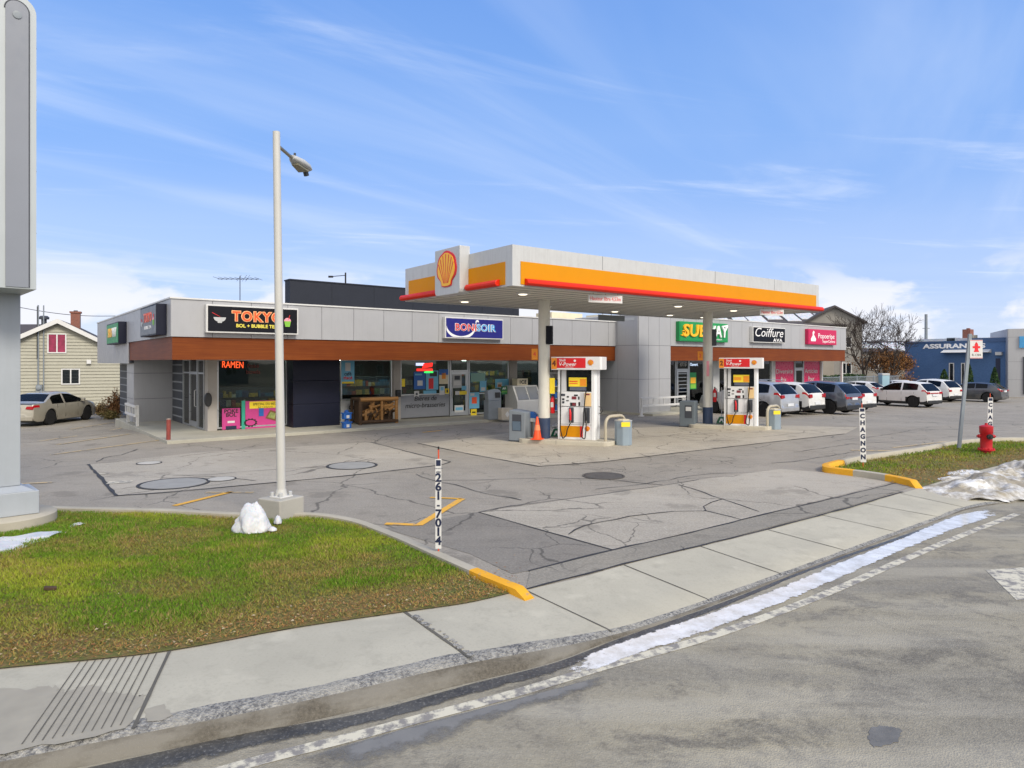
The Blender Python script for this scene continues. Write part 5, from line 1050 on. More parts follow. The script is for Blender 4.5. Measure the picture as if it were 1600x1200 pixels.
# cone
p = G(839.5, 686.5, z=.13); t_ = thing('traffic_cone', 'orange traffic cone in front of the near column', 'traffic cone', p, er); m = MB(); m.box(-.17, -.17, 0, .17, .17, .03); m.build('base', M['conec'] if 'conec' in M else M.setdefault('conec', plain('cone_orange', 'f0511a', .5, var=.08)), t_, None, .008)
m = MB(); m.lathe([(.135, .03), (.028, .70), (.02, .71), (0, .71)], 20); c_ = m.build('cone', M['conec'], t_, 40); m = MB(); m.lathe([(.098, .29), (.070, .46)], 20); m.build('collar', plain('cone_collar', 'f08a5c', .4), c_, 40)
def extinguisher(base, label, rz):
    t_ = thing('fire_extinguisher', label, 'fire extinguisher', base, rz, 'fire extinguishers on the canopy columns'); m = MB(); m.lathe([(.055, 0), (.075, .03), (.075, .42), (.05, .50), (.025, .53), (.025, .56)], 16); m.build('cylinder', M['red'], t_, 50)
    m = MB(); m.box(-.02, -.09, .56, .02, .06, .60); m.tube([(0, -.05, .58), (.09, -.06, .5), (.09, -.05, .15)], .014, 6); m.build('valve', M['black'], t_); m = MB(); m.box(-.045, -.08, .2, .045, -.074, .36); m.build('sticker', M['white'], t_); return t_
extinguisher(C1 + Vector((.27, -.02, .92)), 'red fire extinguisher on the near column', er); extinguisher(C2 + Vector((.27, -.02, .98)), 'red fire extinguisher on the far column', er)
def colbox(C, dx, dy, z0, z1, w, mat, label, txt=None, tm=None, name='number_plate', cat='number plate', grp=None, d=.12):
    t_ = thing(name, label, cat, C + Vector((dx, dy, z0)), er, grp); m = MB(); m.box(-w / 2, -d / 2, 0, w / 2, d / 2, z1 - z0); m.build('plate', M[mat], t_, None, .006)
    if txt: text(txt, .2, M[tm], t_, (0, -d / 2 - .004, (z1 - z0) / 2), 'number', extrude=.002)
    return t_
colbox(C1, -.30, -.02, 2.63, 2.98, .20, 'orange', 'orange number plate on the near column', '4', 'txtred', grp='orange number plates', d=.05); colbox(C2, -.30, -.02, 2.63, 2.98, .20, 'orange', 'orange number plate on the far column', '2', 'txtred', grp='orange number plates', d=.05)
colbox(C1, .16, -.17, 3.12, 3.70, .20, 'signblack', 'dark loudspeaker box on the near column', name='speaker_box', cat='speaker', d=.14); colbox(C2, .22, -.1, 3.2, 3.85, .18, 'darkgrey', 'dark loudspeaker box on the far column', name='speaker_box', cat='speaker', d=.14)
colbox(C1, .25, -.12, 1.55, 2.05, .17, 'sunny', 'yellow instruction tag above the near extinguisher', name='instruction_tag', cat='tag', d=.02)
colbox(C2, -.05, -.19, 2.0, 2.6, .10, 'txtpink', 'faded red sticker strip on the far column', name='sticker_strip', cat='sticker', d=.012)
def squeegee(px, py, label):
    p = G(px, py, z=.13); t_ = thing('squeegee_bucket', label, 'washer bucket', p, er, 'green windshield washing buckets'); m = MB(); m.extr([(-.20, -.12, 0), (.20, -.12, 0), (.17, -.12, .10), (.09, -.12, .26), (-.09, -.12, .26), (-.17, -.12, .10)], (0, .24, 0)); m.build('bucket', plain('bucket_green', '1f6b4a', .5, var=.1), t_, None, .012)
    m = MB(); m.extr([(-.09, -.125, .05), (-.045, -.125, .05), (-.02, -.125, .12), (.02, -.125, .12), (.045, -.125, .05), (.09, -.125, .05), (.035, -.125, .2), (-.035, -.125, .2)], (0, -.004, 0)); m.build('mark', M['txtwhite'], t_); m = MB(); m.tube([(0, 0, .2), (.0, .02, 1.42)], .012, 8); m.build('handle', M['white'], t_); return t_
squeegee(871, 682, 'green washing bucket between the near column and pump'); squeegee(1127.5, 661.5, 'green washing bucket between the far column and pump')
p = G(866, 672, z=.13); t_ = thing('washer_jug', 'white plastic jug on the near washing bucket', 'jug', Vector((p.x - .05, G(871, 682, z=.13).y + .02, .13 + .262)), er); m = MB(); m.tube([(-.16, 0, .05), (-.05, 0, .07), (.08, 0, .11), (.15, 0, .14)], [.04, .06, .055, .02], 10); m.build('body', M['white'], t_, 60); m = MB(); m.tube([(-.05, -.02, .12), (.0, -.02, .17), (.06, -.02, .16)], .012, 6); m.build('handle', M['white'], t_)
p = G(832, 684, z=.13); t_ = thing('towel_dispenser', 'blue round topped towel dispenser on a post behind the cone', 'towel dispenser', Vector((p.x, p.y + .25, .13)), er); m = MB(); m.tube([(0, 0, 0), (0, 0, .62)], .02, 8); m.build('post', M['steel'], t_); m = MB(); m.extr([(.17 * math.cos(a), -.1, .62 + .2 * math.sin(a)) for a in np.linspace(0, math.pi, 13)], (0, .2, 0)); m.build('hood', M['blue'], t_, None, .01); m = MB(); m.box(-.13, -.09, .5, .13, .09, .615); m.build('towels', M['white'], t_)
# things along the shop front
rw = TH
def front(px, py): return G(px, py, z=.10)
p = front(769.5, 655); t_ = thing('air_machine', 'grey tyre air machine with slanted top by the shop window', 'air machine', p, rw - R(12)); m = MB(); m.box(-.30, -.25, 0, .30, .25, .82); m.build('cabinet', M['grey'], t_, None, .015); m = MB(); m.extr([(-.30, -.25, .825), (.30, -.25, .825), (.30, -.19, 1.22), (.18, -.17, 1.30), (-.30, -.17, 1.22)], (0, .36, 0)); h_ = m.build('head', M['grey'], t_, None, .01); m = MB(); m.extr([(.02, -.252, .93), (.26, -.252, .93), (.26, -.212, 1.16), (.02, -.212, 1.16)], (0, .01, 0)); m.build('display', M['black'], h_)
p = front(789.5, 655.5); t_ = thing('hose_box', 'beige box with a white diamond sticker beside the air machine', 'box', p, rw - R(12)); m = MB(); m.box(-.27, -.2, 0, .27, .2, .50); m.build('body', plain('box_beige', 'b9b0a0', .6, var=.1, dirt=.2), t_, None, .012); m = MB(); m.extr([(0, -.203, .1), (.1, -.203, .24), (0, -.203, .38), (-.1, -.203, .24)], (0, -.004, 0)); m.build('sticker', M['white'], t_)
t_ = thing('post_sign', 'green notice on a short black post behind the beige box', 'notice', W(ax(788.5, 1.7), 1.75, .1), rw); m = MB(); m.tube([(0, 0, 0), (0, 0, .95)], .03, 8); m.build('post', M['black'], t_); m = MB(); m.box(-.17, -.03, .95, .17, -.005, 1.33); pl = m.build('panel', plain('notice_green', '1c5a33', .5), t_); text('AIR', .14, M['txtwhite'], pl, (0, -.034, 1.22), extrude=.002); text('GRATUIT', .08, M['txtgreen'], pl, (0, -.034, 1.07), extrude=.002)
p = W(ax(826, 1.2), 1.6, .10); t_ = thing('ice_freezer', 'white ice freezer with slanted grey doors behind the near column', 'ice freezer', p, rw); m = MB(); m.extr([(-.75, -.5, 0), (-.75, -.5, .62), (-.75, -.12, 1.35), (-.75, .45, 1.35), (-.75, .45, 0)], (1.5, 0, 0)); m.build('cabinet', M['white'], t_, None, .015)
for q in (-.66, .04):
    m = MB(); m.extr([(q, -.470, .70), (q + .62, -.470, .70), (q + .62, -.165, 1.285), (q, -.165, 1.285)], (0, -.02, .012)); d_ = m.build('door', plain('freezer_door', '8f9294', .4, .4), t_, None, .006); m = MB(); m.box(q + .54, -.40, .95, q + .58, -.33, 1.02); m.build('handle', M['white'], d_)
m = MB(); m.box(-.45, -.1, 1.355, .20, .3, 1.68); tb = m.build('top_sign', M['cream'], t_, None, .01); text('ICE', .24, M['txtblack'], tb, (-.1, -.105, 1.51), extrude=.003, offset=.008, spacing=1.25)
p = W(ax(869, 1.3), 1.7, .10); t_ = thing('washer_fluid_rack', 'white outdoor rack stacked with blue and green jugs behind the near pump', 'rack', p, rw)
m = MB(); m.box(-.5, -.3, 0, -.45, .3, 1.95); m.box(.45, -.3, 0, .5, .3, 1.95); m.box(-.45, .25, 0, .45, .3, 1.95); [m.box(-.45, -.3, z, .45, .25, z + .03) for z in (.05, .65, 1.25, 1.9)]; m.build('frame', M['white'], t_)
for z in (.08, .68, 1.28):
    for q in range(4):
        m = MB(); x = -.33 + q * .22; m.box(x - .085, -.26, z, x + .085, .0, z + .3); m.tube([(x, -.13, z + .3), (x, -.13, z + .38)], .03, 8, 1); m.build('jug', [M['blue'] if (q + int(z * 10)) % 3 else M['txtgreen'], M['white']], t_, None, .02)
# firewood crate
p = front(590, 667); t_ = thing('firewood_rack', 'log framed rack of split firewood in front of the shop', 'firewood', W(ax(590, 1.25), 1.5, .10), rw - R(2))
M['log'] = wood('split_wood', 'a97f4e', '7a5530'); M['bark'] = plain('bark', '4b3826', .9, var=.3, scale=10, bump=.8)
m = MB(); Lc = 1.62
m.tube([(-Lc / 2, -.42, .10), (Lc / 2, -.42, .10)], .07, 8); m.tube([(-Lc / 2, -.42, .98), (Lc / 2, -.42, .98)], .085, 8, 1); m.tube([(-Lc / 2 + .02, -.4, .0), (-Lc / 2 + .02, -.4, 1.02)], .08, 8); m.tube([(Lc / 2 - .05, -.4, .0), (Lc / 2 - .05, -.4, 1.02)], .075, 8, 1); m.tube([(.12, -.4, .1), (.12, -.4, .95)], .06, 8, 1); m.tube([(-Lc / 2, .4, .98), (Lc / 2, .4, .98)], .07, 8)
m.tube([(-Lc / 2, -.42, .98), (-Lc / 2, .4, .98)], .06, 8); m.tube([(-Lc / 2, .4, 0), (-Lc / 2, .4, 1)], .06, 8); m.build('frame', [M['bark'], M['log']], t_, 50)
m = MB(); m.box(-Lc / 2 + .08, -.1, .05, Lc / 2 - .08, .38, .9, 0); m.build('backing', M['bark'], t_)
m = MB()
for i in range(40):
    x = random.uniform(-.68, .68); z = random.uniform(.2, .82); a = random.choice((random.uniform(-.5, .5), random.uniform(.9, 1.5))); l = random.uniform(.16, .26); r = random.uniform(.04, .075); dx, dz_ = math.sin(a) * l, math.cos(a) * l
    x = max(-.62, min(.62, x)); z = max(.34, min(.7, z)); yy = random.uniform(-.36, -.14); m.tube([(x - dx, yy, z - dz_), (x + dx, yy + random.uniform(-.03, .03), z + dz_)], r, random.choice((4, 5, 6)), random.choice((0, 0, 0, 1)))
m.build('logs', [M['log'], M['bark']], t_)
p = front(541.5, 669); 
for k, (z, lab) in enumerate(((.10, 'blue jug at the bottom of the stack left of the firewood'), (.44, 'blue jug on top of the stack left of the firewood'))):
    t_ = thing('fluid_jug', lab, 'jug', Vector((p.x, p.y, z)), rw, 'stacked blue jugs'); m = MB(); m.box(-.15, -.11, 0, .15, .11, .20); m.box(-.19, -.13, .201, .19, .13, .24); m.build('body', M['blue'], t_, None, .02); m = MB(); m.lathe([(.08, .241), (.08, .30), (.05, .33), (0, .33)], 12); m.build('cap', plain('jug_blue', '17509a', .4), t_); m = MB(); m.box(-.05, -.116, .04, .06, -.111, .15); m.build('label', M['white'], t_)
p = W(A(619), GB - .12, 0); t_ = thing('ash_box', 'black ashtray box on the pier right of the firewood', 'ashtray', Vector((p.x, p.y, 1.08)), rw); m = MB(); m.box(-.11, -.12, 0, .11, -.005, .30); m.build('body', M['black'], t_, None, .02); m = MB(); m.box(-.08, -.124, .2, .08, -.12, .24); m.build('slot', M['darkgrey'], t_)
p = W(A(322), GB - .18, 0); t_ = thing('wall_mailbox', 'black rounded box on the corner pier by the glass door', 'wall box', Vector((p.x, p.y, .98)), rw); m = MB(); m.extr([(.12 * math.sin(a) * 1.0, 0, .25 + (.25) * math.cos(a)) for a in np.linspace(0, 2 * math.pi, 25)[:-1]], (0, -.16, 0)); m.build('body', M['black'], t_, None, .02); m = MB(); m.tube([(0, -.08, .5), (0, -.08, .56)], .03, 8); m.build('knob', M['steel'], t_)
# white guard benches
def bench(a, b, L, label, rz):
    t_ = thing('guard_rail', label, 'guard rail', W(a, b, 0), rz, 'low white guard rails'); m = MB()
    for z in (.45, .80): m.box(-L / 2, -.06, z, L / 2, .0, z + .09)
    for k in range(5): q = -L / 2 + .05 + k * (L - .1) / 4; m.box(q - .025, -.05, .54, q + .025, -.01, .80)
    m.build('rail', M['white'], t_, None, .006)
    for q in (-L / 2 + .08, L / 2 - .08):
        m = MB(); m.box(q - .05, .002, .0, q + .05, .1, .9); m.box(q - .09, -.05, 0, q + .09, .15, .06); m.build('post', M['white'], t_, None, .006)
bench(-.02, 7.1, 2.3, 'white guard rail at the left pillar of the shops', TH - math.pi / 2); bench(21.2, BB - .75, 3.3, 'white guard rail before the white block by the far column', TH)
p = G(263, 692); t_ = thing('bollard', 'rusty red pipe bollard at the walkway corner', 'bollard', p); m = MB(); m.tube([(0, 0, -.1), (.01, 0, .74)], .065, 12); m.build('pipe', plain('bollard_red', '8a3a33', .7, var=.25, scale=6, dirt=.5, bump=.3), t_, 50); m = MB(); m.lathe([(.07, .74), (.06, .77), (0, .78)], 12, (.01, 0, 0)); m.build('cap', plain('bollard_grey', '8b7a70', .7, var=.2), t_)
# ================================================================== CARS
def carpaint(name, c, metal=.3):
    t = NT(name); c = lin(c); k = t.mix(t.rng(t.noise(1.5, 4), .3, .7), sc3(c, .92), sc3(c, 1.05)); 
    g = t.n.new('ShaderNodeSeparateXYZ'); t.l.new(t.P, g.inputs[0]); d = t.math('MULTIPLY', t.rng(g.outputs[2], .75, .3), t.rng(t.noise(4, 6, .7), .35, .75)); k = t.mix(t.math('MULTIPLY', d, .55), k, lin('867f72'))
    t.b.inputs['Coat Roughness'].default_value = .06; return t.set(k, .35, metal, .5, .7)
M['clad'] = plain('car_cladding', '202225', .6, var=.15, dirt=.15); M['tail'] = plain('tail_lamp', 'a3121c', .15, var=.1, coat=.6); M['headl'] = plain('head_lamp', 'b9c0c4', .1, .3, coat=.8); M['plate'] = plain('number_plate', 'd5d8dc', .5)
M['tyre'] = plain('tyre', '161617', .85, var=.25); M['rimd'] = plain('rim_dark', '1d1e20', .4, .4); M['rims'] = plain('rim_silver', '8f9296', .3, .8)
TOPS = {
 'suv': [(0, .42), (.015, .62), (.03, 1.0), (.07, 1.08), (.42, 1.44), (.52, 1.53), (.80, 1.60), (1.7, 1.665), (2.2, 1.63), (2.42, 1.56), (3.22, 1.09), (3.4, 1.06), (4.1, .97), (4.38, .86), (4.5, .66), (4.55, .45)],
 'cross': [(0, .45), (.015, .62), (.03, .95), (.10, 1.06), (.52, 1.46), (.62, 1.50), (1.4, 1.57), (2.0, 1.55), (2.25, 1.48), (3.0, 1.08), (3.2, 1.04), (3.8, .95), (4.05, .84), (4.15, .64), (4.2, .45)],
 'hatch': [(0, .40), (.015, .58), (.03, .90), (.12, 1.0), (.62, 1.33), (.76, 1.375), (1.6, 1.44), (2.2, 1.41), (2.45, 1.35), (3.25, .98), (3.45, .95), (4.15, .82), (4.36, .72), (4.44, .56), (4.48, .40)],
 'sedan': [(0, .40), (.015, .6), (.03, .92), (.08, .985), (.55, 1.02), (.75, 1.07), (1.32, 1.375), (1.5, 1.41), (2.1, 1.455), (2.55, 1.42), (2.75, 1.36), (3.55, .985), (3.75, .95), (4.35, .83), (4.52, .72), (4.6, .56), (4.64, .42)]}
def car(kind, label, cat, loc, head, paint, W_=1.84, wheel=.345, rim='rimd', clad=False, belt=None, scale=1.0, tl=(.72, .98), group='parked cars', fullbar=False, roof=None, rails=False, rz_hatch=0.0):
    top = TOPS[kind]; L = top[-1][0]; tx = [p[0] for p in top]; tz = [p[1] for p in top]; zmax = max(tz)
    bl = belt or {'suv': 1.02, 'cross': 1.0, 'hatch': .92, 'sedan': .93}[kind]; zb = .20 if clad else .17
    xr = {'suv': .88, 'cross': .80, 'hatch': .86, 'sedan': 1.02}[kind]; xf = L - {'suv': .92, 'cross': .86, 'hatch': .92, 'sedan': .94}[kind]; ra = wheel + .055
    xs_ = sorted(set([0, .015, .03, .06, .1, .16, .24, .34] + [L - q for q in (0, .03, .08, .16, .28)] + list(np.linspace(.45, L - .4, 34)) + [xr + ra * math.cos(a) for a in np.linspace(.02, math.pi - .02, 13)] + [xf + ra * math.cos(a) for a in np.linspace(.02, math.pi - .02, 13)] + tx))
    xs_ = [x for i, x in enumerate(xs_) if i == 0 or x - xs_[i - 1] > .008]
    vs = []; NP = 11
    def sec(x):
        t = float(np.interp(x, tx, tz)); u = x / L; w = W_ / 2 * (1 - .20 * max(0, (u - .78) / .22) ** 2.2 - .13 * max(0, (.16 - u) / .16) ** 2)
        b = min(bl + .13 * (1 - u) ** 1.5 * (kind != 'sedan') - .03 * max(0, u - .6) * 2, t - .03); gh = min(1, max(0, (t - b - .05) / (zmax - bl - .08)))
        rw = w * (.955 * (1 - gh) + .72 * gh); lo = zb + (.10 * max(0, (.05 - u) / .05) + .08 * max(0, (u - .94) / .06)); hi = max(t - .0, lo + .2); b = max(b, lo + .12)
        P_ = [(0, lo), (w * .84, lo), (w * .95, lo + .04), (w * .985, lo + .18), (w, lo + (b - lo) * .52), (w * .99, b - .10 if b - .10 > lo + .14 else lo + (b - lo) * .8), (w * .95, b), (rw + (w * .95 - rw) * .12 if gh > 0 else w * .93, max(b + .005, t - .09 * gh - .008)), (rw * .90, max(b + .01, t - .022)), (rw * .55, t - .004), (0, t)]
        arch = max([math.sqrt(ra * ra - (x - c) ** 2) + wheel if abs(x - c) < ra else 0 for c in (xr, xf)])
        if arch: P_ = [(y, max(z, min(arch, b - .06)) if i in (1, 2, 3, 4) else z) for i, (y, z) in enumerate(P_)]
        return P_, t, b, gh
    S = [sec(x) for x in xs_]; groups = {k: ([], []) for k in ('body', 'lower_trim', 'windscreen', 'rear_window', 'side_window', 'tail', 'head')}
    V_ = []
    for x, (P_, t, b, gh) in zip(xs_, S):
        V_ += [(x, -y, z) for y, z in P_] + [(x, y, z) for y, z in P_[-2:0:-1]]
    n = 2 * NP - 2; F_ = {k: [] for k in groups}
    pil = {'suv': (.78, 1.62, 2.48), 'cross': (.9, 1.5, 2.3), 'hatch': (1.05, 1.66, 2.5), 'sedan': (1.42, 2.02, 2.8)}[kind]
    for i in range(len(xs_) - 1):
        xm = (xs_[i] + xs_[i + 1]) / 2; t0, t1 = S[i][1], S[i + 1][1]; gh = (S[i][3] + S[i + 1][3]) / 2; sl_ = (t1 - t0) / max(1e-6, xs_[i + 1] - xs_[i])
        for j in range(n):
            jj = j if j < NP - 1 else n - 1 - j     # band index 0..9 on both sides
            q = (i * n + j, (i + 1) * n + j, (i + 1) * n + (j + 1) % n, i * n + (j + 1) % n); g = 'body'
            if jj <= 1 or (clad and jj == 2) : g = 'lower_trim'
            if clad and jj == 3 and any(abs(xm - c) < ra + .05 for c in (xr, xf)): g = 'lower_trim'
            if jj == 6 and gh > .30 and not any(abs(xm - c) < .05 for c in pil[1:2]) and xm > pil[0] * .80: g = 'side_window'
            if jj in (7, 8, 9) or (jj == 6 and False):
                if jj >= 8 and sl_ > .38 and t0 > bl + .02 and xm < 1.5: g = 'rear_window'
                if jj >= 8 and sl_ < -.38 and t1 > bl - .02 and xm < 3.6 and xm > 1.8: g = 'windscreen'
            if jj in (4, 5) and xm < .30 and tl[0] - .08 < (S[i][0][jj][1] + S[i][0][jj + 1][1]) / 2 < tl[1] + .08 and jj == 5: g = 'tail'
            if jj in (4, 5) and xm > L - .34 and jj == 5: g = 'head'
            F_[g].append(q)
    # rear and front faces as strips with columns
    def endcap(si, rear):
        base = len(V_); x = xs_[si]; P_ = S[si][0]; cols_ = [-1, -.72, -.5, -.2, .2, .5, .72, 1]; nc = len(cols_)
        for y, z in P_:
            for c in cols_: V_.append((x, c * y, z))
        for j in range(NP - 1):
            for k in range(nc - 1):
                q = (base + j * nc + k, base + j * nc + k + 1, base + (j + 1) * nc + k + 1, base + (j + 1) * nc + k); F_['body' if j > 1 else 'lower_trim'].append(q if not rear else q[::-1])
    endcap(0, True); endcap(len(xs_) - 1, False)
    if paint not in M: M[paint[0]] = carpaint('car_' + paint[0], paint[1], paint[2]) if paint[0] not in M else M[paint[0]]
    rz = math.atan2(head[1], head[0]); t_ = thing('parked_car', label, cat, loc, rz, group); t_.scale = (scale,) * 3
    off = -(xr + xf) / 2
    mats = {'body': M[paint[0]], 'lower_trim': M['clad'], 'windscreen': M['carglass'], 'rear_window': M['carglass'], 'side_window': M['carglass'], 'tail': M['tail'], 'head': M['headl']}
    names = {'tail': 'tail_lamp', 'head': 'headlight'}
    def emitg(g, fs, nm):
        used = sorted({i for f in fs for i in f}); mp = {k: i for i, k in enumerate(used)}; mb = MB(); mb.v = [(V_[k][0] + off, V_[k][1], V_[k][2]) for k in used]; mb.f = [tuple(mp[k] for k in f) for f in fs]; mb.m = [0] * len(fs)
        o = mb.build(nm, mats[g], t_, 38)
        import bmesh; b_ = bmesh.new(); b_.from_mesh(o.data); bmesh.ops.remove_doubles(b_, verts=b_.verts, dist=.001)
        if g == 'body': bmesh.ops.recalc_face_normals(b_, faces=b_.faces)
        b_.to_mesh(o.data); b_.free(); return o
    for g, fs in F_.items():
        if not fs: continue
        if g in ('tail', 'head', 'side_window'):
            for s in (-1, 1):
                ff = [f for f in fs if s * sum(V_[k][1] for k in f) > 0]
                if ff: emitg(g, ff, names.get(g, g))
        else: emitg(g, fs, names.get(g, g))
    # tail lamps wrap on to the rear face; plate, handle, mirrors, bumper
    for s in (-1, 1):
        m = MB(); w = W_ / 2; m.extr([(-.02 + off, s * w * .52, tl[0] + .03), (-.02 + off, s * w * .87, tl[0]), (-.02 + off, s * w * .87, tl[1]), (-.02 + off, s * w * .58, tl[1] - .01)], (.07, 0, 0)); m.build('tail_lamp', M['tail'], t_, None, .015)
    if fullbar: m = MB(); m.box(-.018 + off, -W_ * .22, tl[0] + .04, .03 + off, W_ * .22, tl[0] + .10); m.build('light_strip', M['tail'], t_)
    m = MB(); m.box(-.028 + off, -.26, .50 if kind in ('suv', 'cross') and not fullbar else .74, .02 + off, .26, .63 if kind in ('suv', 'cross') and not fullbar else .86); m.build('number_plate', M['plate'], t_)
    m = MB(); m.box(-.03 + off, -W_ * .42, .26, .06 + off, W_ * .42, .46); m.build('rear_bumper', M['clad'] if clad else M[paint[0]], t_, None, .03)
    for s in (-1, 1):
        m = MB(); xm = pil[2] + .42 + off; m.tube([(xm, s * W_ * .46, bl + .03), (xm, s * (W_ * .46 + .14), bl + .08)], [.03, .05], 6); m.box(xm - .06, min(s * (W_ * .46 + .05), s * (W_ * .46 + .20)), bl + .02, xm + .06, max(s * (W_ * .46 + .05), s * (W_ * .46 + .20)), bl + .16); m.build('mirror', M[paint[0]] if not roof else M['clad'], t_, None, .02)
        for xd in (pil[1] - .55, pil[1] + .42):
            m = MB(); m.box(xd + off - .09, s * W_ * .498 - .012, bl - .13, xd + off + .09, s * W_ * .498 + .014, bl - .10); m.build('door_handle', M[paint[0]], t_, None, .008)
        m = MB()
        for xd in (pil[0] + .02, pil[1] + .0, pil[2] + .12): m.box(xd + off - .006, s * W_ / 2 * .99 - .004, zb + .14, xd + off + .006, s * W_ / 2 * .99 + .006, bl - .02)
        m.build('door_seam', M['clad'], t_)
        if rails: m = MB(); m.tube([(.75 + off, s * W_ * .34, zmax - .03), (.85 + off, s * W_ * .34, zmax + .03), (1.95 + off, s * W_ * .34, zmax + .03), (2.1 + off, s * W_ * .34, zmax - .03)], .018, 6); m.build('roof_rail', M['alu'], t_)
    for xc in (xr, xf):
        for s in (-1, 1):
            w_ = bpy.data.objects.new('wheel', None); col.objects.link(w_); w_.parent = t_; w_.location = (xc + off, s * (W_ / 2 - .12), wheel); w_.rotation_euler = (R(90) if s < 0 else R(-90), 0, 0)
            m = MB(); r = wheel; m.lathe([(r * .66, -.11), (r * .9, -.11), (r, -.08), (r, .06), (r * .92, .10), (r * .67, .10)], 28); m.build('tyre', M['tyre'], w_, 40)
            m = MB(); m.lathe([(0, .03), (r * .6, .03), (r * .66, .09), (r * .69, .095), (r * .69, -.1)], 24)
            for k in range(7):
                a = 2 * math.pi * k / 7; ca, sa = math.cos(a), math.sin(a); m.box(r * .1, -r * .085, .03, r * .66, r * .085, .085, 1, Matrix.Rotation(a, 4, 'Z'))
            m.lathe([(r * .16, .03), (r * .16, .09), (0, .095)], 10, mi=1); m.build('rim', [M['black'], M[rim]], w_, 40)
    return t_
def car_at(kind, label, cat, px_rear, head, paint, side='left', W_=1.84, **k):
    """the near rear wheel stands at photo pixel px_rear; side = side of the car towards the camera"""
    h = Vector((head[0], head[1], 0)).normalized(); lf = Vector((-h.y, h.x, 0)); p = G(*px_rear); sgn = -1 if side == 'left' else 1
    L = TOPS[kind][-1][0]; xr = {'suv': .88, 'cross': .80, 'hatch': .86, 'sedan': 1.02}[kind]; xf = L - {'suv': .92, 'cross': .86, 'hatch': .92, 'sedan': .94}[kind]
    c = p + lf * sgn * (W_ / 2 - .1) + h * (xf - xr) / 2; c.z = p.z + (gz(c.x, c.y) - gz(p.x, p.y)) * .5
    return car(kind, label, cat, c, head, paint, W_, **k)
car_at('sedan', 'dusty beige sedan parked before the siding house at the left', 'car', (77, 664), (-.02, 1), ('beige', 'aaa597', .35), 'right', tl=(.74, .90))
vv = (-.62, .785)
car_at('suv', 'silver suv with slanted red lamps behind the far pump', 'suv', (1193, 651), vv, ('silver', 'b3b5b8', .5), rim='rims', tl=(.86, 1.04), rails=True)
car_at('cross', 'small white crossover right behind the silver suv', 'suv', (1240, 647.5), vv, ('white', 'dfe0df', .0), W_=1.78, clad=True, rim='rims', tl=(.82, 1.02))
car_at('suv', 'slate blue grey suv with star spoked wheels before the pink shop', 'suv', (1295, 647), (-.60, .80), ('slate', '4d535e', .4), W_=1.88, wheel=.37, rim='rims', tl=(.78, .92), fullbar=True, clad=True)
car_at('cross', 'white crossover with bright red lamps beside the slate grey suv', 'suv', (1325, 643), (-.55, .83), ('white', 'dfe0df', .0), W_=1.8, clad=True, tl=(.86, 1.06))
car_at('suv', 'white suv with black wheels standing broadside in the right lot', 'suv', (1427, 636.5), (-.47, .88), ('white', 'dfe0df', .0), W_=1.86, wheel=.365, clad=True, tl=(.86, 1.02), fullbar=True, roof=True)
car_at('suv', 'white suv half hidden behind the broadside white suv', 'suv', (1464, 628), (-.45, .89), ('white', 'dfe0df', .0), W_=1.84, tl=(.76, .92), clad=True)
car_at('hatch', 'dark grey hatchback at the far right before the blue building', 'car', (1543, 628.5), (-.62, .785), ('graphite', '474b52', .5), W_=1.8, rim='rims', tl=(.78, .90))
car_at('sedan', 'red sedan with snow on its roof behind the slate grey suv', 'car', (1316, 622), vv, ('brick', 'a8473c', .3), scale=1.0)
car_at('sedan', 'white sedan at the fence behind the broadside white suv', 'car', (1392, 622), (.35, .94), ('white', 'dfe0df', .0))
car_at('hatch', 'white hatchback between the red sedan and the fence', 'car', (1352, 625), vv, ('white', 'dfe0df', .0))
# ================================================================== STREET THINGS
wdir = R(44.8); pc = Vector((-7.95, 10.45, 0)); t_ = thing('sign_pylon', 'tall grey white sign pylon with rounded top on a round concrete pad', 'sign pylon', (pc.x, pc.y, .03), wdir)
M['pyl'] = plain('pylon_grey', '9fa5ab', .45, var=.04, streak=.1); M['pylw'] = plain('pylon_white', 'aab1b4', .4, var=.03, streak=.08); M['pyli'] = plain('pylon_insert', '7d828c', .5, var=.05)
m = MB(); m.lathe([(.70, -.1), (.70, .13), (.66, .16), (0, .165)], 40); m.build('concrete_pad', M['kerb'], t_, 40)
m = MB(); m.box(-.40, -.40, .166, .40, .40, .52); m.extr([(-.36, -.40, .521), (.36, -.40, .521), (.2, -.25, .60), (-.2, -.25, .60)], (0, .5, 0)); m.build('plinth', M['pyl'], t_, None, .01)
m = MB(); m.box(-.19, -.21, .602, .19, .3, 3.6); m.build('pole', M['pyl'], t_, None, .01)
def arch(w, z0, z1, inset=0): return [(-w, z0)] + [(w, z0)] + [(w * math.cos(a), z1 - w + w * math.sin(a)) for a in np.linspace(0, math.pi, 17)]
m = MB(); m.extr([(p[0], -1.2, p[1]) for p in arch(.23, 3.58, 7.80)], (0, 2.4, 0)); cab = m.build('cabinet', M['pylw'], t_, 30)
m = MB(); m.extr([(p[0], -1.215, p[1]) for p in arch(.135, 3.60, 7.70)], (0, .012, 0)); m.build('insert', M['pyli'], cab, 30)
m = MB()
for z in (4.4, 5.3, 6.2, 7.1): m.box(.231, -1.18, z, .236, 1.18, z + .012)
m.tube([(p[0], -1.208, p[1]) for p in arch(.145, 3.6, 7.71)[1:]] , .008, 6); m.build('seam', M['joint'], cab)
m = MB(); m.lathe([(.055, 0), (.055, .012), (.03, .014), (0, .014)], 14, M=Matrix.Translation((0, -1.216, 7.5)) @ Matrix.Rotation(R(90), 4, 'X')); m.build('lock', M['grey'], cab)
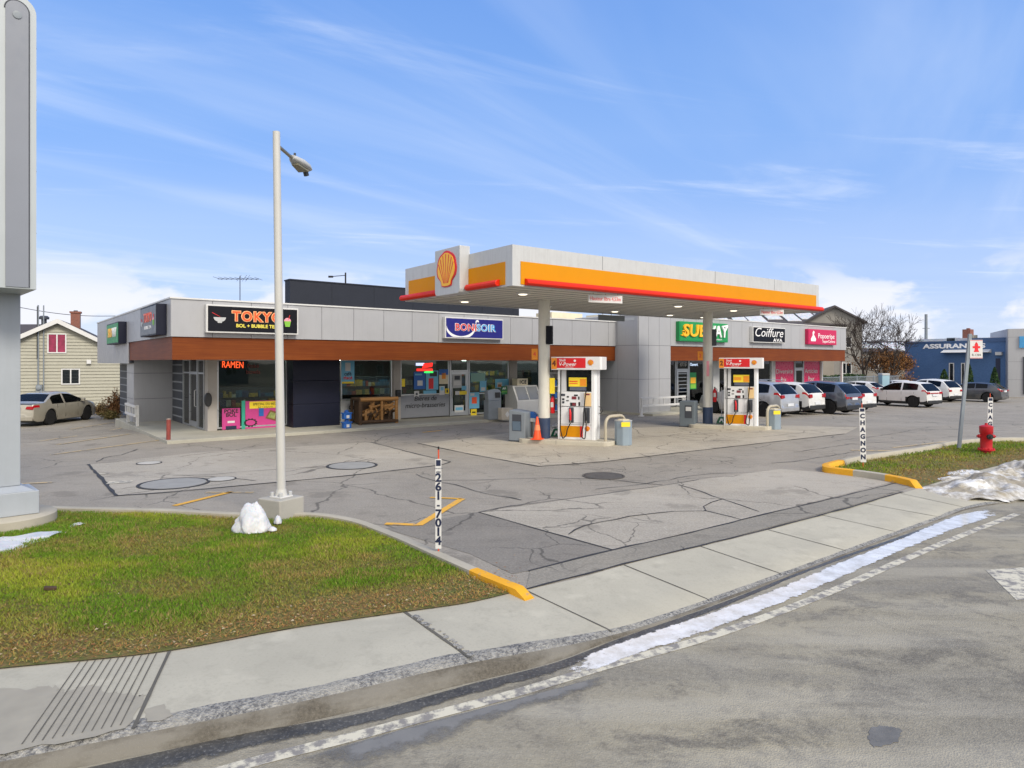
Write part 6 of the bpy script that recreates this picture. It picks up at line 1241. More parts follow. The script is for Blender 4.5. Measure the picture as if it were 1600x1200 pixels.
# lamp post
p = G(439.5, 806, z=.03); t_ = thing('lamp_post', 'white lamp post on a square concrete block at the lawn edge', 'lamp post', p, R(-30))
m = MB(); m.box(-.255, -.255, -.1, .255, .255, .31); m.build('concrete_base', concrete('block', 'a3a3a0', stain=.6), t_, None, .018)
m = MB(); m.box(-.13, -.13, .312, .13, .13, .335)
for sx in (-1, 1):
    for sy in (-1, 1): m.tube([(sx * .10, sy * .10, .335), (sx * .10, sy * .10, .40)], .03, 8, 1)
m.build('base_plate', [M['white'], M['lightgrey']], t_, None, .004)
c30, s30 = math.cos(R(30)), math.sin(R(30))
def unr(v): return (v[0] * c30 - v[1] * s30, v[0] * s30 + v[1] * c30, v[2])     # world offset -> local of a thing turned by -30
lean = -.08
m = MB(); m.tube([unr((0, 0, .335)), unr((lean, 0, 6.30))], [.072, .058], 20); m.tube([unr((0, 0, .335)), unr((0, 0, .44))], [.10, .076], 20); pole = m.build('pole', plain('pole_white', 'bdbcb7', .5, var=.05), t_, 60)
tipz = 6.21; a0 = Vector((lean + .04, .03, 6.06)); a1 = Vector((lean + .14, .34, 5.98)); hd = Vector((.20, .96, -.12)).normalized(); sd_ = Vector((.98, -.17, 0))
m = MB(); m.tube([unr(a0), unr(a1)], .028, 8); arm = m.build('arm', M['steel'], t_, 60)
m = MB(); stn = [(0, .05, .05, .03), (.08, .09, .07, .05), (.24, .14, .09, .06), (.40, .14, .09, .05), (.52, .10, .06, .03)]
ring = []
for (l, hw, up, dn) in stn:
    c = a1 + hd * l; ring.append([c + sd_ * (hw * math.cos(a)) + Vector((0, 0, (up if math.sin(a) > 0 else dn) * math.sin(a))) for a in np.linspace(0, 2 * math.pi, 17)[:-1]])
vs = [unr(v) for r_ in ring for v in r_]; fs = [(i * 16 + k, i * 16 + (k + 1) % 16, (i + 1) * 16 + (k + 1) % 16, (i + 1) * 16 + k) for i in range(4) for k in range(16)] + [tuple(range(16))[::-1], tuple(range(64, 80))]
m.add(vs, fs); hdo = m.build('lamp_head', M['lightgrey'], t_, 50)
m = MB(); q = [a1 + hd * l + sd_ * s + Vector((0, 0, z)) for l, s, z in ((.10, -.06, -.055), (.10, .06, -.055), (.40, .10, -.062), (.40, -.10, -.062))]; m.extr([unr(v) for v in q], (0, 0, -.025)); m.build('lens', plain('lamp_glass', '7b765f', .2), hdo)
m = MB(); m.tube([unr(a1 + hd * .46 + Vector((0, 0, -.05))), unr(a1 + hd * .50 + Vector((0, 0, -.11)))], .045, 8); m.tube([unr(a1 + hd * .1 + Vector((0, 0, .05))), unr(a1 + hd * .1 + Vector((0, 0, .12)))], .02, 6); m.build('sensor', M['darkgrey'], hdo)
# snow stakes
def stake(px, py, z0, chars, label, h, rz=0.0, small=True, w=.078, lx=0):
    p = G(px, py, z=z0); t_ = thing('snow_stake', label, 'stake', p, rz, 'white lettered marker stakes'); m = MB(); m.tube([(0, .012, -.1), (lx, .012, h + .12)], .010, 8); m.tube([(lx, .012, h + .12), (lx, .012, h + .16)], .011, 8, 1); m.build('rod', [plain('rod_orange', 'd2502e', .5), M['black']], t_)
    m = MB(); m.extr([(-w / 2, -.004, .09), (w / 2, -.004, .09), (lx + w / 2, -.004, h), (lx - w / 2, -.004, h)], (0, .008, 0)); bd = m.build('board', M['white'], t_)
    m = MB(); m.box(lx - w * .38, -.008, h - .09, lx + w * .38, -.0045, h - .015); m.build('emblem', M['txtnavy'], bd); n = len(chars); zt = h - .19 if small else h - .12; zb_ = .13; st = (zt - zb_) / n
    if small: text('CHAGNON', .022, M['txtnavy'], bd, (lx, -.005, h - .125), extrude=.001); text('450', .04, M['txtnavy'], bd, (lx, -.005, h - .175), extrude=.001, offset=.001)
    for i, c in enumerate(chars):
        z = zt - st * (i + .5); text(c, min(.15, st * 1.32) if c not in '-·' else .1, M['txtnavy'], bd, (lx * z / h, -.006, z), 'digit', extrude=.0015, offset=.005 if small else .008, sx=1.05)
    return t_
stake(685, 868, .03, '261-7014', 'white stake lettered 261-7014 at the left lawn edge', 1.26); 
s_ = stake(1349, 728, .05, 'CHAGNON', 'white stake lettered CHAGNON on the near tip of the right lawn', 1.40, w=.14, small=False, lx=-.03); s_ = stake(1546, 704, .05, 'CHAGNON', 'white lettered stake half hidden behind the red hydrant', 1.50, w=.14, small=False, lx=.03)
# hydrant
p = G(1541, 705, z=.06); t_ = thing('fire_hydrant', 'red fire hydrant on the right lawn', 'fire hydrant', p, R(-15)); M['hyd'] = plain('hydrant_red', 'b5121f', .4, var=.08, dirt=.08)
m = MB(); m.lathe([(.13, -.05), (.13, .03), (.21, .03), (.21, .07), (.15, .08), (.145, .10), (.15, .50), (.165, .52), (.165, .66)], 24); m.build('barrel', M['hyd'], t_, 40); m = MB(); m.lathe([(.168, .661), (.168, .70), (.10, .73), (.04, .74), (.035, .79), (0, .79)], 24); m.build('bonnet', M['hyd'], t_, 40)
m = MB()
for k in range(8): a = k * math.pi / 4; m.tube([(.185 * math.cos(a), .185 * math.sin(a), .07), (.185 * math.cos(a), .185 * math.sin(a), .10)], .016, 6)
m.build('flange_bolt', M['hyd'], t_)
for a, r_, nm in ((-80, .075, 'pumper_cap'), (180, .05, 'hose_cap'), (0, .05, 'hose_cap')):
    d = Vector((math.cos(R(a)), math.sin(R(a)), 0)); m = MB(); m.tube([d * .13 + Vector((0, 0, .42)), d * .20 + Vector((0, 0, .42))], r_, 12); m.tube([d * .20 + Vector((0, 0, .42)), d * .235 + Vector((0, 0, .42))], r_ * .45, 6); m.build(nm, M['hyd'] if a > 0 or a == 0 else M['clad'], t_, 40)
# hydrant marker post
p = G(1498, 699, z=.06); t_ = thing('marker_post', 'leaning grey post with a red hydrant symbol plate', 'sign post', p); m = MB(); m.extr([(-.045, -.03, -.1), (.045, -.03, -.1), (.045, .03, -.1), (-.045, .03, -.1)], (.33, 0, 3.42)); po = m.build('post', plain('post_grey', '868f97', .5, .2), t_)
m = MB(); xx = .31; m.box(xx - .01, -.045, 2.60, xx + .36, -.031, 3.14); pl = m.build('plate', M['white'], t_, None, .004); m = MB(); x0 = xx + .175; y = -.046
m.extr([(x0 - .07, y, 2.79), (x0 + .07, y, 2.79), (x0 + .07, y, 2.83), (x0 + .05, y, 2.84), (x0 + .05, y, 3.0), (x0 + .03, y, 3.05), (x0 - .03, y, 3.05), (x0 - .05, y, 3.0), (x0 - .05, y, 2.84), (x0 - .07, y, 2.83)], (0, -.003, 0)); m.box(x0 - .11, y - .003, 2.90, x0 - .051, y, 2.96); m.box(x0 + .051, y - .003, 2.90, x0 + .11, y, 2.96); m.tube([(x0, y, 3.05), (x0, y, 3.075)], .015, 6); m.build('hydrant_symbol', M['txtred'], pl)
m = MB(); m.box(xx, y - .002, 2.61, xx + .35, y, 2.62); m.box(xx, y - .002, 3.12, xx + .35, y, 3.13); m.build('border', M['txtred'], pl); text('R-1204', .09, M['txtblack'], pl, (x0, -.047, 2.70), extrude=.001)
# litter on the lawn edge
p = G(78, 921, z=.05); t_ = tag(MB().box(-.06, -.03, 0, .06, .03, .03).build('wood_scrap', M['bark'], None, None, .005), 'dark scrap of bark lying on the left lawn', 'scrap'); t_.location = p; t_.rotation_euler = (.1, .2, .6)
# ================================================================== BUILDINGS AND TREES AROUND
def lapwall(mb, outline_w, z0, z1, step, y, mi=0):
    """lapped boards on a wall facing -y; outline_w(z) -> (x0, x1)"""
    for z in np.arange(z0, z1, step):
        zt = min(z + step, z1); a0, a1 = outline_w(z); b0, b1 = outline_w(zt - .002)
        mb.add([(a0, y - .05, z), (a1, y - .05, z), (b1, y, zt), (b0, y, zt), (a0, y + .02, z), (a1, y + .02, z)], [(0, 1, 2, 3), (4, 5, 1, 0)], mi)
def house_window(par, x, z, w, h, y, frame='white', pane='houseglass', split=True, curtain=None):
    m = MB(); f = .07; m.box(x - w / 2, y - .05, z, x - w / 2 + f, y, z + h); m.box(x + w / 2 - f, y - .05, z, x + w / 2, y, z + h); m.box(x - w / 2 + f, y - .05, z, x + w / 2 - f, y, z + f); m.box(x - w / 2 + f, y - .05, z + h - f, x + w / 2 - f, y, z + h)
    if split: m.box(x - f / 2, y - .048, z + f, x + f / 2, y, z + h - f)
    o = m.build('window', M[frame], par); g = MB(); g.box(x - w / 2 + f, y - .02, z + f, x + w / 2 - f, y - .012, z + h - f); g.build('pane', M[curtain or pane], o); return o
zg = -.27; d = 42.0
hs = thing('siding_house', 'pale green siding house with gable and red curtained window', 'house', (XY(91, d), d, zg), R(27)); M['siding'] = plain('siding', 'a19f90', .6, var=.05, dirt=.15)
apex = ZZ(503, d) - zg; ev = 2.95; hw = 4.45
ow = lambda z: (-hw, hw) if z < ev else (-hw * (apex - z) / (apex - ev), hw * (apex - z) / (apex - ev))
m = MB(); lapwall(m, ow, 0, apex - .05, .205, 0); m.box(-hw + .01, .03, 0, hw - .01, 11, ev); m.build('wall', M['siding'], hs)
M['shingle'] = plain('shingle', '4a4648', .9, var=.25, scale=6, bump=.5); M['roofsnow'] = M['snow']
m = MB(); sl_ = (apex - ev) / hw
for s in (-1, 1):
    m.extr([(0, -.35, apex + .02), (s * (hw + .45), -.35, ev - sl_ * .45 + .02), (s * (hw + .45), -.35, ev - sl_ * .45 + .16), (0, -.35, apex + .18)], (0, 11.6, 0))
rf = m.build('roof', M['shingle'], hs); m = MB()
for s in (-1, 1): m.extr([(0, -.40, apex - .10), (s * (hw + .5), -.40, ev - sl_ * .5 - .10), (s * (hw + .5), -.40, ev - sl_ * .5 + .17), (0, -.40, apex + .19)], (0, .045, 0))
m.build('rake_board', M['white'], rf); m = MB(); m.extr([(-1.0, 1.5, apex + .18 - sl_), (-hw - .3, 1.5, ev - sl_ * .3 + .17), (-hw - .3, 1.5, ev - sl_ * .3 + .23), (-1.5, 1.5, apex + .22 - sl_ * 1.5)], (0, 7, 0)); m.build('roof_snow', M['snow'], rf)
M['brick'] = None
t = NT('brick'); b = t.n.new('ShaderNodeTexBrick'); b.inputs['Scale'].default_value = 9; b.inputs['Color1'].default_value = lin('8a4a35') + (1,); b.inputs['Color2'].default_value = lin('6f3a2b') + (1,); b.inputs['Mortar'].default_value = lin('8c8078') + (1,)
t.l.new(t.map(rot=(R(90), 0, 0)), b.inputs['Vector']); M['brick'] = t.set(b.outputs['Color'], .85)
cx_ = XY(139.5, 44) - hs.location.x; m = MB(); m.box(cx_ - .26, 2.0, 2.2, cx_ + .26, 2.5, ZZ(489, 44) - zg); m.box(cx_ - .32, 1.95, ZZ(489, 44) - zg, cx_ + .32, 2.55, ZZ(487.5, 44) - zg + .05); ch = m.build('chimney', M['brick'], hs); m = MB(); m.tube([(cx_, 2.25, ZZ(488, 44) - zg), (cx_, 2.25, ZZ(484.5, 44) - zg)], .12, 10); m.build('flue', M['darkgrey'], ch)
m = MB(); vx = XY(99, 44) - hs.location.x; m.tube([(vx, 2, apex - .4), (vx, 2, apex + .35)], .15, 10); m.lathe([(.28, 0), (.3, .12), (.2, .22), (0, .24)], 12, (vx, 2, apex + .25)); m.build('roof_vent', M['darkgrey'], hs)
X_ = lambda px: XY(px, d) - hs.location.x; Z_ = lambda py: ZZ(py, d) - zg
house_window(hs, X_(89.5), Z_(552), X_(102) - X_(77), Z_(521) - Z_(552), -.03, curtain='curt' if 'curt' in M else (M.setdefault('curt', plain('red_curtain', '8b2548', .6, var=.5, scale=2.5)) and 'curt')); house_window(hs, X_(107.5), Z_(601), X_(120) - X_(95), Z_(576) - Z_(601), -.03)
m = MB(); m.box(X_(129), -.2, Z_(568.5), X_(135), -.03, Z_(562)); m.build('wall_lamp', M['white'], hs)
m = MB(); m.tube([(X_(65.5), -.1, Z_(612)), (X_(65.5), -.1, Z_(478))], .045, 8); m.tube([(X_(72.5), -.1, Z_(612)), (X_(72.5), -.1, Z_(478))], .035, 8); m.tube([(X_(64.5), -.12, Z_(560)), (X_(64.5), -.12, Z_(480))], .03, 6, 1); mst = m.build('service_mast', [M['grey'], M['black']], hs, 60); m = MB(); m.box(X_(63), -.25, Z_(613), X_(71), -.05, Z_(601)); m.lathe([(.13, 0), (.13, .14), (0, .16)], 12, M=Matrix.Translation((X_(67), -.25, Z_(605))) @ Matrix.Rotation(R(90), 4, 'X')); m.build('meter', M['grey'], mst)
m = MB(); m.box(X_(32), -.12, 0, X_(35.5), -.04, Z_(576)); m.build('downpipe', M['white'], hs)
t_ = thing('far_house', 'dark roofed house behind the siding house at the left', 'house', (XY(20, 62), 62, -.4)); m = MB(); m.box(-6, 0, 0, 3, 8, 5.2); m.build('wall', M['siding'], t_); m = MB(); m.extr([(-6.4, -.3, 5.1), (-6.4, 4, 6.7), (-6.4, 8.3, 5.1)], (9.4, 0, 0)); m.extr([(2.2, -.3, 5.0), (2.2, 4, 6.55), (2.2, 8.3, 5.0)], (.9, 0, -.3)); m.build('roof', M['shingle'], t_)
# overhead line
a = Vector((XY(24, 46), 46, ZZ(479, 46))); b = Vector((XY(190, 50), 50, ZZ(493.5, 50))); pts = [a.lerp(b, k / 14) - Vector((0, 0, .25 * math.sin(math.pi * k / 14))) for k in range(-6, 17)]
tag(recenter(MB().tube(pts, .022, 5).build('overhead_wire', M['black'])), 'thin black overhead wire above the siding house', 'wire')
# antennas on the shop roof
p = W(ax(375, 6), 6, 4.42); t_ = thing('tv_antenna', 'old television antenna with many rods on the shop roof', 'antenna', p, R(5)); zt = az_(431, 375, 6) - 4.42; m = MB(); m.tube([(0, 0, 0), (0, 0, zt)], .02, 6); m.build('mast', M['darkgrey'], t_); m = MB(); zb_ = az_(435.5, 375, 6) - 4.42; m.tube([(-.95, .15, zb_), (.8, -.1, zb_ - .02)], .014, 6)
for q in np.linspace(-.9, .75, 9): l = .30 + .12 * abs(q); m.tube([(q - .05, -l, zb_ + .02), (q + .05, l, zb_ + .0)], .008, 4)
for q in (-.1, .12, .25): m.tube([(q, -.1, zb_ - .12), (q + .05, .35, zb_ + .2)], .007, 4)
m.build('rods', M['darkgrey'], t_)
p = W(ax(552, 11), 12, 6.3); t_ = thing('roof_mast', 'thin black mast with a side arm behind the dark roof screen', 'mast', p, 0); m = MB(); zt = az_(427, 552, 12) - 6.3; m.tube([(0, 0, 0), (0, 0, zt)], .05, 6); m.tube([(0, 0, zt - .15), (-.8, 0, zt - .22)], .02, 6); m.box(-.95, -.06, zt - .28, -.7, .06, zt - .18); m.build('pole', M['black'], t_)
# ---------------- right side: blue brick office
zg = -.4; DB = 63.0; A0 = Vector((XY(1414, DB), DB, zg)); Ld = Vector((.62, -.785, 0)); rzb = math.atan2(-.785, .62)
bo = thing('office_building', 'blue painted brick office with white wall letters', 'office building', A0, rzb); r_ = (1574 - CX) / F; Ln = (r_ * A0.y - A0.x) / (Ld.x - r_ * Ld.y); ht = ZZ(537, DB) - zg
t = NT('blue_brick'); b = t.n.new('ShaderNodeTexBrick'); b.inputs['Scale'].default_value = 4.5; b.inputs['Color1'].default_value = lin('4a6c98') + (1,); b.inputs['Color2'].default_value = lin('41628e') + (1,); b.inputs['Mortar'].default_value = lin('34507a') + (1,); t.l.new(t.map(rot=(R(90), 0, 0)), b.inputs['Vector']); M['bluebrick'] = t.set(b.outputs['Color'], .7)
m = MB(); m.box(0, 0, 0, Ln, 14, ht); m.build('wall', M['bluebrick'], bo); m = MB(); m.box(-.06, -.06, ht, Ln * .65, 14, ht + .16); m.box(Ln * .65, -.06, ht, Ln + .06, 14, ht + .36); m.build('parapet', plain('parapet_blue', '3a557c', .6), bo)
m = MB(); m.box(.3, 2, ht + .161, Ln - .4, 13, ht + .45); m.build('roof_snow', M['snow'], bo)
def bx_(px): # position along the blue wall from a pixel column
    r = (px - CX) / F; return (r * A0.y - A0.x) / (Ld.x - r * Ld.y)
def bz_(py, px): k = bx_(px); return ZZ(py, A0.y + Ld.y * k) - zg
tx = text('ASSURANCES', .55, M['txtwhite'], bo, ((bx_(1442) + bx_(1540)) / 2, -.03, bz_(541, 1490)), extrude=.03, offset=.02, fit=bx_(1540) - bx_(1442))
m = MB(); m.extr([(bx_(1475), -.9, bz_(551, 1475)), (bx_(1475), 0, bz_(546.5, 1475)), (bx_(1475), 0, bz_(551.5, 1475))], (bx_(1549) - bx_(1475), 0, 0)); m.build('awning', M['white'], bo)
for q0, q1 in ((1483, 1491), (1502, 1508)): house_window(bo, (bx_(q0) + bx_(q1)) / 2, .35, bx_(q1) - bx_(q0), bz_(567, q0) - .35, -.01, split=False)
m = MB(); m.box(bx_(1556), -.05, .05, bx_(1563), 0, bz_(560, 1560)); dr = m.build('door', M['txtnavy'], bo); m = MB(); m.box(bx_(1556.5), -.07, 1.0, bx_(1557), -.051, 1.3); m.build('handle', M['white'], dr); m = MB(); m.box(bx_(1557), -.35, bz_(555, 1560), bx_(1567), -.01, bz_(550, 1560)); m.build('door_hood', M['lightgrey'], bo)
m = MB(); m.box(bx_(1484.5), 3, ht, bx_(1497), 3.9, bz_(513, 1490)); m.box(bx_(1489), 3.3, bz_(513, 1490), bx_(1493), 3.7, bz_(511, 1490)); m.build('chimney', M['brick'], bo); m = MB(); m.tube([(bx_(1511), 1.5, ht), (bx_(1511), 1.5, bz_(523, 1511))], .33, 14); m.build('roof_vent', M['steel'], bo); m = MB(); m.box(bx_(1466), 2, ht, bx_(1479), 3.4, bz_(527, 1470)); m.build('roof_unit', M['grey'], bo)
# white showroom
A1 = Vector((XY(1574, 49.6), 49.6, zg)) + Ld * -.2 + Vector((.62 * .5, 0, 0)); sb = thing('showroom_building', 'white panelled showroom at the right picture edge', 'showroom', (XY(1575, 56), 56, zg), R(-28)); ht = ZZ(513, 55) - zg
m = MB(); panels(m, 0, 9, 0, ht, 0, .03, 1.6, zs=[1.5, 3.0, ht - .7]); m.box(0, .01, 0, 9, 9, ht - .01, 1); m.box(-.03, .0, 0, .0, 9, ht, 0); m.box(-3.5, 2.5, ht - 2.4, 0, 8, ht - 1.0, 0); m.build('wall', [M['panel'], M['joint']], sb)
house_window(sb, 2.2, .3, 2.4, 3.1, -.05, frame='darkgrey', split=True); m = MB(); m.box(.75, -.14, 4.15, 2.4, -.035, 5.1); lg = m.build('logo_board', plain('logo_blue', '3f8fc4', .4), sb); m = MB(); m.extr([(1.5 + .28 * math.cos(a), -.145, 4.63 + .2 * math.sin(a)) for a in np.linspace(0, 6.28, 20)[:-1]], (0, -.01, 0)); m.build('logo', M['txtwhite'], lg)
# grey houses behind the shops
def bighouse(label, pxc, d, w, dep, ze, zr_, rz, gable, wallc, snow=0.0):
    t_ = thing('far_house', label, 'house', (XY(pxc, d), d, -.5), rz); m = MB(); m.box(-w / 2, 0, 0, w / 2, dep, ze)
    if gable: m.add([(-w / 2, 0, ze), (w / 2, 0, ze), (0, 0, zr_), (-w / 2, .2, ze), (w / 2, .2, ze), (0, .2, zr_)], [(0, 1, 2), (5, 4, 3)], 0)
    m.build('wall', wallc, t_); m = MB()
    if gable:
        s = (zr_ - ze) / (w / 2)
        for q in (-1, 1): m.extr([(0, -.4, zr_), (q * (w / 2 + .4), -.4, ze - .4 * s), (q * (w / 2 + .4), -.4, ze - .4 * s + .2), (0, -.4, zr_ + .22)], (0, dep + .8, 0))
    else: m.extr([(-w / 2 - .4, -.4, ze - .05), (-w / 2 - .4, dep / 2, zr_), (-w / 2 - .4, dep + .4, ze - .05)], (w + .8, 0, 0))
    rf = m.build('roof', M['shingle'], t_)
    if snow and not gable:
        m = MB(); x = -w / 2
        while x < w / 2 - 1: 
            ww = random.uniform(.8, 2.4); f0 = random.uniform(.0, .4); f1 = random.uniform(.7, .98); k = (zr_ - ze + .05) / (dep / 2 + .4)
            m.extr([(x, -.4 + f0 * (dep / 2), ze - .05 + f0 * (dep / 2) * k + .03), (x, -.4 + f1 * (dep / 2), ze - .05 + f1 * (dep / 2) * k + .03), (x, -.4 + f1 * (dep / 2), ze - .05 + f1 * (dep / 2) * k + .10), (x, -.4 + f0 * (dep / 2), ze - .05 + f0 * (dep / 2) * k + .10)], (min(ww, w / 2 - x), 0, 0)); x += ww + random.uniform(.1, .7)
        m.build('roof_snow', M['snow'], rf)
    return t_
M['hwall'] = plain('house_wall', '8d877d', .8, var=.12, scale=1); M['hwall2'] = plain('house_wall_dark', '8b8882', .85, var=.15, scale=1.5, bump=.3)
h1 = bighouse('long house with snow patches on its roof behind the shops', 1222, 72, 13.0, 9, 7.1, 9.0, 0, False, M['hwall'], .5)
h2 = bighouse('tall brownish gabled house behind the bare trees', 1303, 72, 5.6, 9, 7.4, 8.95, R(-12), True, M['hwall2'])
for x, z in ((-1.4, 4.6), (1.2, 4.6), (-1.4, 1.8), (1.2, 1.8)): house_window(h2, x, z, 1.1, 1.2, -.01)
h3 = bighouse('low house with a snowy roof left of the blue office', 1400, 76, 10, 9, 4.3, 5.6, 0, False, M['hwall2'], .8)
for x in (-2.5, 0, 2.2): house_window(h3, x, 2.2, 1.0, 1.2, -.01)
t_ = thing('utility_pole', 'grey utility pole behind the blue office', 'utility pole', (XY(1447, 78), 78, -.5)); m = MB(); m.tube([(0, 0, 0), (0, 0, ZZ(491, 78) + .5)], [.2, .15], 10); m.build('pole', M['grey'], t_); m = MB(); m.tube([(-.4, 0, 7), (.4, 0, 7)], .04, 6); m.build('crossarm', M['grey'], t_)
# fence and hedge
fa = Vector((XY(1283, 50), 50, -.35)); fb = Vector((XY(1404, 56), 56, -.4)); t_ = thing('chain_fence', 'grey chain link fence behind the parked cars', 'fence', fa, math.atan2(fb.y - fa.y, fb.x - fa.x)); Lf = (fb - fa).length
m = MB(); m.tube([(0, 0, 1.75), (Lf, 0, 1.75)], .03, 6); m.tube([(0, 0, .1), (Lf, 0, .1)], .02, 6)
for q in np.arange(0, Lf + 1.75, .09): 
    m.tube([(max(0, q - 1.65), 0, .1 + max(0, 1.65 - q)), (min(q, Lf), 0, 1.75 - max(0, q - Lf))], .006, 3, caps=False) if q - 1.65 < Lf else None
    m.tube([(max(0, q - 1.65), 0, 1.75 - max(0, 1.65 - q)), (min(q, Lf), 0, .1 + max(0, q - Lf))], .006, 3, caps=False) if q - 1.65 < Lf else None
m.build('mesh', M['grey'], t_)
for q in np.arange(0, Lf, 2.4): m = MB(); m.tube([(q, 0, 0), (q, 0, 1.85)], .045, 8); m.build('post', M['grey'], t_)
def leafcloud(pts, size, cols_, name, parent=None, label=None, cat=None, flat=.0, mat='leaf'):
    n = len(pts); pts = np.array(pts); V_ = np.empty((n, 4, 3)); rs = np.random.uniform(.6, 1.3, n) * size
    u_ = np.random.normal(size=(n, 3)); u_ /= np.linalg.norm(u_, axis=1)[:, None]; w_ = np.random.normal(size=(n, 3)); w_ -= u_ * (u_ * w_).sum(1)[:, None]; w_ /= np.linalg.norm(w_, axis=1)[:, None]
    for k, (a, b) in enumerate(((-1, 0), (0, -.5), (1, 0), (0, .5))): V_[:, k] = pts + (u_ * a + w_ * b) * rs[:, None]
    me = bpy.data.meshes.new(name); me.vertices.add(n * 4); me.vertices.foreach_set('co', V_.ravel()); me.loops.add(n * 4); me.loops.foreach_set('vertex_index', np.arange(n * 4)); me.polygons.add(n); me.polygons.foreach_set('loop_start', np.arange(0, n * 4, 4)); me.polygons.foreach_set('loop_total', np.full(n, 4)); me.update(calc_edges=True)
    A = me.attributes.new('tint', 'FLOAT_COLOR', 'POINT'); c = np.array(cols_)[np.random.randint(0, len(cols_), n)] * np.random.uniform(.7, 1.25, n)[:, None]; cc = np.ones((n, 4, 4)); cc[:, :, :3] = c[:, None]; A.data.foreach_set('color', cc.ravel()); me.materials.append(M[mat])
    o = bpy.data.objects.new(name, me); col.objects.link(o); o.parent = parent; return o
GREENS = [(.035, .075, .03), (.05, .10, .035), (.03, .06, .03), (.07, .11, .04)]
t_ = thing('hedge', 'dark green hedge along the chain fence', 'hedge', fa + Vector((-.2, 1.0, 0)), math.atan2(fb.y - fa.y, fb.x - fa.x)); pts = []
for k in range(7000):
    x = random.uniform(-1, Lf * .62); z = random.uniform(0, 1.75 + .3 * float(fbm(x * .8, 1.0)) ); pts.append((x, random.uniform(0, 1) ** .5 * random.choice((-.45, .45)) * random.uniform(.5, 1), z))
leafcloud(pts, .09, GREENS, 'foliage', t_)
m = MB()
for q in np.arange(-.5, Lf * .6, 1.1): m.tube([(q, 0, 0), (q + .05, 0, 1.3)], .04, 5)
m.build('stem', M['bark'], t_)
def cedar(px, py0, d, label, wd):
    zt = ZZ(py0, d) + .4; t_ = thing('cedar_shrub', label, 'shrub', (XY(px, d), d, -.4), 0, 'pointed cedars before the blue office'); pts = []
    for k in range(2600):
        z = random.random() ** 1.3 * zt; r = wd * (1 - z / zt) ** .7 * (.75 + .35 * float(vn(z * 3 + px, random.random() * 9))) * random.uniform(.55, 1) ** .5; a = random.uniform(0, 6.28); pts.append((r * math.cos(a), r * math.sin(a), z))
    leafcloud(pts, .075, GREENS, 'foliage', t_); m = MB(); m.tube([(0, 0, 0), (0, 0, zt * .7)], [.06, .02], 6); m.build('trunk', M['bark'], t_)
cedar(1475.5, 577, 58.5, 'short bushy cedar left of the narrow windows', .75); cedar(1514.5, 569, 56.5, 'slim tall cedar between the windows and the door', .55); cedar(1554, 574, 55, 'slim cedar beside the blue office door', .60)
# bare trees
M['branch'] = plain('branch_bark', '3a312a', .9, var=.25, scale=5)
def bare_tree(px, d, ptop, wpx, label, seed, leaves=None, splits=4, name='bare_tree', zbase=-.45, lean=0, stems=1, cat='tree', depth=6, spread=1.0):
    rnd = random.Random(seed); zt = ZZ(ptop, d) - zbase; wd = wpx / F * d / 2; t_ = thing(name, label, cat, (XY(px, d), d, zbase)); trunk = MB(); crown = MB(); tips = []
    def grow(p, dirv, l, r, dep):
        n = 4; pts = [p]; q = p; dv = dirv.copy()
        for i in range(n):
            dv = (dv + Vector((rnd.gauss(0, .12), rnd.gauss(0, .12), rnd.gauss(.03, .06)))).normalized(); q = q + dv * (l / n); pts.append(q)
        rr = [r * (1 - .38 * i / n) for i in range(n + 1)]; (trunk if dep == 0 else crown).tube(pts, rr, 8 if dep < 2 else 5 if dep < 4 else 3, caps=False)
        if dep >= depth: tips.append(q); return
        if dep >= 3: tips.extend(pts[2:])
        k = splits if dep < 2 else rnd.choice((2, 3, 3))
        for i in range(k):
            a = rnd.uniform(0, 6.28) if dep else (6.28 * i / k + rnd.uniform(-.5, .5)); tilt = rnd.uniform(.30, .75) * spread; ort = dv.orthogonal().normalized(); ort2 = dv.cross(ort); nd = (dv * math.cos(tilt) + (ort * math.cos(a) + ort2 * math.sin(a)) * math.sin(tilt)); s = rnd.uniform(.55, 1.0)
            base = pts[-1] if i < 2 else pts[rnd.randint(2, n)]; grow(base, nd.normalized(), l * rnd.uniform(.62, .86), max(.014, rr[-1] * rnd.uniform(.6, .85)), dep + 1)
    for s in range(stems): grow(Vector((rnd.uniform(-.15, .15) * (stems > 1), 0, 0)), Vector((lean + (rnd.uniform(-.5, .5) if stems > 1 else 0), rnd.uniform(-.1, .1), 1)).normalized(), zt * .26, zt * .022, 0)
    allz = [v[2] for v in crown.v]; allx = [abs(v[0]) for v in crown.v]; kz = zt / max(allz); kx = wd / sorted(allx)[int(len(allx) * .985)]
    f = lambda v: (v[0] * kx, v[1] * kx, v[2] * kz)
    trunk.v = [f(v) for v in trunk.v]; crown.v = [f(v) for v in crown.v]; trunk.build('trunk', M['branch'], t_, 60); crown.build('crown', M['branch'], t_)
    if leaves:
        pts = []
        for tp in tips:
            for k in range(leaves[0]): pts.append((tp.x * kx + rnd.gauss(0, .16), tp.y * kx + rnd.gauss(0, .16), tp.z * kz + rnd.gauss(0, .14)))
        leafcloud(pts, leaves[1], leaves[2], 'foliage', t_)
    return t_
bare_tree(1350, 60, 472, 122, 'wide bare tree with a leaning trunk beside the gabled house', 11, lean=-.12, spread=1.1, splits=5); bare_tree(1396, 59, 476, 84, 'bare tree with fan shaped branches left of the blue office', 23, splits=4)
BROWN = [(.30, .14, .05), (.24, .11, .04), (.36, .19, .08), (.18, .09, .04)]
bare_tree(1384, 61, 540, 72, 'rust brown leafy bush by the blue office wall', 5, (3, .075, BROWN), name='brown_bush', stems=5, splits=3, depth=5, cat='bush')
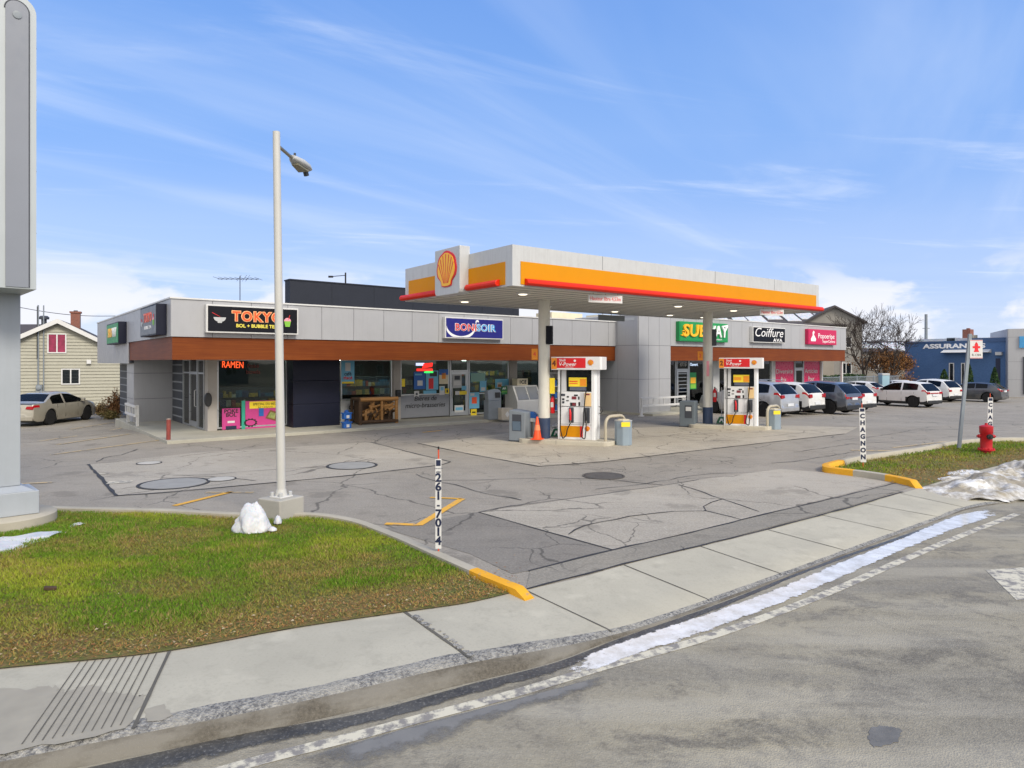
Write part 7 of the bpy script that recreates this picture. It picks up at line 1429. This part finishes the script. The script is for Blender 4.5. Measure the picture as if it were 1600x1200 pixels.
t_ = thing('storage_bin', 'pale blue box standing by the brown bush', 'bin', (XY(1381, 54), 54, -.4)); m = MB(); m.box(-.3, -.3, 0, .3, .3, 1.9); m.build('body', plain('bin_pale', '8fb0bd', .5, var=.1), t_, None, .04); m = MB(); m.box(-.32, -.33, 1.901, .32, .33, 2.05); m.build('lid', M['lightgrey'], t_, None, .03)
# dry plants at the left wall
DRY = [(.28, .19, .09), (.36, .27, .13), (.22, .13, .06), (.3, .22, .1)]
def dry(px, py, hgt, wd, n, label, cols_, size=.05):
    p = G(px, py); t_ = thing('dry_shrub', label, 'shrub', p); m = MB(); pts = []
    for k in range(40):
        a = random.uniform(0, 6.28); r = random.random() * wd; tip = Vector((r * math.cos(a), r * math.sin(a) * .6, hgt * random.uniform(.45, 1) * (1 - .4 * r / wd))); b = Vector((tip.x * .3, tip.y * .3, 0)); mid = b.lerp(tip, .5) + Vector((0, 0, .1)); m.tube([b, mid, tip], [.012, .008, .004], 4, caps=False)
        for q in range(n // 40): f = random.uniform(.25, 1.05); c = b.lerp(tip, f); pts.append((c.x + random.gauss(0, .07), c.y + random.gauss(0, .07), c.z + random.gauss(0, .06)))
    m.build('stem', M['bark'], t_); leafcloud(pts, size, cols_, 'foliage', t_)
dry(183, 648, 1.45, .55, 2600, 'rusty brown dry shrub beside the white pillar', [(.26, .13, .05), (.2, .1, .05), (.32, .18, .08)]); dry(160, 648, .75, .7, 1600, 'straw coloured dry weeds in front of the parked sedan', DRY); dry(172, 655, .45, .5, 900, 'low olive brown weeds at the walkway edge', [(.16, .14, .05), (.24, .19, .08)])
# row of houses across the road behind the camera: what the shop windows reflect
for k, (x, w, hgt) in enumerate(((-34, 13, 5.5), (-12, 12, 6.5), (12, 14, 5.0), (36, 13, 6.2), (60, 14, 5.4))):
    t_ = thing('street_house', ['low brown house across the road, far end', 'two storey house across the road', 'long low house across the road', 'grey house across the road', 'plain house across the road, near bend'][k], 'house', (x, -26 + .35 * x * (x > 0), -.2), R(180 + (14 if x > 0 else 0))); m = MB(); m.box(-w / 2, 0, 0, w / 2, 9, hgt * .6); m.build('wall', M['hwall2'] if k % 2 else M['brick'], t_); m = MB(); m.extr([(-w / 2 - .4, -.4, hgt * .6), (-w / 2 - .4, 4.5, hgt), (-w / 2 - .4, 9.4, hgt * .6)], (w + .8, 0, 0)); m.build('roof', M['shingle'], t_)
    for q in (-.3, .05, .33): house_window(t_, q * w, 1.0, 1.6, 1.3, -.01)
for k, x in enumerate((-24, 1, 24, 47)): bare_tree(0, .001, 0, 0, 'x', 1) if False else None
